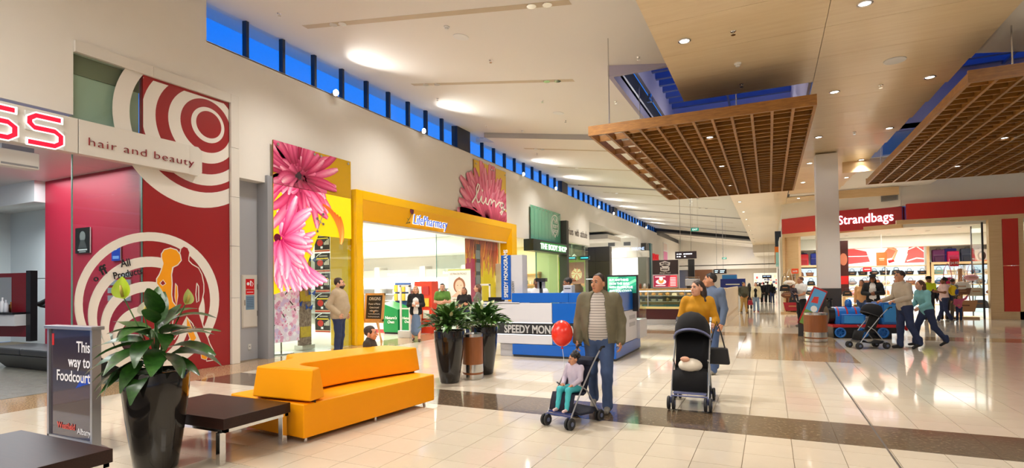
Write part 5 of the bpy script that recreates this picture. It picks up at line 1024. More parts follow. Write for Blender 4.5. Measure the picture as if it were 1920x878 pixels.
# bags
def bag_mesh(kind, m):
    mb = MB()
    if kind == 0: mb.prism([(-.2, 0), (.2, 0), (.17, .2), (.1, .25), (-.1, .25), (-.17, .2)], -.06, .06, (0, 2, 1))
    elif kind == 1: mb.ell((0, 0, .12), (.22, .09, .12), 12, 8)
    else: mb.prism([(-.17, 0), (.17, 0), (.22, .22), (-.22, .22)], -.07, .07, (0, 2, 1))
    return mesh_of(mb, 'body', m, kind == 1)
BM = {k: mat('bag_'+k, c, .45) for k, c in dict(black=(.012, .012, .014), brown=lin(120, 78, 56), cream=lin(226, 216, 190), blue=lin(60, 96, 140), teal=lin(130, 170, 160), grey=lin(130, 130, 136), red=lin(160, 24, 44), tan=lin(190, 140, 96), pink=lin(230, 170, 180), white=lin(240, 238, 232), magenta=lin(190, 24, 96)).items()}
bcache = {}
def handbag(lab, x, y, z, c, kind, group=None, s=1., strap=False, rz=0.):
    t = thing('handbag', lab, 'handbag', (x, y, z), rz, group); t.scale = (s, s, s); k = (c, kind)
    if k not in bcache:
        h = (.25, .2, .22)[kind]
        bcache[k] = (bag_mesh(kind, BM[c]), mesh_of(MB().tube([(-.1, 0, h-.02), (-.09, 0, h+.08), (-.04, 0, h+.13), (.04, 0, h+.13), (.09, 0, h+.08), (.1, 0, h-.02)], .012, 6), 'handle', BM[c], True),
                     mesh_of(MB().box(-.09, -.075-.02*(kind == 1), h*.5, .09, -.06-.02*(kind == 1), h*.62), 'clasp', BM['tan'] if c != 'tan' else BM['brown']), mesh_of(MB().tube([(-.12, 0, h-.02), (-.08, 0, h+.3), (0, 0, h+.48), (.08, 0, h+.3), (.12, 0, h-.02)], .01, 5), 'handle', BM[c], True))
    a = bcache[k]; obj('body', a[0], None, t); obj('handle', a[3] if strap else a[1], None, t); obj('clasp', a[2], None, t); return t
rnd = random.Random(3)
shn = {2.30: 'top', 1.83: 'second', 1.33: 'third', .83: 'fourth'}; pal = {2.30: ('brown', 'brown', 'black', 'black', 'black'), 1.83: ('black', 'black', 'brown', 'black'), 1.33: ('black', 'cream', 'grey', 'brown'), .83: ('cream', 'black', 'tan', 'grey')}; palR = {2.30: ('cream', 'brown', 'teal', 'cream', 'teal'), 1.83: ('cream', 'blue', 'cream', 'teal'), 1.33: ('cream', 'teal', 'grey', 'blue'), .83: ('brown', 'grey', 'cream', 'tan')}
for unit, x0, x1, pl_ in (('middle', 3.8, 6.95, pal), ('right', 7.45, 9.65, palR), ('left', 1.4, 3.3, pal)):
    for z in (1.83, 1.33, .83) + ((2.30,) if unit != 'x' else ()):
        if z == 2.30: continue
        x = x0+.1; i = 0
        while x < x1:
            i += 1; c = pl_[z][rnd.randrange(len(pl_[z]))]
            handbag('%s bag, the %s from the left on the %s shelf of the %s bag wall' % (c, ORD[i-1], shn[z], unit), x, 33.05, z, c, rnd.randrange(3), 'bags on the %s bag wall' % unit, rnd.uniform(.85, 1.1)); x += rnd.uniform(.42, .56)
for unit, x0, x1, n in (('far right', 10.4, 14, 7),):
    for z in (1.83, 1.33, .83):
        for i in range(n): handbag('dark bag, the %s from the left on the %s shelf of the far right wall' % (ORD[i], shn[z]), x0+.5*i, 33.05, z, rnd.choice(('black', 'grey', 'brown')), rnd.randrange(3), 'bags on the far right bag wall')
# suitcases
def suitcase(lab, x, y, z, w, h, c, dc):
    t = thing('suitcase', lab, 'suitcase', (x, y, z), 0, 'suitcases on the top shelf'); m = mat('case_'+c, dc, .5)
    obj('shell', MB().box(0, 0, .04, w, .24, h), m, t, bevel=.05, seg=3); obj('pocket', MB().box(w*.14, -.03, h*.14, w*.86, .0, h*.55), mat('case_dark_'+c, tuple(v*.55 for v in dc), .5), t, bevel=.02); obj('zip', MB().box(w*.05, -.008, h*.62, w*.95, 0, h*.64), mat('zip_grey', lin(150, 150, 156), .3, 1.), t); obj('handle', MB().tube([(w*.35, .1, h-.01), (w*.35, .1, h+.05), (w*.65, .1, h+.05), (w*.65, .1, h-.01)], .014, 6), DARK, t)
    for s in (.1, .8): obj('wheel', MB().tube([(w*s, .12, .03), (w*s+.06, .12, .03)], .03, 10), BLACK, t)
PUR, MAG, NAV = lin(92, 30, 92), lin(190, 20, 84), lin(44, 56, 82)
suitcase('purple suitcase, leftmost on the right top shelf', 7.3, 33.0, 2.3, .5, .74, 'purple', PUR); suitcase('magenta suitcase in front of a blue one', 7.88, 32.92, 2.3, .46, .64, 'magenta', MAG); suitcase('royal blue suitcase behind the magenta one', 7.8, 33.14, 2.3, .5, .78, 'blue', lin(30, 50, 160)); suitcase('large navy suitcase in the middle of the top shelf', 8.42, 33.0, 2.3, .52, .76, 'navy', NAV); suitcase('dark pink suitcase behind the portrait card', 9.0, 33.1, 2.3, .4, .7, 'pink', lin(160, 20, 70)); suitcase('slate suitcase at the right end of the top shelf', 9.42, 33.0, 2.3, .46, .7, 'slate', lin(52, 60, 80))
suitcase('bright red suitcase on the left wall top shelf', 1.4, 32.92, 2.3, .52, .72, 'red', lin(222, 50, 64)); suitcase('royal blue suitcase behind the bright red one', 1.36, 33.13, 2.3, .52, .78, 'blue', lin(30, 50, 160)); suitcase('royal blue suitcase right of the bright red one', 2.02, 33.0, 2.3, .5, .76, 'blue', lin(30, 50, 160))
def card(A, w, h): A.rect(0, 0, w, h, lin(206, 196, 190)).disc(w*.5, h*.55, w*.32, lin(60, 30, 24), 16, h*.34).disc(w*.48, h*.56, w*.17, lin(226, 180, 150), 14, h*.2).rect(0, 0, w, h*.25, lin(226, 120, 70))
poster('portrait_card', 'portrait advertising card leaning among the suitcases', 8.93, 32.92, 2.3, .5, .68, 0, card)
struct('trim_4', MB().box(7.3, 32.85, 2.25, 9.9, 33.38, 2.30).box(1.2, 32.85, 2.25, 3.5, 33.38, 2.30), SHM)
# orange posters and price tags
def op(A, w, h): A.rect(0, 0, w, h, lin(244, 100, 50)); A.rect(w*.25, h*.5, w*.75, h*.56, lin(255, 200, 170)).rect(w*.3, h*.4, w*.7, h*.44, lin(255, 200, 170))
def tagp(txt): return lambda A, w, h: A.rect(0, 0, w, h, lin(240, 84, 36))
o = poster('hanging_poster', 'orange poster hanging from the shop ceiling behind the walking couple', 4.55, 30.2, 2.25, .42, .62, 0, op); obj('wire', MB().tube([(.21, .01, .62), (.21, .01, 1.5)], .012, 4), WHITE, o)
for lab, x, y, z, w, h, s, c in (('orange price card above the hanging bags left of the column', .98, 29.6, 1.95, .3, .24, '24.95', 0), ('orange price card beside the column', 2.25, 28.0, 1.35, .36, .24, '24.95', 0), ('red price card on the right bag stand', 6.66, 27.6, 2.1, .3, .3, '24.95', 1), ('small red sale card on the middle shelf', 4.35, 32.8, 2.02, .38, .22, '', 1), ('red sale card low beside the column', 2.5, 31.0, 1.5, .34, .3, '', 1)):
    pcd = poster('price_card', lab, x, y, z, w, h, 0, (lambda A, w, h: A.rect(0, 0, w, h, lin(240, 84, 36))) if not c else (lambda A, w, h: A.rect(0, 0, w, h, lin(214, 30, 40))), 'price card'); (text('lettering', s, h*.5, WHITE, pcd, w/2, -.02, h*.28, ext=.001, sx=.8, bold=.004) if s else obj('pale_line', MB().box(w*.15, -.02, h*.4, w*.85, -.012, h*.62), WHITE, pcd)); obj('stem', MB().tube([(w/2, .01, 0), (w/2, .01, -.35)], .01, 4), STEEL, pcd)
# bag stands
def bag_stand(lab, x, y, h, bags, cs):
    t = thing('bag_stand', lab, 'display stand', (x, y, 0)); obj('base', MB().box(-.5, -.35, 0, .5, .35, .07), MAPLE, t); obj('post', MB().box(-.06, -.06, .07, .06, .06, h), ramp_mat('post_wood', [(.3, lin(150, 110, 70)), (.7, lin(180, 140, 96))], 6, .5), t)
    for k in range(3): obj('arm', MB().tube([(-.4, 0, h-.1-.5*k), (.4, 0, h-.1-.5*k)], .012, 6), STEEL, t)
    for i, (dx, dz, c, kind, s, nm) in enumerate(bags): handbag(nm, x+dx, y-.2-.02*(i % 3), dz, c, kind, cs, s, True)
bag_stand('wooden stand crowded with hanging handbags at the shop entrance', 6.95, 27.45, 2.0, [(-.45, 1.35, 'magenta', 0, 1.2, 'magenta bag high on the left of the bag stand'), (.3, 1.5, 'pink', 1, 1.1, 'pale pink bag high on the right of the bag stand'), (-.05, 1.12, 'white', 1, 1.5, 'large white bag across the bag stand'), (-.42, .75, 'grey', 1, 1.2, 'grey white bag on the left of the bag stand'), (.42, .9, 'cream', 0, 1.3, 'cream bag on the right of the bag stand'), (0, .28, 'tan', 2, 2.0, 'big tan patterned bag low on the bag stand'), (-.38, .3, 'brown', 1, 1.4, 'brown flowered bag low on the bag stand'), (.55, .42, 'grey', 0, 1.3, 'silver grey bag low on the right of the stand'), (.0, .95, 'brown', 2, 1.2, 'brown bag under the big white one')], 'bags on the entrance stand')
bag_stand('stand of hanging bags left of the man holding a baby', .98, 29.75, 1.9, [(-.1, 1.35, 'white', 1, 1.2, 'white bag high on the left stand'), (-.3, 1.1, 'black', 0, 1.2, 'black bag on the left stand'), (.2, 1.0, 'tan', 2, 1.1, 'tan bag on the left stand'), (-.2, .75, 'brown', 1, 1.3, 'brown bag on the left stand'), (0, .15, 'red', 2, 1.8, 'dark red bag at the bottom of the left stand'), (.1, .55, 'black', 0, 1.2, 'black bag low on the left stand')], 'bags on the left stand')
bag_stand('low stand of tan bags right of the column', 2.35, 27.6, 1.3, [(-.05, .7, 'tan', 1, 1.6, 'straw coloured bag beside the column'), (.05, .3, 'tan', 2, 1.5, 'tan bag under the straw coloured one'), (-.1, .1, 'red', 1, 1.2, 'dark red bag at the foot of the column')], 'bags right of the column')
pst = thing('picture_strip', 'tall dark red picture strip right of the column', 'poster', (3.05, 30.4, .9)); obj('board', MB().box(0, 0, 0, .4, .04, 2.6), mat('strip_brown', lin(70, 30, 26), .4), pst); A = Art(); A.disc(.2, 1.7, .16, lin(196, 120, 90), 14, .3).rect(.02, .5, .38, .9, lin(206, 40, 40)); A.build('print', INK, pst, (0, -.003, 0))
dt = thing('display_table', 'low maple table of bags behind the train', 'table', (3.1, 29.5, 0)); obj('top', MB().box(0, 0, .78, 1.1, .6, .84), SHM, dt)
for x, y in ((.03, .03), (1.0, .03), (.03, .5), (1.0, .5)): obj('leg', MB().box(x, y, 0, x+.07, y+.07, .78), SHM, dt)
for i, c in enumerate(('black', 'pink', 'brown')): handbag('%s handbag on the low maple table behind the train' % c, 3.3+.36*i, 29.8, .84, c, i % 3, 'bags on the low table')
# ---- right wall of the corridor beyond
for i, (y0, y1, c, lab) in enumerate(((30.3, 33, lin(206, 226, 222), 'pale teal shop front on the right beyond the bag shop'), (33, 40, lin(196, 206, 204), 'glass shop front further along the right'), (40, 50, lin(120, 126, 132), 'darker shop front far on the right'), (50, 60, lin(214, 216, 210), 'white shop front at the end of the right'))):
    o = struct('wall_right', MB().box(.72, y0, 0, 1.2, y1, 4.6), mat('rfront%d' % i, c, .35)); o['label'] = lab
struct('wall_right', MB().box(.66, 30.2, 4.6, 1.2, 61, 5.45), WHITEWALL)
for i, (y, c, z0, z1, lab) in enumerate(((38, lin(232, 120, 30), 2.7, 3.8, 'orange blade sign on the far right'), (35, lin(40, 50, 70), 3.6, 4.5, 'dark blue blade sign on the far right'), (33.5, lin(150, 200, 196), 2.4, 3.2, 'pale teal blade sign on the far right'))):
    t = thing('blade_sign', lab, 'shop sign', (.34, y, z0)); obj('board', MB().box(0, 0, 0, .32, .08, z1-z0), mat('blade%d' % i, c, .4), t); obj('bracket', MB().box(.32, .02, .2, .38, .06, .3), STEEL, t)
for i, (y, c) in enumerate(((44, lin(30, 30, 40)), (47, lin(200, 60, 60)), (52, lin(60, 90, 150)))):
    t = thing('window_poster', ('dark poster on the far right shop front', 'red poster on the far right shop front', 'blue poster on the far right shop front')[i], 'poster', (.70, y, .6), R(-90)); obj('board', MB().box(0, 0, 0, 1.4, .02, 2.0), mat('wp%d' % i, c, .4), t); obj('edge', MB().box(-.02, .0, -.03, 1.42, .015, 2.03), WHITE, t)
# far back shop
def far_shop(A, w, h):
    A.rect(0, 0, w, h, lin(206, 200, 184)); rnd = random.Random(2)
    for k in range(60): x = rnd.uniform(0, w); z = rnd.uniform(.1, h*.8); A.rect(x, z, x+rnd.uniform(.1, .3), z+rnd.uniform(.1, .3), rnd.choice((lin(170, 60, 60), lin(60, 70, 100), lin(40, 40, 44), lin(220, 190, 150))))
poster('shop_window_display', 'lit clothes shop display in the back wall', -1.9, 79.9, .3, 3.6, 2.4, 0, far_shop, 'shop display', m=print_mat('far_lit', .5))
poster('red_poster', 'small red poster on the grey back wall', -5.0, 79.975, 1.4, .9, 1.2, 0, lambda A, w, h: A.rect(0, 0, w, h, lin(190, 60, 44)))
struct('wall_partition', MB().box(-9, 69, 0, -6.2, 69.3, 3.1), mat('brown_portal', lin(90, 56, 32), .5))['label'] = 'brown timber portal at the far left'
# ---- toy train ride
TB = mat('train_blue', lin(20, 110, 200), .3, coat=.3); TR = mat('train_red', lin(190, 30, 34), .35)
tr = thing('train_ride', 'blue and red toy train ride for children beside the column', 'ride', (1.5, 17.55, 0), R(12))
obj('chassis', MB().box(0, -.3, .14, 1.55, .42, .3).box(.03, -.22, .0, 1.45, .36, .14), BLACK, tr); obj('running_board', MB().box(-.03, -.36, .3, 1.62, .46, .38), TR, tr, bevel=.01)
obj('boiler', MB().tube([(.1, .05, .62), (.75, .05, .62)], .24, 20).box(.1, -.2, .38, .75, .3, .6), TB, tr, bevel=.01); obj('smokebox', MB().tube([(-.06, .05, .62), (.1, .05, .62)], .25, 20), BLACK, tr)
for x in (.16, .38, .6): obj('boiler_band', MB().tube([(x, .05, .62), (x+.035, .05, .62)], .247, 20), TR, tr)
obj('side_tank', MB().box(.22, -.32, .38, .8, -.16, .66), TB, tr, bevel=.03); obj('tank_lining', MB().box(.27, -.326, .42, .75, -.32, .62), mat('train_light', lin(60, 150, 226), .3), tr)
obj('chimney', MB().lathe([(.07, .8), (.06, 1.02), (.085, 1.04), (.085, 1.1), (.0, 1.1)], 14, (.03, .05, 0)), BLACK, tr); obj('dome', MB().lathe([(.09, .8), (.09, .98), (.06, 1.05), (0, 1.07)], 14, (.5, .05, 0)), TB, tr, True); obj('safety_valve', MB().lathe([(.05, .8), (.05, .9), (0, .92)], 10, (.68, .05, 0)), mat('brass', lin(190, 150, 70), .3, 1.), tr)
obj('seat', MB().box(.82, -.16, .38, 1.15, .3, .56), GREY, tr, bevel=.02); obj('cab', MB().box(1.2, -.3, .38, 1.58, .42, .98), TB, tr, bevel=.02); obj('cab_lining', MB().box(1.25, -.306, .45, 1.53, -.3, .92), M_('train_light'), tr); obj('cab_back', MB().box(1.02, -.28, .62, 1.2, .4, .95), TB, tr, bevel=.03)
obj('buffer_beam', MB().box(1.58, -.36, .18, 1.68, .46, .38), TR, tr)
for y in (-.22, .3): obj('buffer', MB().tube([(1.68, y, .28), (1.78, y, .28), (1.78, y, .28), (1.81, y, .28)], [.03, .03, .07, .07], 10), TR, tr)
for x in (.16, .72, 1.2):
    w = obj('wheel', MB().lathe([(.10, -.02), (.14, -.02), (.14, .02), (.10, .02), (.10, -.02)], 20).xf(Matrix.Translation((x, -.34, .16)) @ Matrix.Rotation(R(90), 4, 'X')), TB, tr, True)
    for k in range(3): obj('spoke', MB().box(-.11, -.008, -.01, .11, .008, .01).xf(Matrix.Translation((x, -.34, .16)) @ Matrix.Rotation(R(60*k), 4, 'Y')), TB, w)
rp_ = thing('ride_panel', 'slanting red edged picture panel in front of the column', 'panel', (.72, 17.6, 0), R(-8)); sl = Matrix.Translation((0, 0, .42)) @ Matrix.Rotation(R(24), 4, 'Y')
obj('board', MB().box(-.02, 0, 0, .42, .1, 1.25), TR, rp_).data.transform(sl); A = Art(); A.rect(.03, .03, .40, 1.2, lin(90, 170, 226)).rect(.03, .03, .40, .5, lin(120, 160, 70)).disc(.2, .3, .12, lin(230, 230, 220), 12).disc(.26, .6, .1, lin(250, 250, 250), 10).poly([(.1, .75), (.3, .8), (.25, 1.0), (.12, .95)], lin(220, 60, 50)); A.build('picture', INK, rp_, (0, -.002, 0)).data.transform(sl); obj('foot', MB().box(0, 0, 0, .4, .3, .5), DARK, rp_); rp_.scale = (.85, .85, .92)
# ================================================================ FURNITURE AND PLANTS
def crom(pts, closed=True, n=6, corners=()):
    """smooth outline through the points; indices in corners stay sharp"""
    out = []; N = len(pts)
    for i in range(N):
        p0, p1, p2, p3 = [Vector(pts[(i+k) % N]) for k in (-1, 0, 1, 2)]
        if i in corners: p0 = p1
        if (i+1) % N in corners: p3 = p2
        if i in corners and (i+1) % N in corners: out.append(tuple(p1)); continue
        for k in range(n):
            t = k/n; out.append(tuple(.5*((2*p1)+(-p0+p2)*t+(2*p0-5*p1+4*p2-p3)*t*t+(-p0+3*p1-3*p2+p3)*t**3)))
    return out
def loft(poly0, z0, poly1, z1):
    n = len(poly0); return MB().add([(p[0], p[1], z0) for p in poly0]+[(p[0], p[1], z1) for p in poly1], [tuple(range(n))[::-1], tuple(range(n, 2*n))]+[(i, (i+1) % n, n+(i+1) % n, n+i) for i in range(n)])
def offset(poly, d):
    n = len(poly); out = []
    ar = sum(poly[i][0]*poly[(i+1) % n][1]-poly[(i+1) % n][0]*poly[i][1] for i in range(n)); sg_n = 1 if ar > 0 else -1
    for i in range(n):
        a, b, c = Vector(poly[i-1]), Vector(poly[i]), Vector(poly[(i+1) % n]); t = (c-a).normalized(); out.append((b.x+t.y*d*sg_n, b.y-t.x*d*sg_n))
    return out
so_ = thing('sofa', 'orange vinyl double sided sofa with curved backrest on steel feet', 'sofa', (-4.9, 5.1, 0))
loc_ = lambda pts: [(p[0]+4.9, p[1]-5.1) for p in pts]
base = loc_([(-4.31, 4.06), (-4.11, 6.14), (-5.35, 6.26), (-5.57, 4.18)])
obj('seat_base', loft(base, .055, base, .405), ORANGE, so_, bevel=.018, seg=3)
bk_ = loc_([(-4.27, 4.15), (-4.34, 4.31), (-4.55, 4.34), (-4.72, 4.40), (-4.80, 4.53), (-4.78, 4.70), (-4.74, 5.1), (-4.62, 5.6), (-4.43, 6.19), (-5.03, 6.25), (-5.16, 5.95), (-5.36, 5.45), (-5.55, 5.15), (-5.58, 4.98), (-5.42, 4.90), (-5.24, 4.76), (-5.16, 4.5), (-5.07, 4.12)])
top = crom(bk_, n=5, corners=(0, 1, 8, 9, 13, 17)); 
obj('backrest', loft(offset(top, .055), .43, top, .75), ORANGE, so_, bevel=.02, seg=3)
inn = offset(top, -.05); obj('backrest_plinth', loft(inn, .40, inn, .435), DARK, so_)  # connecting block, coloured dark for the shadow line under the backrest
for x, y in ((-4.37, 4.14), (-4.2, 6.02), (-5.3, 6.15), (-5.48, 4.25), (-4.26, 5.1)): obj('foot', MB().tube([(x+4.9, y-5.1, 0), (x+4.9, y-5.1, .056)], .018, 10), CHROME, so_)
def low_table(lab, x0, x1, y0, y1):
    t = thing('low_table', lab, 'table', (x0, y0, 0)); w, d = x1-x0, y1-y0
    obj('top', MB().box(0, 0, .325, w, d, .425), WENGE, t, bevel=.004)
    obj('apron', MB().box(.0+.01, .02, .295, w-.01, .06, .325).box(.01, d-.06, .295, w-.01, d-.02, .325).box(.01, .02, .295, .05, d-.02, .325).box(w-.05, .02, .295, w-.01, d-.02, .325), CHROME, t)
    for x in (.05, w-.11):
        for y in (.0, d-.06): obj('leg', MB().box(x, y, 0, x+.06, y+.06, .295), CHROME, t, bevel=.004)
    return t
low_table('dark wenge low table with chrome legs between planter and sofa', -5.70, -4.45, 3.27, 4.02)
low_table('dark wenge low table cut off by the lower left corner', -5.75, -4.42, 1.45, 2.35)
# planters
POTM = mat('pot_charcoal', lin(30, 28, 27), .12, spec=.4, coat=.35); SOIL = mat('soil', lin(60, 48, 36), .9, noise=.3, nscale=40, bump=.5)
def leaf_mesh(name, w, arch, m, n=7, fold=.25, tipw=.02):
    V = []; F = []
    for i in range(n+1):
        t = i/n; hw = w*.5*(math.sin(PI*min(1, t**.75*.98+.02)))**.8 if 0 < i < n else w*.05
        x = t-.12*arch*t*t; z = arch*(.55*t-.95*t*t)
        wv = .012*math.sin(9*t)
        V += [(x, hw, z+fold*hw+wv), (x, 0, z), (x, -hw, z+fold*hw-wv)]
    for i in range(n):
        for k in range(2): a = i*3+k; F.append((a, a+1, a+4, a+3))
    mb = MB().add(V, F); me = bpy.data.meshes.new(name); me.from_pydata(mb.v, [], mb.f); me.materials.append(m); me.polygons.foreach_set('use_smooth', [True]*len(me.polygons)); return me
LG = ramp_mat('lily_leaf', [(.3, lin(22, 56, 18)), (.7, lin(56, 104, 36))], 7, .3, rand=.3, coat=.15); LG2 = ramp_mat('bush_leaf', [(.3, lin(34, 74, 28)), (.7, lin(92, 132, 60))], 9, .32, rand=.4, coat=.12)
def pot(t, h=.86, r=.255):
    k = r/.255
    obj('pot', MB().lathe([(.15*k, 0), (.163*k, .02), (.19*k, .2*h/.86), (.225*k, .45*h/.86), (.248*k, .68*h/.86), (r, h-.01), (r-.004, h), (r-.022, h), (r-.026, h-.05), (0, h-.05)], 40), POTM, t, True)
    o = obj('soil', MB().lathe([(r-.028, h-.045), (0, h-.02)], 24), SOIL, t)
    st_ = MB(); rnd = random.Random(1)
    for k in range(40): a = rnd.uniform(0, 6.3); q = rnd.uniform(.05, r-.05); st_.ell((q*math.cos(a), q*math.sin(a), h-.028), (.018, .014, .012), 6, 4)
    obj('pebbles', st_, mat('pebble', lin(110, 100, 90), .7), t)['kind'] = 'stuff'
pl = thing('potted_peace_lily', 'large peace lily with three flowers in a tall glossy charcoal pot', 'plant', (-4.98, 3.0, 0)); pot(pl, .88, .265)
lm = [leaf_mesh('leaf', .40, a, LG) for a in (.25, .45, .7)]
rnd = random.Random(12); az = math.atan2(-3.0, 5.0)   # direction towards the camera
# (azimuth from the viewer's right in degrees, reach, height, leaf length, pitch)
LV = [(5, .10, .33, .42, 8), (-12, .12, .22, .46, 2), (18, .08, .42, .38, 22), (178, .12, .28, .44, -2), (190, .16, .16, .42, -12), (165, .08, .36, .36, 6), (120, .03, .45, .34, 64), (100, .02, .42, .32, 70), (60, .05, .40, .34, 40), (75, .04, .36, .3, 52), (200, .14, .08, .36, -25), (-80, .10, .30, .34, -20), (-60, .12, .22, .36, -25), (-110, .12, .24, .36, -22), (-95, .08, .38, .32, 5), (-130, .12, .2, .38, -28), (-30, .12, .18, .36, -22), (230, .14, .12, .36, -34), (-150, .16, .06, .34, -38), (40, .08, .3, .36, 10), (140, .08, .3, .34, 14), (-70, .04, .44, .3, 30), (215, .10, .26, .34, -8), (-45, .08, .34, .34, -4), (90, .12, .3, .36, 6), (0, .10, .12, .3, -20), (-85, .12, .04, .34, -30), (-65, .02, .5, .36, 45), (-115, .05, .34, .34, 15), (30, .12, .16, .4, -6), (-20, .06, .34, .4, 14), (170, .05, .3, .4, 30), (-100, .14, .12, .3, -35), (150, .12, .14, .3, -18)]
right_dir = math.atan2(r2.y, r2.x)
for i, (a, rc, h, ln, pc) in enumerate(LV):
    th = right_dir+R(a); s = Vector((rc*math.cos(th), rc*math.sin(th), .86+h))
    o = obj('leaf', lm[i % 3], None, pl, loc=s); o.rotation_euler = (rnd.uniform(-.3, .3), -R(pc), th); o.scale = (ln*1.12, ln*1.2, ln)
    obj('stem', MB().tube([(.04*math.cos(th*2), .04*math.sin(th*2), .84), (rc*.5*math.cos(th), rc*.5*math.sin(th), .86+h*.6), s], [.007, .006, .005], 5), mat('stem_dark', lin(50, 92, 34), .5), pl)
def spathe(a, rc, h, m, rz, sc, lab, tilt):
    th = right_dir+R(a); p = Vector((rc*math.cos(th), rc*math.sin(th), h)); V = []; F = []; n = 9
    for i in range(n+1):
        t = i/n; hw = .5*math.sin(PI*t**.7)**.8 if 0 < i < n else .02
        for k in (-2, -1, 0, 1, 2): V.append((hw*k/2, -.28*abs(k/2)**2*hw*1.6+.1*t*t, t*1.25))
    F = [(i*5+k, i*5+k+1, i*5+k+6, i*5+k+5) for i in range(n) for k in range(4)]
    mt = Matrix.Translation(p) @ Matrix.Rotation(right_dir+rz, 4, 'Z') @ Matrix.Rotation(tilt, 4, 'Y') @ Matrix.Scale(sc, 4)
    mb = MB().add([mt @ Vector(v) for v in V], F); fl_o = obj('flower', mb, m, pl, True, label=lab); fl_o.data.materials[0] = m
    obj('spadix', MB().tube([mt @ Vector((0, -.12, .1)), mt @ Vector((0, -.16, .45)), mt @ Vector((.0, -.16, .75))], [.012, .014, .008], 8), mat('spadix', lin(178, 160, 70), .6), fl_o, True)
    obj('stem', MB().tube([(.02, .02, .84), (p.x*.4, p.y*.4, .84+(h-.84)*.5), p], .006, 6), M_('stem_dark'), pl)
spathe(172, .32, 1.52, mat('spathe_green', lin(176, 200, 40), .45), R(4), .165, 'yellow green flower spathe', R(-8)); spathe(170, .12, 1.36, mat('spathe_white', lin(236, 232, 216), .45), R(10), .125, 'white flower spathe', R(12)); spathe(10, .24, 1.46, mat('spathe_pale', lin(196, 210, 120), .45), R(75), .12, 'half closed pale green flower', R(16))
bm_ = [leaf_mesh('leaf', .29, a, LG2, n=5) for a in (.2, .5, .9)]
def bush(lab, x, y, seed):
    t = thing('potted_plant', lab, 'plant', (x, y, 0)); pot(t, .86, .252); rnd = random.Random(seed)
    for i in range(210):
        u = rnd.random(); el = R(12+78*u**1.1); th = rnd.uniform(0, 2*PI); rr = rnd.uniform(.08, .30)*math.cos(el)+.03; hh = .86+.02+rnd.uniform(.04, .30)*math.sin(el)
        o = obj('leaf', bm_[i % 3], None, t, loc=(rr*math.cos(th), rr*math.sin(th), hh)); ln = rnd.uniform(.19, .31); o.scale = (ln, ln, ln); o.rotation_euler = (rnd.uniform(-.5, .5), -el*rnd.uniform(.5, 1.05)+.12, th+rnd.uniform(-.4, .4))
    for k in range(6):
        th = rnd.uniform(0, 6.3); f = leaf_cream; o = obj('flower', f, None, t, loc=(.24*math.cos(th), .24*math.sin(th), .86+rnd.uniform(.12, .42))); o.scale = (.11,)*3; o.rotation_euler = (0, -R(60), th)
    st_ = MB()
    for k in range(14): th = rnd.uniform(0, 6.3); st_.tube([(.05*math.cos(th), .05*math.sin(th), .82), (.14*math.cos(th), .14*math.sin(th), 1.05)], .006, 4)
    obj('stems', st_, M_('stem_dark'), t)['kind'] = 'stuff'
leaf_cream = leaf_mesh('flower', .5, .2, mat('petal_cream', lin(226, 222, 170), .5))
bush('bushy green plant in a tall charcoal pot nearest the sofa end', -4.80, 7.62, 31); bush('bushy green plant in a tall charcoal pot behind the brown bin', -4.67, 8.58, 44)
def bin_(lab, x, y, r, h=.77):
    t = thing('waste_bin', lab, 'bin', (x, y, 0)); BRN = ramp_mat('bin_brown', [(.3, lin(132, 76, 38)), (.7, lin(156, 94, 50))], 7, .4, stretch=(1, 1, .2))
    obj('base_band', MB().lathe([(r*.97, 0), (r, .01), (r, .085), (r*.96, .09)], 32), STEEL, t); obj('thin_band', MB().lathe([(r*.985, .085), (r*.985, .125)], 32), BRN, t); obj('steel_band', MB().lathe([(r, .12), (r, .255)], 32), STEEL, t)
    obj('body', MB().lathe([(r*.99, .25), (r*.99, h-.04)], 32), BRN, t); obj('rim', MB().lathe([(r, h-.05), (r, h), (r*.9, h+.005), (r*.86, h-.03), (r*.86, h-.12), (0, h-.12)], 32), STEEL, t)
bin_('brown and steel waste bin between the two bushy planters', -4.62, 8.08, .178); bin_('brown and steel waste bin in front of the toy train', 1.07, 16.25, .28, .75)
# foodcourt sign stand
fs = thing('sign_stand', 'freestanding dark poster sign pointing to the foodcourt', 'sign', (-6.80, 3.02, 0)); ALU = mat('aluminium', lin(176, 178, 182), .3, .7)
obj('base_plate', MB().lathe([(.6, 0), (.6, .012), (.57, .02), (0, .02)], 40, (.45, -.06, 0), .42), ALU, fs, True)
obj('frame', MB().box(0, -.03, .08, .035, .05, 1.22).box(.79, -.03, .02, .825, .05, 1.22).box(.0, -.03, .07, .8, .05, .12), ALU, fs); obj('cap_rail', MB().box(-.02, -.05, 1.21, .85, .07, 1.245), ALU, fs, bevel=.005)
obj('poster_panel', MB().box(.035, -.012, .12, .79, .03, 1.21), mat('poster_purple', lin(56, 48, 60), .06, coat=1.), fs)
A = Art((.035, .12, .79, 1.21)); A.poly([(.5, .62), (.62, .74), (.79, .78), (.79, .69), (.65, .66)], lin(30, 70, 180)).rect(.06, 1.04, .1, 1.16, lin(200, 50, 50)); A.build('poster_print', print_mat('poster_gloss', 0, .06), fs, (0, -.013, 0))
PW = mat('poster_white', lin(236, 234, 238), .4)
for i, s in enumerate(('This', 'way to', 'Foodcourt')): text('poster_lettering', s, .155, PW, fs, .765, -.016, .985-.15*i, 'RIGHT', ext=.001, sx=.92, bold=.002)
text('poster_lettering', 'Westfield', .085, mat('poster_redink', lin(200, 70, 60), .4), fs, .5, -.016, .2, 'RIGHT', ext=.001, bold=.002); text('poster_lettering', 'Albany', .085, PW, fs, .77, -.016, .17, 'RIGHT', ext=.001)
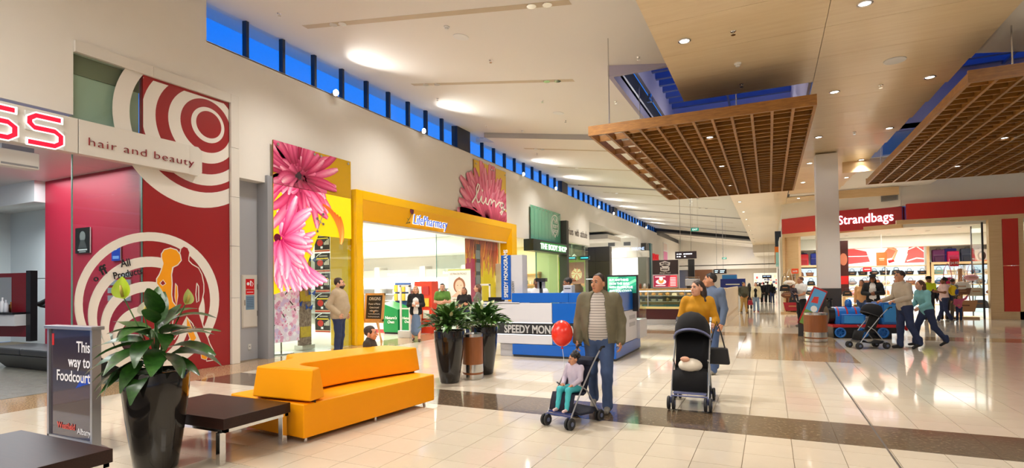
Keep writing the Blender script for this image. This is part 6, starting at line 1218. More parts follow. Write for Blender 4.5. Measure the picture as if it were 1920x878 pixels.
# ---- strollers
WHL = mesh_of(MB().lathe([(.03, -.014), (.075, -.016), (.085, 0), (.075, .016), (.03, .014), (.03, -.014)], 18).xf(Matrix.Rotation(R(90), 4, 'Y')), 'wheel', mat('tyre', (.02, .02, .022), .6), True)
HUB = mesh_of(MB().tube([(-.02, 0, 0), (.02, 0, 0)], .032, 10), 'hub', mat('hub_grey', lin(90, 100, 130), .4))
def shell(prof, xs, m, name, par, th=.012):
    """sheet swept across x: prof = (y, z) points"""
    n = len(prof); V = [(x, p[0], p[1]) for x in xs for p in prof]; F = [(j*n+i, j*n+i+1, (j+1)*n+i+1, (j+1)*n+i) for j in range(len(xs)-1) for i in range(n-1)]
    o = obj(name, MB().add(V, F), m, par, True); s = o.modifiers.new('thick', 'SOLIDIFY'); s.thickness = th; return o
def stroller(lab, x, y, rz, fab, trim, hood=True, folded=False, sc=1.):
    t = thing('stroller', lab, 'stroller', (x, y, 0), rz); t.scale = (sc,)*3; w = .21
    for s in (-1, 1):
        obj('frame_tube', MB().tube([(s*w, -.36, .12), (s*w, -.10, .48), (s*w, .22, .86), (s*w, .40, 1.03)], .011, 8), ALU, t); obj('frame_tube', MB().tube([(s*w, .34, .12), (s*w, .05, .48), (s*w*.98, -.12, .58)], .011, 8), ALU, t)
        obj('handle', MB().tube([(s*w, .38, 1.01), (s*w, .44, 1.06), (s*w, .50, 1.06)], .018, 8), BLACK, t)
        for yy in (-.36, .34):
            for q in (-.028, .028):
                wh = obj('wheel', WHL, None, t, loc=(s*w+q, yy, .085)); obj('hub', HUB, None, wh)
            obj('fork', MB().tube([(s*w, yy, .085), (s*w, yy+.0, .16)], .016, 6), trim, t)
    obj('cross_bar', MB().tube([(-w, -.34, .17), (w, -.34, .17)], .01, 6), trim, t); obj('cross_bar', MB().tube([(-w, .34, .13), (w, .34, .13)], .01, 6), trim, t)
    xs = (-w+.01, -w*.5, 0, w*.5, w-.01)
    shell([(-.30, .22), (-.26, .36), (-.22, .46), (-.02, .43), (.05, .46)], xs, fab, 'seat', t); shell([(.03, .44), (.14, .70), (.22, .92)], xs, fab, 'backrest', t)
    obj('footrest', MB().box(-w+.02, -.33, .19, w-.02, -.25, .21), trim, t); shell([(.3, .2), (.2, .14), (-.1, .16), (-.2, .22)], xs, fab, 'basket', t)
    if hood:
        V = []; F = []; n = 8; m = 8
        for j in range(n+1):
            ph = R(-5+100*j/n)
            for k in range(m+1):
                a = PI*k/m; V.append((w*1.06*math.cos(a), .22-.40*math.cos(ph)*math.sin(a)*.95+.04*math.sin(ph), .80+.10*math.sin(a)*math.cos(ph)*1.6+.33*math.sin(ph)*math.sin(a)**.6))
        F = [(j*(m+1)+k, j*(m+1)+k+1, (j+1)*(m+1)+k+1, (j+1)*(m+1)+k) for j in range(n) for k in range(m)]
        o = obj('hood', MB().add(V, F), fab, t, True); s = o.modifiers.new('thick', 'SOLIDIFY'); s.thickness = .012
        obj('hood_edge', MB().tube([(w*1.07*math.cos(PI*k/16), .22-.40*math.sin(PI*k/16)*.95, .80+.16*math.sin(PI*k/16)) for k in range(17)], .014, 6), trim, t, True)
    if folded:
        shell([(.16, .82), (.24, .93), (.34, .92), (.38, .86)], xs, fab, 'hood', t)
    return t
NAVYF = mat('navy_fabric', lin(20, 24, 44), .85); NAVT = mat('navy_trim', lin(40, 56, 120), .5); BLKF = mat('black_fabric', lin(16, 16, 20), .9); LILT = mat('lilac_trim', lin(112, 118, 160), .5)
# ================================================================ FIGURES: implicit surfaces, one continuous skin each
def smin(a, b, k): 
    h = np.maximum(k-np.abs(a-b), 0)/k; return np.minimum(a, b)-h*h*k*.25
class SDF:
    def __init__(s): s.p = []
    def cap(s, a, b, ra, rb=None, k=.03, flat=None, op='u'):
        s.p.append(('cap', np.array(a, float), np.array(b, float), ra, ra if rb is None else rb, k, flat, op)); return s
    def ell(s, c, r, k=.03, rot=None, op='u'):
        s.p.append(('ell', np.array(c, float), np.array(r, float), rot, 0, k, None, op)); return s
    def cut(s, o, n):
        n = np.array(n, float); s.p.append(('cut', np.array(o, float), n/np.linalg.norm(n), 0, 0, 0, None, 'i')); return s
    def mesh(s, name, h, mt, wrinkle=0., smooth=True):
        lo = np.full(3, 9e9); hi = -lo
        for q in s.p:
            if q[7] != 'u': continue
            if q[0] == 'cap':
                r = max(q[3], q[4])*1.15
                for e in (q[1], q[2]): lo = np.minimum(lo, e-r); hi = np.maximum(hi, e+r)
            elif q[0] == 'ell': r = q[2].max() if q[3] is not None else q[2]; lo = np.minimum(lo, q[1]-r); hi = np.maximum(hi, q[1]+r)
        lo -= 3*h+.01; hi += 3*h+.01; n = np.ceil((hi-lo)/h).astype(int)+1
        ax = [lo[i]+h*np.arange(n[i]) for i in range(3)]; D = np.full(n, 1., np.float32)
        for q in s.p:
            kind, k, op = q[0], q[5], q[7]
            if kind == 'cut':
                X, Y, Z = np.meshgrid(*ax, indexing='ij', sparse=True); D = np.maximum(D, ((X-q[1][0])*q[2][0]+(Y-q[1][1])*q[2][1]+(Z-q[1][2])*q[2][2]).astype(np.float32)); continue
            if kind == 'cap': r = max(q[3], q[4])*1.2; l, u = np.minimum(q[1], q[2])-r, np.maximum(q[1], q[2])+r
            else: r = q[2].max(); l, u = q[1]-r, q[1]+r
            m = k+2*h; i0 = np.clip(((l-m-lo)/h).astype(int), 0, n-1); i1 = np.clip(((u+m-lo)/h).astype(int)+2, 1, n); sl = tuple(slice(a, b) for a, b in zip(i0, i1))
            X, Y, Z = np.meshgrid(*[ax[i][sl[i]] for i in range(3)], indexing='ij')
            P = np.stack([X, Y, Z], -1)
            if kind == 'cap':
                a, b = q[1].copy(), q[2].copy()
                if q[6] is not None:
                    d, f = np.array(q[6][0], float), q[6][1]; d /= np.linalg.norm(d); g_ = 1/f-1; mid = (a+b)/2
                    T_ = lambda v: v+((v-mid) @ d)[..., None]*d*g_
                    P = T_(P); a = a+((a-mid) @ d)*d*g_; b = b+((b-mid) @ d)*d*g_
                ba = b-a; L2 = max(ba @ ba, 1e-9); t = np.clip(((P-a) @ ba)/L2, 0, 1); d_ = np.linalg.norm(P-a-t[..., None]*ba, axis=-1)-(q[3]+(q[4]-q[3])*t)
            else:
                p = P-q[1]
                if q[3] is not None: p = p @ np.array(q[3])
                kk = np.linalg.norm(p/q[2], axis=-1); k1 = np.linalg.norm(p/(q[2]**2), axis=-1)+1e-6; d_ = kk*(kk-1)/k1
            d_ = d_.astype(np.float32)
            if op == 'u': D[sl] = smin(D[sl], d_, k)
            else: D[sl] = -smin(-D[sl], d_, k)
        if wrinkle:
            X, Y, Z = np.meshgrid(*ax, indexing='ij', sparse=True); D = D+(wrinkle*(np.sin(38*Z+9*X+7*np.sin(11*X+5*Y))*.6+np.sin(23*X-31*Y+26*Z)*.4)).astype(np.float32)
        V, F = nets(D, lo, h); me = bpy.data.meshes.new(name)
        me.vertices.add(len(V)); me.vertices.foreach_set('co', V.astype(np.float32).ravel()); nf = len(F); me.loops.add(nf*4); me.polygons.add(nf)
        me.loops.foreach_set('vertex_index', F.astype(np.int32).ravel()); me.polygons.foreach_set('loop_start', np.arange(nf, dtype=np.int32)*4); me.polygons.foreach_set('use_smooth', [True]*nf)
        me.update(calc_edges=True); me.validate(); me.materials.append(mt); return me
def nets(D, lo, h):
    S = D < 0; n = np.array(D.shape); c = np.zeros(n-1, np.int8)
    for i in (0, 1):
        for j in (0, 1):
            for k in (0, 1): c += S[i:n[0]-1+i, j:n[1]-1+j, k:n[2]-1+k]
    act = np.argwhere((c > 0) & (c < 8)); idx = np.full(n-1, -1, np.int64); idx[tuple(act.T)] = np.arange(len(act))
    acc = np.zeros((len(act), 3)); cnt = np.zeros(len(act))
    cs = [(i, j, k) for i in (0, 1) for j in (0, 1) for k in (0, 1)]
    val = {q: D[act[:, 0]+q[0], act[:, 1]+q[1], act[:, 2]+q[2]] for q in cs}
    for a in cs:
        for ax in range(3):
            if a[ax]: continue
            b = list(a); b[ax] = 1; b = tuple(b); va, vb = val[a], val[b]; m = (va < 0) != (vb < 0); t = np.where(m, va/np.where(m, va-vb, 1), 0)
            p = np.tile(np.array(a, float), (len(act), 1)); p[:, ax] = t; acc[m] += p[m]; cnt[m] += 1
    V = lo+h*(act+acc/np.maximum(cnt, 1)[:, None]); Q = []
    for ax in range(3):
        s0 = [slice(0, n[i]) for i in range(3)]; s1 = list(s0); s0[ax] = slice(0, n[ax]-1); s1[ax] = slice(1, n[ax]); a, b = S[tuple(s0)], S[tuple(s1)]
        e = np.argwhere(a != b); u, v = (ax+1) % 3, (ax+2) % 3; e = e[(e[:, u] > 0) & (e[:, v] > 0) & (e[:, u] < n[u]-1) & (e[:, v] < n[v]-1)]
        def at(du, dv): q = e.copy(); q[:, u] -= du; q[:, v] -= dv; return idx[tuple(q.T)]
        f = np.stack([at(1, 1), at(0, 1), at(0, 0), at(1, 0)], 1); ins = a[tuple(e.T)]; f[~ins] = f[~ins][:, ::-1]; Q.append(f)
    F = np.concatenate(Q); return V, F[(F >= 0).all(1)]

SK = {k: mat('skin_'+k, c, .5, spec=.3) for k, c in dict(fair=lin(222, 168, 140), tan=lin(196, 140, 108), brown=lin(140, 92, 66), dark=lin(96, 62, 46)).items()}
HR = {k: mat('hair_'+k, c, .5, bump=.6, bscale=90) for k, c in dict(black=lin(24, 18, 16), dark=lin(48, 32, 24), brown=lin(92, 58, 36), blonde=lin(176, 130, 78), grey=lin(120, 110, 100)).items()}
LIP = mat('lips', lin(176, 96, 88), .5); EYE = mat('eye_dark', (.02, .015, .012), .2); EYEW = mat('eye_white', (.5, .48, .46), .3)
def cloth(name, c, **k): return mat('cloth_'+name, c, k.pop('rough', .85), noise=k.pop('noise', .10), nscale=k.pop('nscale', 14), bump=k.pop('bump', .25), bscale=k.pop('bscale', 160), **k)
V3 = lambda *a: np.array(a, float)
def person(lab, x, y, rz, H, pose=None, skin='fair', hair='dark', hairstyle='short', top=None, bottom=None, shoe=None, lod=1, name='person', sleeves='long', outer=None, inner=None, skirt=False, fem=False, build=1., headturn=0., nod=0., beard=False, hat=None, stance=0, group=None, bald=False, facing=None, z=0, collar=False, dress_len=None, child=False):
    """figure with the front towards local -y; pose overrides joints of a 1.75 m frame"""
    h = {0: .0068, 1: .0125, 2: .019}[lod]*(1.0 if not child else 1.05); t = thing(name, lab, 'person', (x, y, z), rz, group); sc = H/1.75
    hs = 1.22 if child else 1.
    J = dict(pel=V3(0, 0, .96), che=V3(0, .0, 1.29), nek=V3(0, .012, 1.475), hed=V3(0, -.015, 1.63))
    sw = .165 if fem else .195
    for s, q in ((-1, 'R'), (1, 'L')):
        J['sh'+q] = V3(s*sw, .012, 1.435); J['el'+q] = V3(s*(sw+.055), .03, 1.13); J['wr'+q] = V3(s*(sw+.06), -.05, .885); J['hp'+q] = V3(s*.09, 0, .925); J['kn'+q] = V3(s*.10, -.015, .50); J['an'+q] = V3(s*.105, .03, .085)
    for k, v in (pose or {}).items():
        if k in J: J[k] = V3(*v)
    fdir = {q: V3(0, -1, 0) for q in 'RL'}; 
    for q in 'RL':
        if pose and 'toe'+q in pose: fdir[q] = V3(*pose['toe'+q]); fdir[q] /= np.linalg.norm(fdir[q])
    B = build; fw_ = V3(0, 1, 0); f = SDF()
    # trunk
    def trunk(f, e=0., fl=.68):
        f.cap(J['pel']+V3(0, 0, .02), J['che'], .148*B+e, (.150 if fem else .168)*B+e, .06, (fw_, fl)); f.cap(J['che'], (J['shR']+J['shL'])/2-V3(0, 0, .02), (.150 if fem else .168)*B+e, (.10 if fem else .115)+e, .05, (fw_, fl))
        f.cap(J['shR']-V3(0, 0, .035), J['shL']-V3(0, 0, .035), .062+e, .062+e, .06)
        f.ell(J['pel']-V3(0, 0, .02), (.165*B+e, .118*B+e, .14+e), .06)
        if fem:
            for s in (-1, 1): f.ell(J['che']+V3(s*.07, -.085, .0), (.062+e, .05+e, .062+e), .05)
        elif B > 1.08: f.ell(J['pel']*.55+J['che']*.45+V3(0, -.055, 0), (.15*B+e, .12*B+e, .16+e), .08)
    def arm(f, q, e=0., upto=1.):
        f.cap(J['sh'+q], J['el'+q], .052+e, .042+e, .018)
        w = J['el'+q]+(J['wr'+q]-J['el'+q])*upto
        if upto > 0: f.cap(J['el'+q], w, .042+e, .042+(.030-.042)*upto+e, .015)
    def leg(f, q, e=0., e2=None, upto=1.):
        e2 = e if e2 is None else e2; f.cap(J['hp'+q], J['kn'+q], .088*(.5+.5*B)+e, .058+e2, .05)
        if upto > 0:
            a = J['kn'+q]+(J['an'+q]-J['kn'+q])*upto; f.cap(J['kn'+q], a, .056+e2, .042+e2, .03)
            f.cap(J['kn'+q]*.8+J['an'+q]*.2+V3(0, .018, 0), J['kn'+q]*.45+J['an'+q]*.55+V3(0, .01, 0), .044+e2, .03+e2, .03)
    trunk(f, -.012)
    for q in 'RL': arm(f, q); leg(f, q)
    hc = J['hed']; nk = J['nek']; yw = R(headturn); pt_ = R(nod)
    Rm_ = np.array(Matrix.Rotation(yw, 3, 'Z') @ Matrix.Rotation(pt_, 3, 'X')); hp = lambda a, b, c: hc+Rm_ @ (V3(a, b, c)*hs)
    f.cap(nk-V3(0, -.005, .03), hc+V3(0, .02, -.06), .056, .054, .03)
    f.ell(hp(0, .012, .035), V3(.077, .096, .088)*hs, .02, Rm_); f.ell(hp(0, -.03, -.03), V3(.062, .068, .082)*hs, .03, Rm_); f.ell(hp(0, -.06, -.088), V3(.032, .03, .026)*hs, .03, Rm_)
    if lod < 2:
        f.cap(hp(0, -.094, .012), hp(0, -.118, -.026), .009*hs, .015*hs, .014)
        for s in (-1, 1):
            f.ell(hp(s*.033, -.092, .016), V3(.017, .016, .012)*hs, .012, None, 'd'); f.ell(hp(s*.078, .012, -.012), V3(.012, .022, .034)*hs, .008, Rm_); f.ell(hp(s*.03, -.084, .036), V3(.026, .012, .008)*hs, .012, Rm_); f.ell(hp(s*.042, -.068, -.02), V3(.02, .018, .02)*hs, .02, Rm_)
        f.ell(hp(0, -.098, -.058), V3(.024, .010, .009)*hs, .01, Rm_)
    for q in 'RL':
        s = -1 if q == 'R' else 1; w = J['wr'+q]; d = w-J['el'+q]; d /= np.linalg.norm(d); hd = V3(*(pose or {}).get('hand'+q, d)); hd /= np.linalg.norm(hd)
        side = np.cross(hd, V3(*(pose or {}).get('palm'+q, (-s, 0, 0)))); side /= np.linalg.norm(side); nrm = np.cross(side, hd)
        c = w+hd*.055; f.cap(w, w+hd*.03, .028, .03, .02); f.cap(w+hd*.03-side*.018, w+hd*.03+side*.018, .02, .02, .015); f.cap(w+hd*.075-side*.024, w+hd*.075+side*.026, .016, .016, .02)
        curl = (pose or {}).get('curl'+q, .5)
        for i, (o_, l_) in enumerate(((-.033, .062), (-.011, .074), (.011, .07), (.032, .056))):
            r_ = .0086 if lod == 0 else .011; p0 = w+hd*.085+side*o_; a1 = curl*.8; d1 = hd*math.cos(a1)+nrm*math.sin(a1); a2 = curl*2.0; d2 = hd*math.cos(a2)+nrm*math.sin(a2); p1 = p0+d1*l_*.55; p2 = p1+d2*l_*.5
            f.cap(p0-hd*.02, p1, r_, r_*.95, .006); f.cap(p1, p2, r_*.95, r_*.8, .004)
        ts = side*(-s); tb = w+hd*.025+ts*.03; t1 = tb+(hd*.7+ts*.75+nrm*.2)*.042; f.cap(tb, t1, .014, .011, .012); f.cap(t1, t1+(hd*.95+ts*.1+nrm*.35)*.03, .011, .009, .006)
        fo = J['an'+q]+fdir[q]*.14; f.cap(J['an'+q], J['an'+q]-V3(0, 0, .03), .04, .036, .03); f.cap(J['an'+q]-V3(0, 0, .045)-fdir[q]*.02, fo-V3(0, 0, .055), .034, .026, .03)
    M = Matrix.Scale(sc, 4)
    def part(nm, sdf, mt, hh, wr=0., par=t, lb=None):
        me = sdf.mesh(nm, hh, mt, wr); me.transform(M); o = bpy.data.objects.new(nm, me); COL.objects.link(o); o.parent = par
        if lb: o['label'] = lb
        return o
    body = part('body', f, SK[skin], h)
    if lod < 2:
        for s in (-1, 1):
            e_ = obj('eye', MB().ell(tuple(hp(s*.033, -.084, .014)*sc), (.0105*sc*hs,)*3, 10, 8), EYEW, body, True); obj('iris', MB().ell(tuple(hp(s*.033, -.094, .014)*sc), (.0075*sc*hs, .004*sc*hs, .0075*sc*hs), 8, 6), EYE, body, True)
            obj('eyebrow', MB().tube([tuple(hp(s*.016, -.097, .036)*sc), tuple(hp(s*.034, -.1, .041)*sc), tuple(hp(s*.052, -.088, .034)*sc)], .0045*sc*hs, 5), HR[hair], body)
        obj('mouth', MB().tube([tuple(hp(-.022, -.099, -.058)*sc), tuple(hp(0, -.107, -.06)*sc), tuple(hp(.022, -.099, -.058)*sc)], [.003*sc*hs, .006*sc*hs, .003*sc*hs], 6), LIP, body)
    # hair
    if hairstyle != 'none':
        g = SDF(); hh = max(h, .009); g.ell(hp(0, .020, .040), V3(.0815, .100, .095)*hs, .02, Rm_)
        nrm = Rm_ @ V3(0, .86, .5) if not bald else Rm_ @ V3(0, .93, .36)
        g.cut(hp(0, -.035, .062) if bald else hp(0, -.058, .056), -nrm)
        if hairstyle in ('long', 'pony', 'bob'):
            g.p = [q for q in g.p if q[0] != 'cut']; g.cut(hp(0, -.06, .05), -nrm)
            extra = SDF(); ln = {'long': .30, 'bob': .10, 'pony': .03}[hairstyle]
            for s in (-1, 1): g.p.append(('cap', hp(s*.058, .045, .0), hp(s*.07, .05, -.07-ln*.55), .032*hs, .030*hs, .03, None, 'u')); g.p.append(('cap', hp(s*.04, .085, 0), hp(s*.045, .085, -.08-ln), .05*hs, .036*hs, .04, None, 'u'))
            if hairstyle == 'pony': g.p.append(('cap', hp(.0, .12, .02), hp(.10, .06, -.2), .036, .03, .03, None, 'u')); g.p.append(('cap', hp(.10, .06, -.2), hp(.11, -.02, -.3), .032, .014, .03, None, 'u'))
        if hairstyle == 'bun': g.p.append(('ell', hp(0, .11, .06), V3(.045, .045, .045), None, 0, .02, None, 'u'))
        if hairstyle == 'curly':
            rr = random.Random(3)
            for k in range(26): a = rr.uniform(0, 6.3); e_ = rr.uniform(-.2, 1.5); g.p.insert(1, ('ell', hp(.09*math.cos(a)*math.cos(e_), .03+.1*abs(math.sin(a))*math.cos(e_), .04+.1*math.sin(e_)), V3(.036, .036, .036), None, 0, .015, None, 'u'))
        part('hair', g, HR[hair], min(hh, .008) if lod < 2 else hh, .006)
        if beard:
            g = SDF(); g.ell(hp(0, -.04, -.065), V3(.062, .068, .062)*hs, .02, Rm_); g.cut(hp(0, -.05, -.046), Rm_ @ V3(0, -.25, 1)); g.ell(hp(0, -.105, -.048), V3(.034, .014, .010), .008, Rm_); part('beard', g, HR[hair], hh)
    if hat: 
        hg_ = MB().lathe([(.17, .06), (.16, .075), (.1, .08), (.098, .13), (.07, .15), (0, .155)], 20).xf(Matrix.Translation(tuple(hc*sc)) @ Matrix.Scale(sc, 4)) if hat == 'brim' else MB().ell((0, 0, 0), (.098, .115, .085), 16, 10).xf(Matrix.Translation(tuple((hc+V3(0, .012, .075))*sc)) @ Matrix.Scale(sc, 4)); obj('hat', hg_, BLKF, t, True)
    # clothing
    hh = max(h, .0115)
    up = {'long': 1.0, 'short': -1, 'none': -2, 'mid': .35}[sleeves]
    def torso_cloth(e, low, sl, op=False):
        g = SDF(); trunk(g, e, .72)
        for q in 'RL':
            if sl >= 0: arm(g, q, e*.9+.006, sl*.97)
            elif sl == -1: a = J['sh'+q]; g.cap(a, a+(J['el'+q]-a)*.6, .06+e, .056+e, .04)
        g.cap(J['nek']-V3(0, 0, .05), J['nek']-V3(0, -.004, -.002), .064+e*.5, .058+e*.4, .03)
        g.cut(J['pel']+V3(0, 0, low), (0, 0, -1))
        return g
    if inner is not None:
        g = torso_cloth(.012, -.06, 0); part('shirt', g, inner, hh, .001)
        g = torso_cloth(.032, -.16, up); g.p.insert(len(g.p)-1, ('cap', J['nek']+V3(0, -.12, .0), J['pel']+V3(.0, -.22, -.3), .085, .155, .01, None, 'd')); part('jacket', g, top, hh, .004)
        cg_ = SDF(); cg_.cap(J['nek']+V3(-.07, .0, -.03), J['nek']+V3(0, .07, .0), .022, .022, .03); cg_.cap(J['nek']+V3(.07, .0, -.03), J['nek']+V3(0, .07, .0), .022, .022, .03); cg_.cap(J['nek']+V3(.075, -.01, -.03), J['che']+V3(.09, -.125, .05), .02, .012, .03); cg_.cap(J['nek']+V3(-.075, -.01, -.03), J['che']+V3(-.09, -.125, .05), .02, .012, .03); part('collar', cg_, outer or top, hh)
    elif top is not None:
        low = dress_len if dress_len is not None else -.10
        g = torso_cloth(.016 if not collar else .024, low, up)
        if collar: g.p.insert(len(g.p)-1, ('cap', J['nek']-V3(0, 0, .03), J['nek']+V3(0, .004, .03), .07, .066, .02, None, 'u'))
        part('sweater' if sleeves == 'long' else 'shirt', g, top, hh, .0028 if lod < 2 else 0)
        if outer is not None:
            g = torso_cloth(.03, -.14, up); g.p.insert(len(g.p)-1, ('cap', J['che']+V3(0, -.2, .2), J['pel']+V3(0, -.21, -.25), .1, .12, .02, None, 'd')); part('cardigan', g, outer, hh, .003)
    if bottom is not None:
        g = SDF()
        if skirt:
            kc = (J['knR']+J['knL'])/2; g.cap(J['pel'], kc-V3(0, 0, .16), .150, .165, .05, (fw_, .8)); g.cut(J['pel']+V3(0, 0, .08), (0, 0, 1)); part('skirt', g, bottom, hh, .003)
        else:
            g.ell(J['pel']-V3(0, 0, .02), (.172*B+.008, .126*B+.008, .15), .05)
            for q in 'RL': leg(g, q, .014, .016); g.cap(J['an'+q]+V3(0, .0, .09), J['an'+q]+V3(0, -.005, -.015), .056, .062, .03)
            g.cut(J['pel']+V3(0, 0, .10), (0, 0, 1)); part('trousers', g, bottom, hh, .004 if lod < 2 else 0)
    if shoe is not None:
        for q in 'RL':
            g = SDF(); a = J['an'+q]; d = fdir[q]; g.cap(a-d*.025-V3(0, 0, .035), a+d*.16-V3(0, 0, .05), .043, .034, .03); g.cap(a+V3(0, 0, -.01), a-V3(0, 0, .04), .046, .04, .03); zb = (a-V3(0, 0, .085))
            if d[2] > -.2: g.cut(zb, (0, 0, -1))
            part('shoe', g, shoe, hh)
    return t
# ================================================================ PEOPLE
def zsplit(name, ca, cb, z):
    if name in MATS: return MATS[name]
    m = bpy.data.materials.new(name); m.use_nodes = True; t = m.node_tree; p = t.nodes['Principled BSDF']; p.inputs['Roughness'].default_value = .8
    c = t.nodes.new('ShaderNodeTexCoord'); s = t.nodes.new('ShaderNodeSeparateXYZ'); t.links.new(c.outputs['Object'], s.inputs[0]); g_ = t.nodes.new('ShaderNodeMath'); g_.operation = 'GREATER_THAN'; g_.inputs[1].default_value = z; t.links.new(s.outputs[2], g_.inputs[0])
    x = t.nodes.new('ShaderNodeMix'); x.data_type = 'RGBA'; x.inputs[6].default_value = (*ca, 1); x.inputs[7].default_value = (*cb, 1); t.links.new(g_.outputs[0], x.inputs[0]); t.links.new(x.outputs[2], p.inputs['Base Color']); MATS[name] = m; return m
def face(dx, dy): return math.atan2(dx, -dy)
LEFT, RIGHT_ = face(-.9, -.43), face(.9, .43)
JEAN = cloth('jeans', lin(62, 82, 120), noise=.25, nscale=10); JEAND = cloth('jeans_dark', lin(38, 50, 84), noise=.2); JEANL = cloth('jeans_light', lin(128, 152, 182), noise=.2); BLKC = cloth('black', lin(20, 20, 22)); SHB = mat('shoe_black', lin(24, 22, 22), .4); SHG = mat('shoe_grey', lin(130, 126, 118), .6); SHBR = mat('shoe_brown', lin(72, 50, 36), .5); WHC = cloth('white', lin(236, 234, 230)); 
crossed = dict(elR=(-.235, -.03, 1.16), wrR=(.02, -.185, 1.17), elL=(.235, -.03, 1.16), wrL=(-.02, -.175, 1.12), handR=(1, -.1, .15), handL=(-1, -.1, .1), palmR=(0, 1, 0), palmL=(0, 1, 0))
def sit(zs=.0, kn=.42): return dict(hpR=(-.09, -.02, .925), hpL=(.09, -.02, .925), knR=(-.13, -kn, .93), knL=(.13, -kn, .93), anR=(-.14, -kn-.06, .52), anL=(.14, -kn-.06, .52), elR=(-.24, -.08, 1.16), elL=(.24, -.08, 1.16), wrR=(-.15, -.26, 1.04), wrL=(.15, -.26, 1.04), handR=(.3, -1, -.2), handL=(-.3, -1, -.2), palmR=(0, 0, -1), palmL=(0, 0, -1))
# --- walking man in front
person('heavy set man in an open olive jacket and striped shirt walking towards us', -1.96, 6.66, R(9), 1.72, dict(knR=(-.11, .02, .50), anR=(-.12, .26, .12), toeR=(0, -1, -.35), knL=(.10, -.10, .50), anL=(.10, -.09, .085), elR=(-.262, .04, 1.14), wrR=(-.265, -.12, .90), elL=(.262, .06, 1.14), wrL=(.27, -.02, .89), che=(0, -.01, 1.29)), 'tan', 'dark', 'short', cloth('olive', lin(112, 106, 84), noise=.15), JEAN, SHG, 0, inner=stripe_mat('striped_shirt', lin(206, 198, 190), lin(150, 142, 138), 30, duty=.68), outer=cloth('collar_dark', lin(70, 66, 54)), build=1.17, headturn=-30, bald=True)
person('toddler in lavender top and turquoise trousers sitting in the low stroller', -2.05, 5.93, R(-18), .82, sit(), 'tan', 'black', 'curly', cloth('lavender', lin(196, 184, 202)), cloth('turquoise', lin(70, 182, 190)), mat('shoe_pink', lin(220, 190, 190), .6), 0, child=True, headturn=-25, nod=8, z=-.03)
stroller('low navy umbrella stroller carrying the toddler in turquoise trousers', -2.07, 5.93, R(-18), NAVYF, NAVT, False, True, .80)
bl_ = thing('balloon', 'red balloon floating in front of the walking man', 'balloon', (-2.36, 6.38, .98)); obj('skin', MB().ell((0, 0, 0), (.135, .135, .165), 24, 16).lathe([(.012, -.18), (.022, -.19), (0, -.165)], 10), mat('balloon_red', lin(238, 52, 36), .25, coat=.3, emit=.04), bl_, True); obj('string', MB().tube([(0, 0, -.18), (.08, -.15, -.35), (.12, -.3, -.52)], .003, 4), WHITE, bl_)
# --- woman with the black stroller
person('woman in a mustard turtleneck pushing a black hooded stroller', -.94, 8.16, R(4), 1.62, dict(elR=(-.25, -.03, 1.14), wrR=(-.215, -.26, 1.10), elL=(.25, -.03, 1.14), wrL=(.215, -.26, 1.10), handR=(.15, -1, -.15), handL=(-.15, -1, -.15), palmR=(0, 0, -1), palmL=(0, 0, -1), curlR=.9, curlL=.9, knL=(.1, -.08, .5), anL=(.1, -.02, .085), anR=(-.1, .22, .12), toeR=(0, -1, -.3)), 'fair', 'dark', 'pony', cloth('mustard', lin(190, 134, 10), noise=.14), JEANL, SHB, 0, collar=True, fem=True, headturn=-42, build=1.06)
stroller('tall black hooded stroller facing us in front of the woman in mustard', -.94, 7.38, R(2), BLKF, LILT, True, False, 1.04)
bb_ = thing('blanket', 'cream blanket with a small child arm lying in the black stroller', 'blanket', (-.94, 7.26, .50)); obj('cloth', MB().ell((0, 0, .03), (.15, .16, .09), 16, 10), cloth('cream_wool', lin(232, 222, 204)), bb_, True); obj('cuff', MB().ell((-.05, -.1, .12), (.06, .04, .035), 10, 6), SK['fair'], bb_, True)
hb = thing('handbag', 'black shoulder bag hanging from the stroller handle', 'handbag', (-.66, 7.86, .48)); obj('body', MB().prism([(-.16, 0), (.16, 0), (.13, .22), (-.13, .22)], -.06, .06, (0, 2, 1)), mat('bag_leather', (.015, .015, .016), .4), hb, bevel=.02); obj('strap', MB().tube([(-.1, 0, .2), (-.05, 0, .42), (0, .0, .58), (.05, 0, .42), (.1, 0, .2)], .010, 6), M_('bag_leather'), hb)
person('man in a blue grey jersey walking behind the woman in mustard', -.93, 10.05, R(-35), 1.75, dict(knL=(.1, -.08, .5), anL=(.1, -.1, .085), anR=(-.1, .2, .12)), 'tan', 'black', 'short', cloth('bluegrey', lin(84, 98, 122)), JEAN, SHG, 1, headturn=-40)
# --- by the sofa
person('bearded man in a beige zip jersey standing behind the sofa in profile', -8.80, 9.33, RIGHT_, 1.80, dict(elR=(-.27, .13, 1.16), wrR=(-.22, -.06, .97), handR=(.35, -.5, -.8), elL=(.26, .1, 1.15), wrL=(.22, -.08, .95), che=(0, -.015, 1.29)), 'fair', 'dark', 'short', cloth('beige', lin(178, 158, 130), noise=.12), JEAND, SHBR, 0, collar=True, build=1.27, beard=True, headturn=6)
person('boy in a dark hooded top sitting at the far end of the orange sofa', -5.20, 6.13, RIGHT_, 1.20, sit(), 'fair', 'dark', 'short', cloth('charcoal', lin(62, 54, 46), noise=.2), JEAND, SHB, 0, child=True, z=-.19, collar=True)
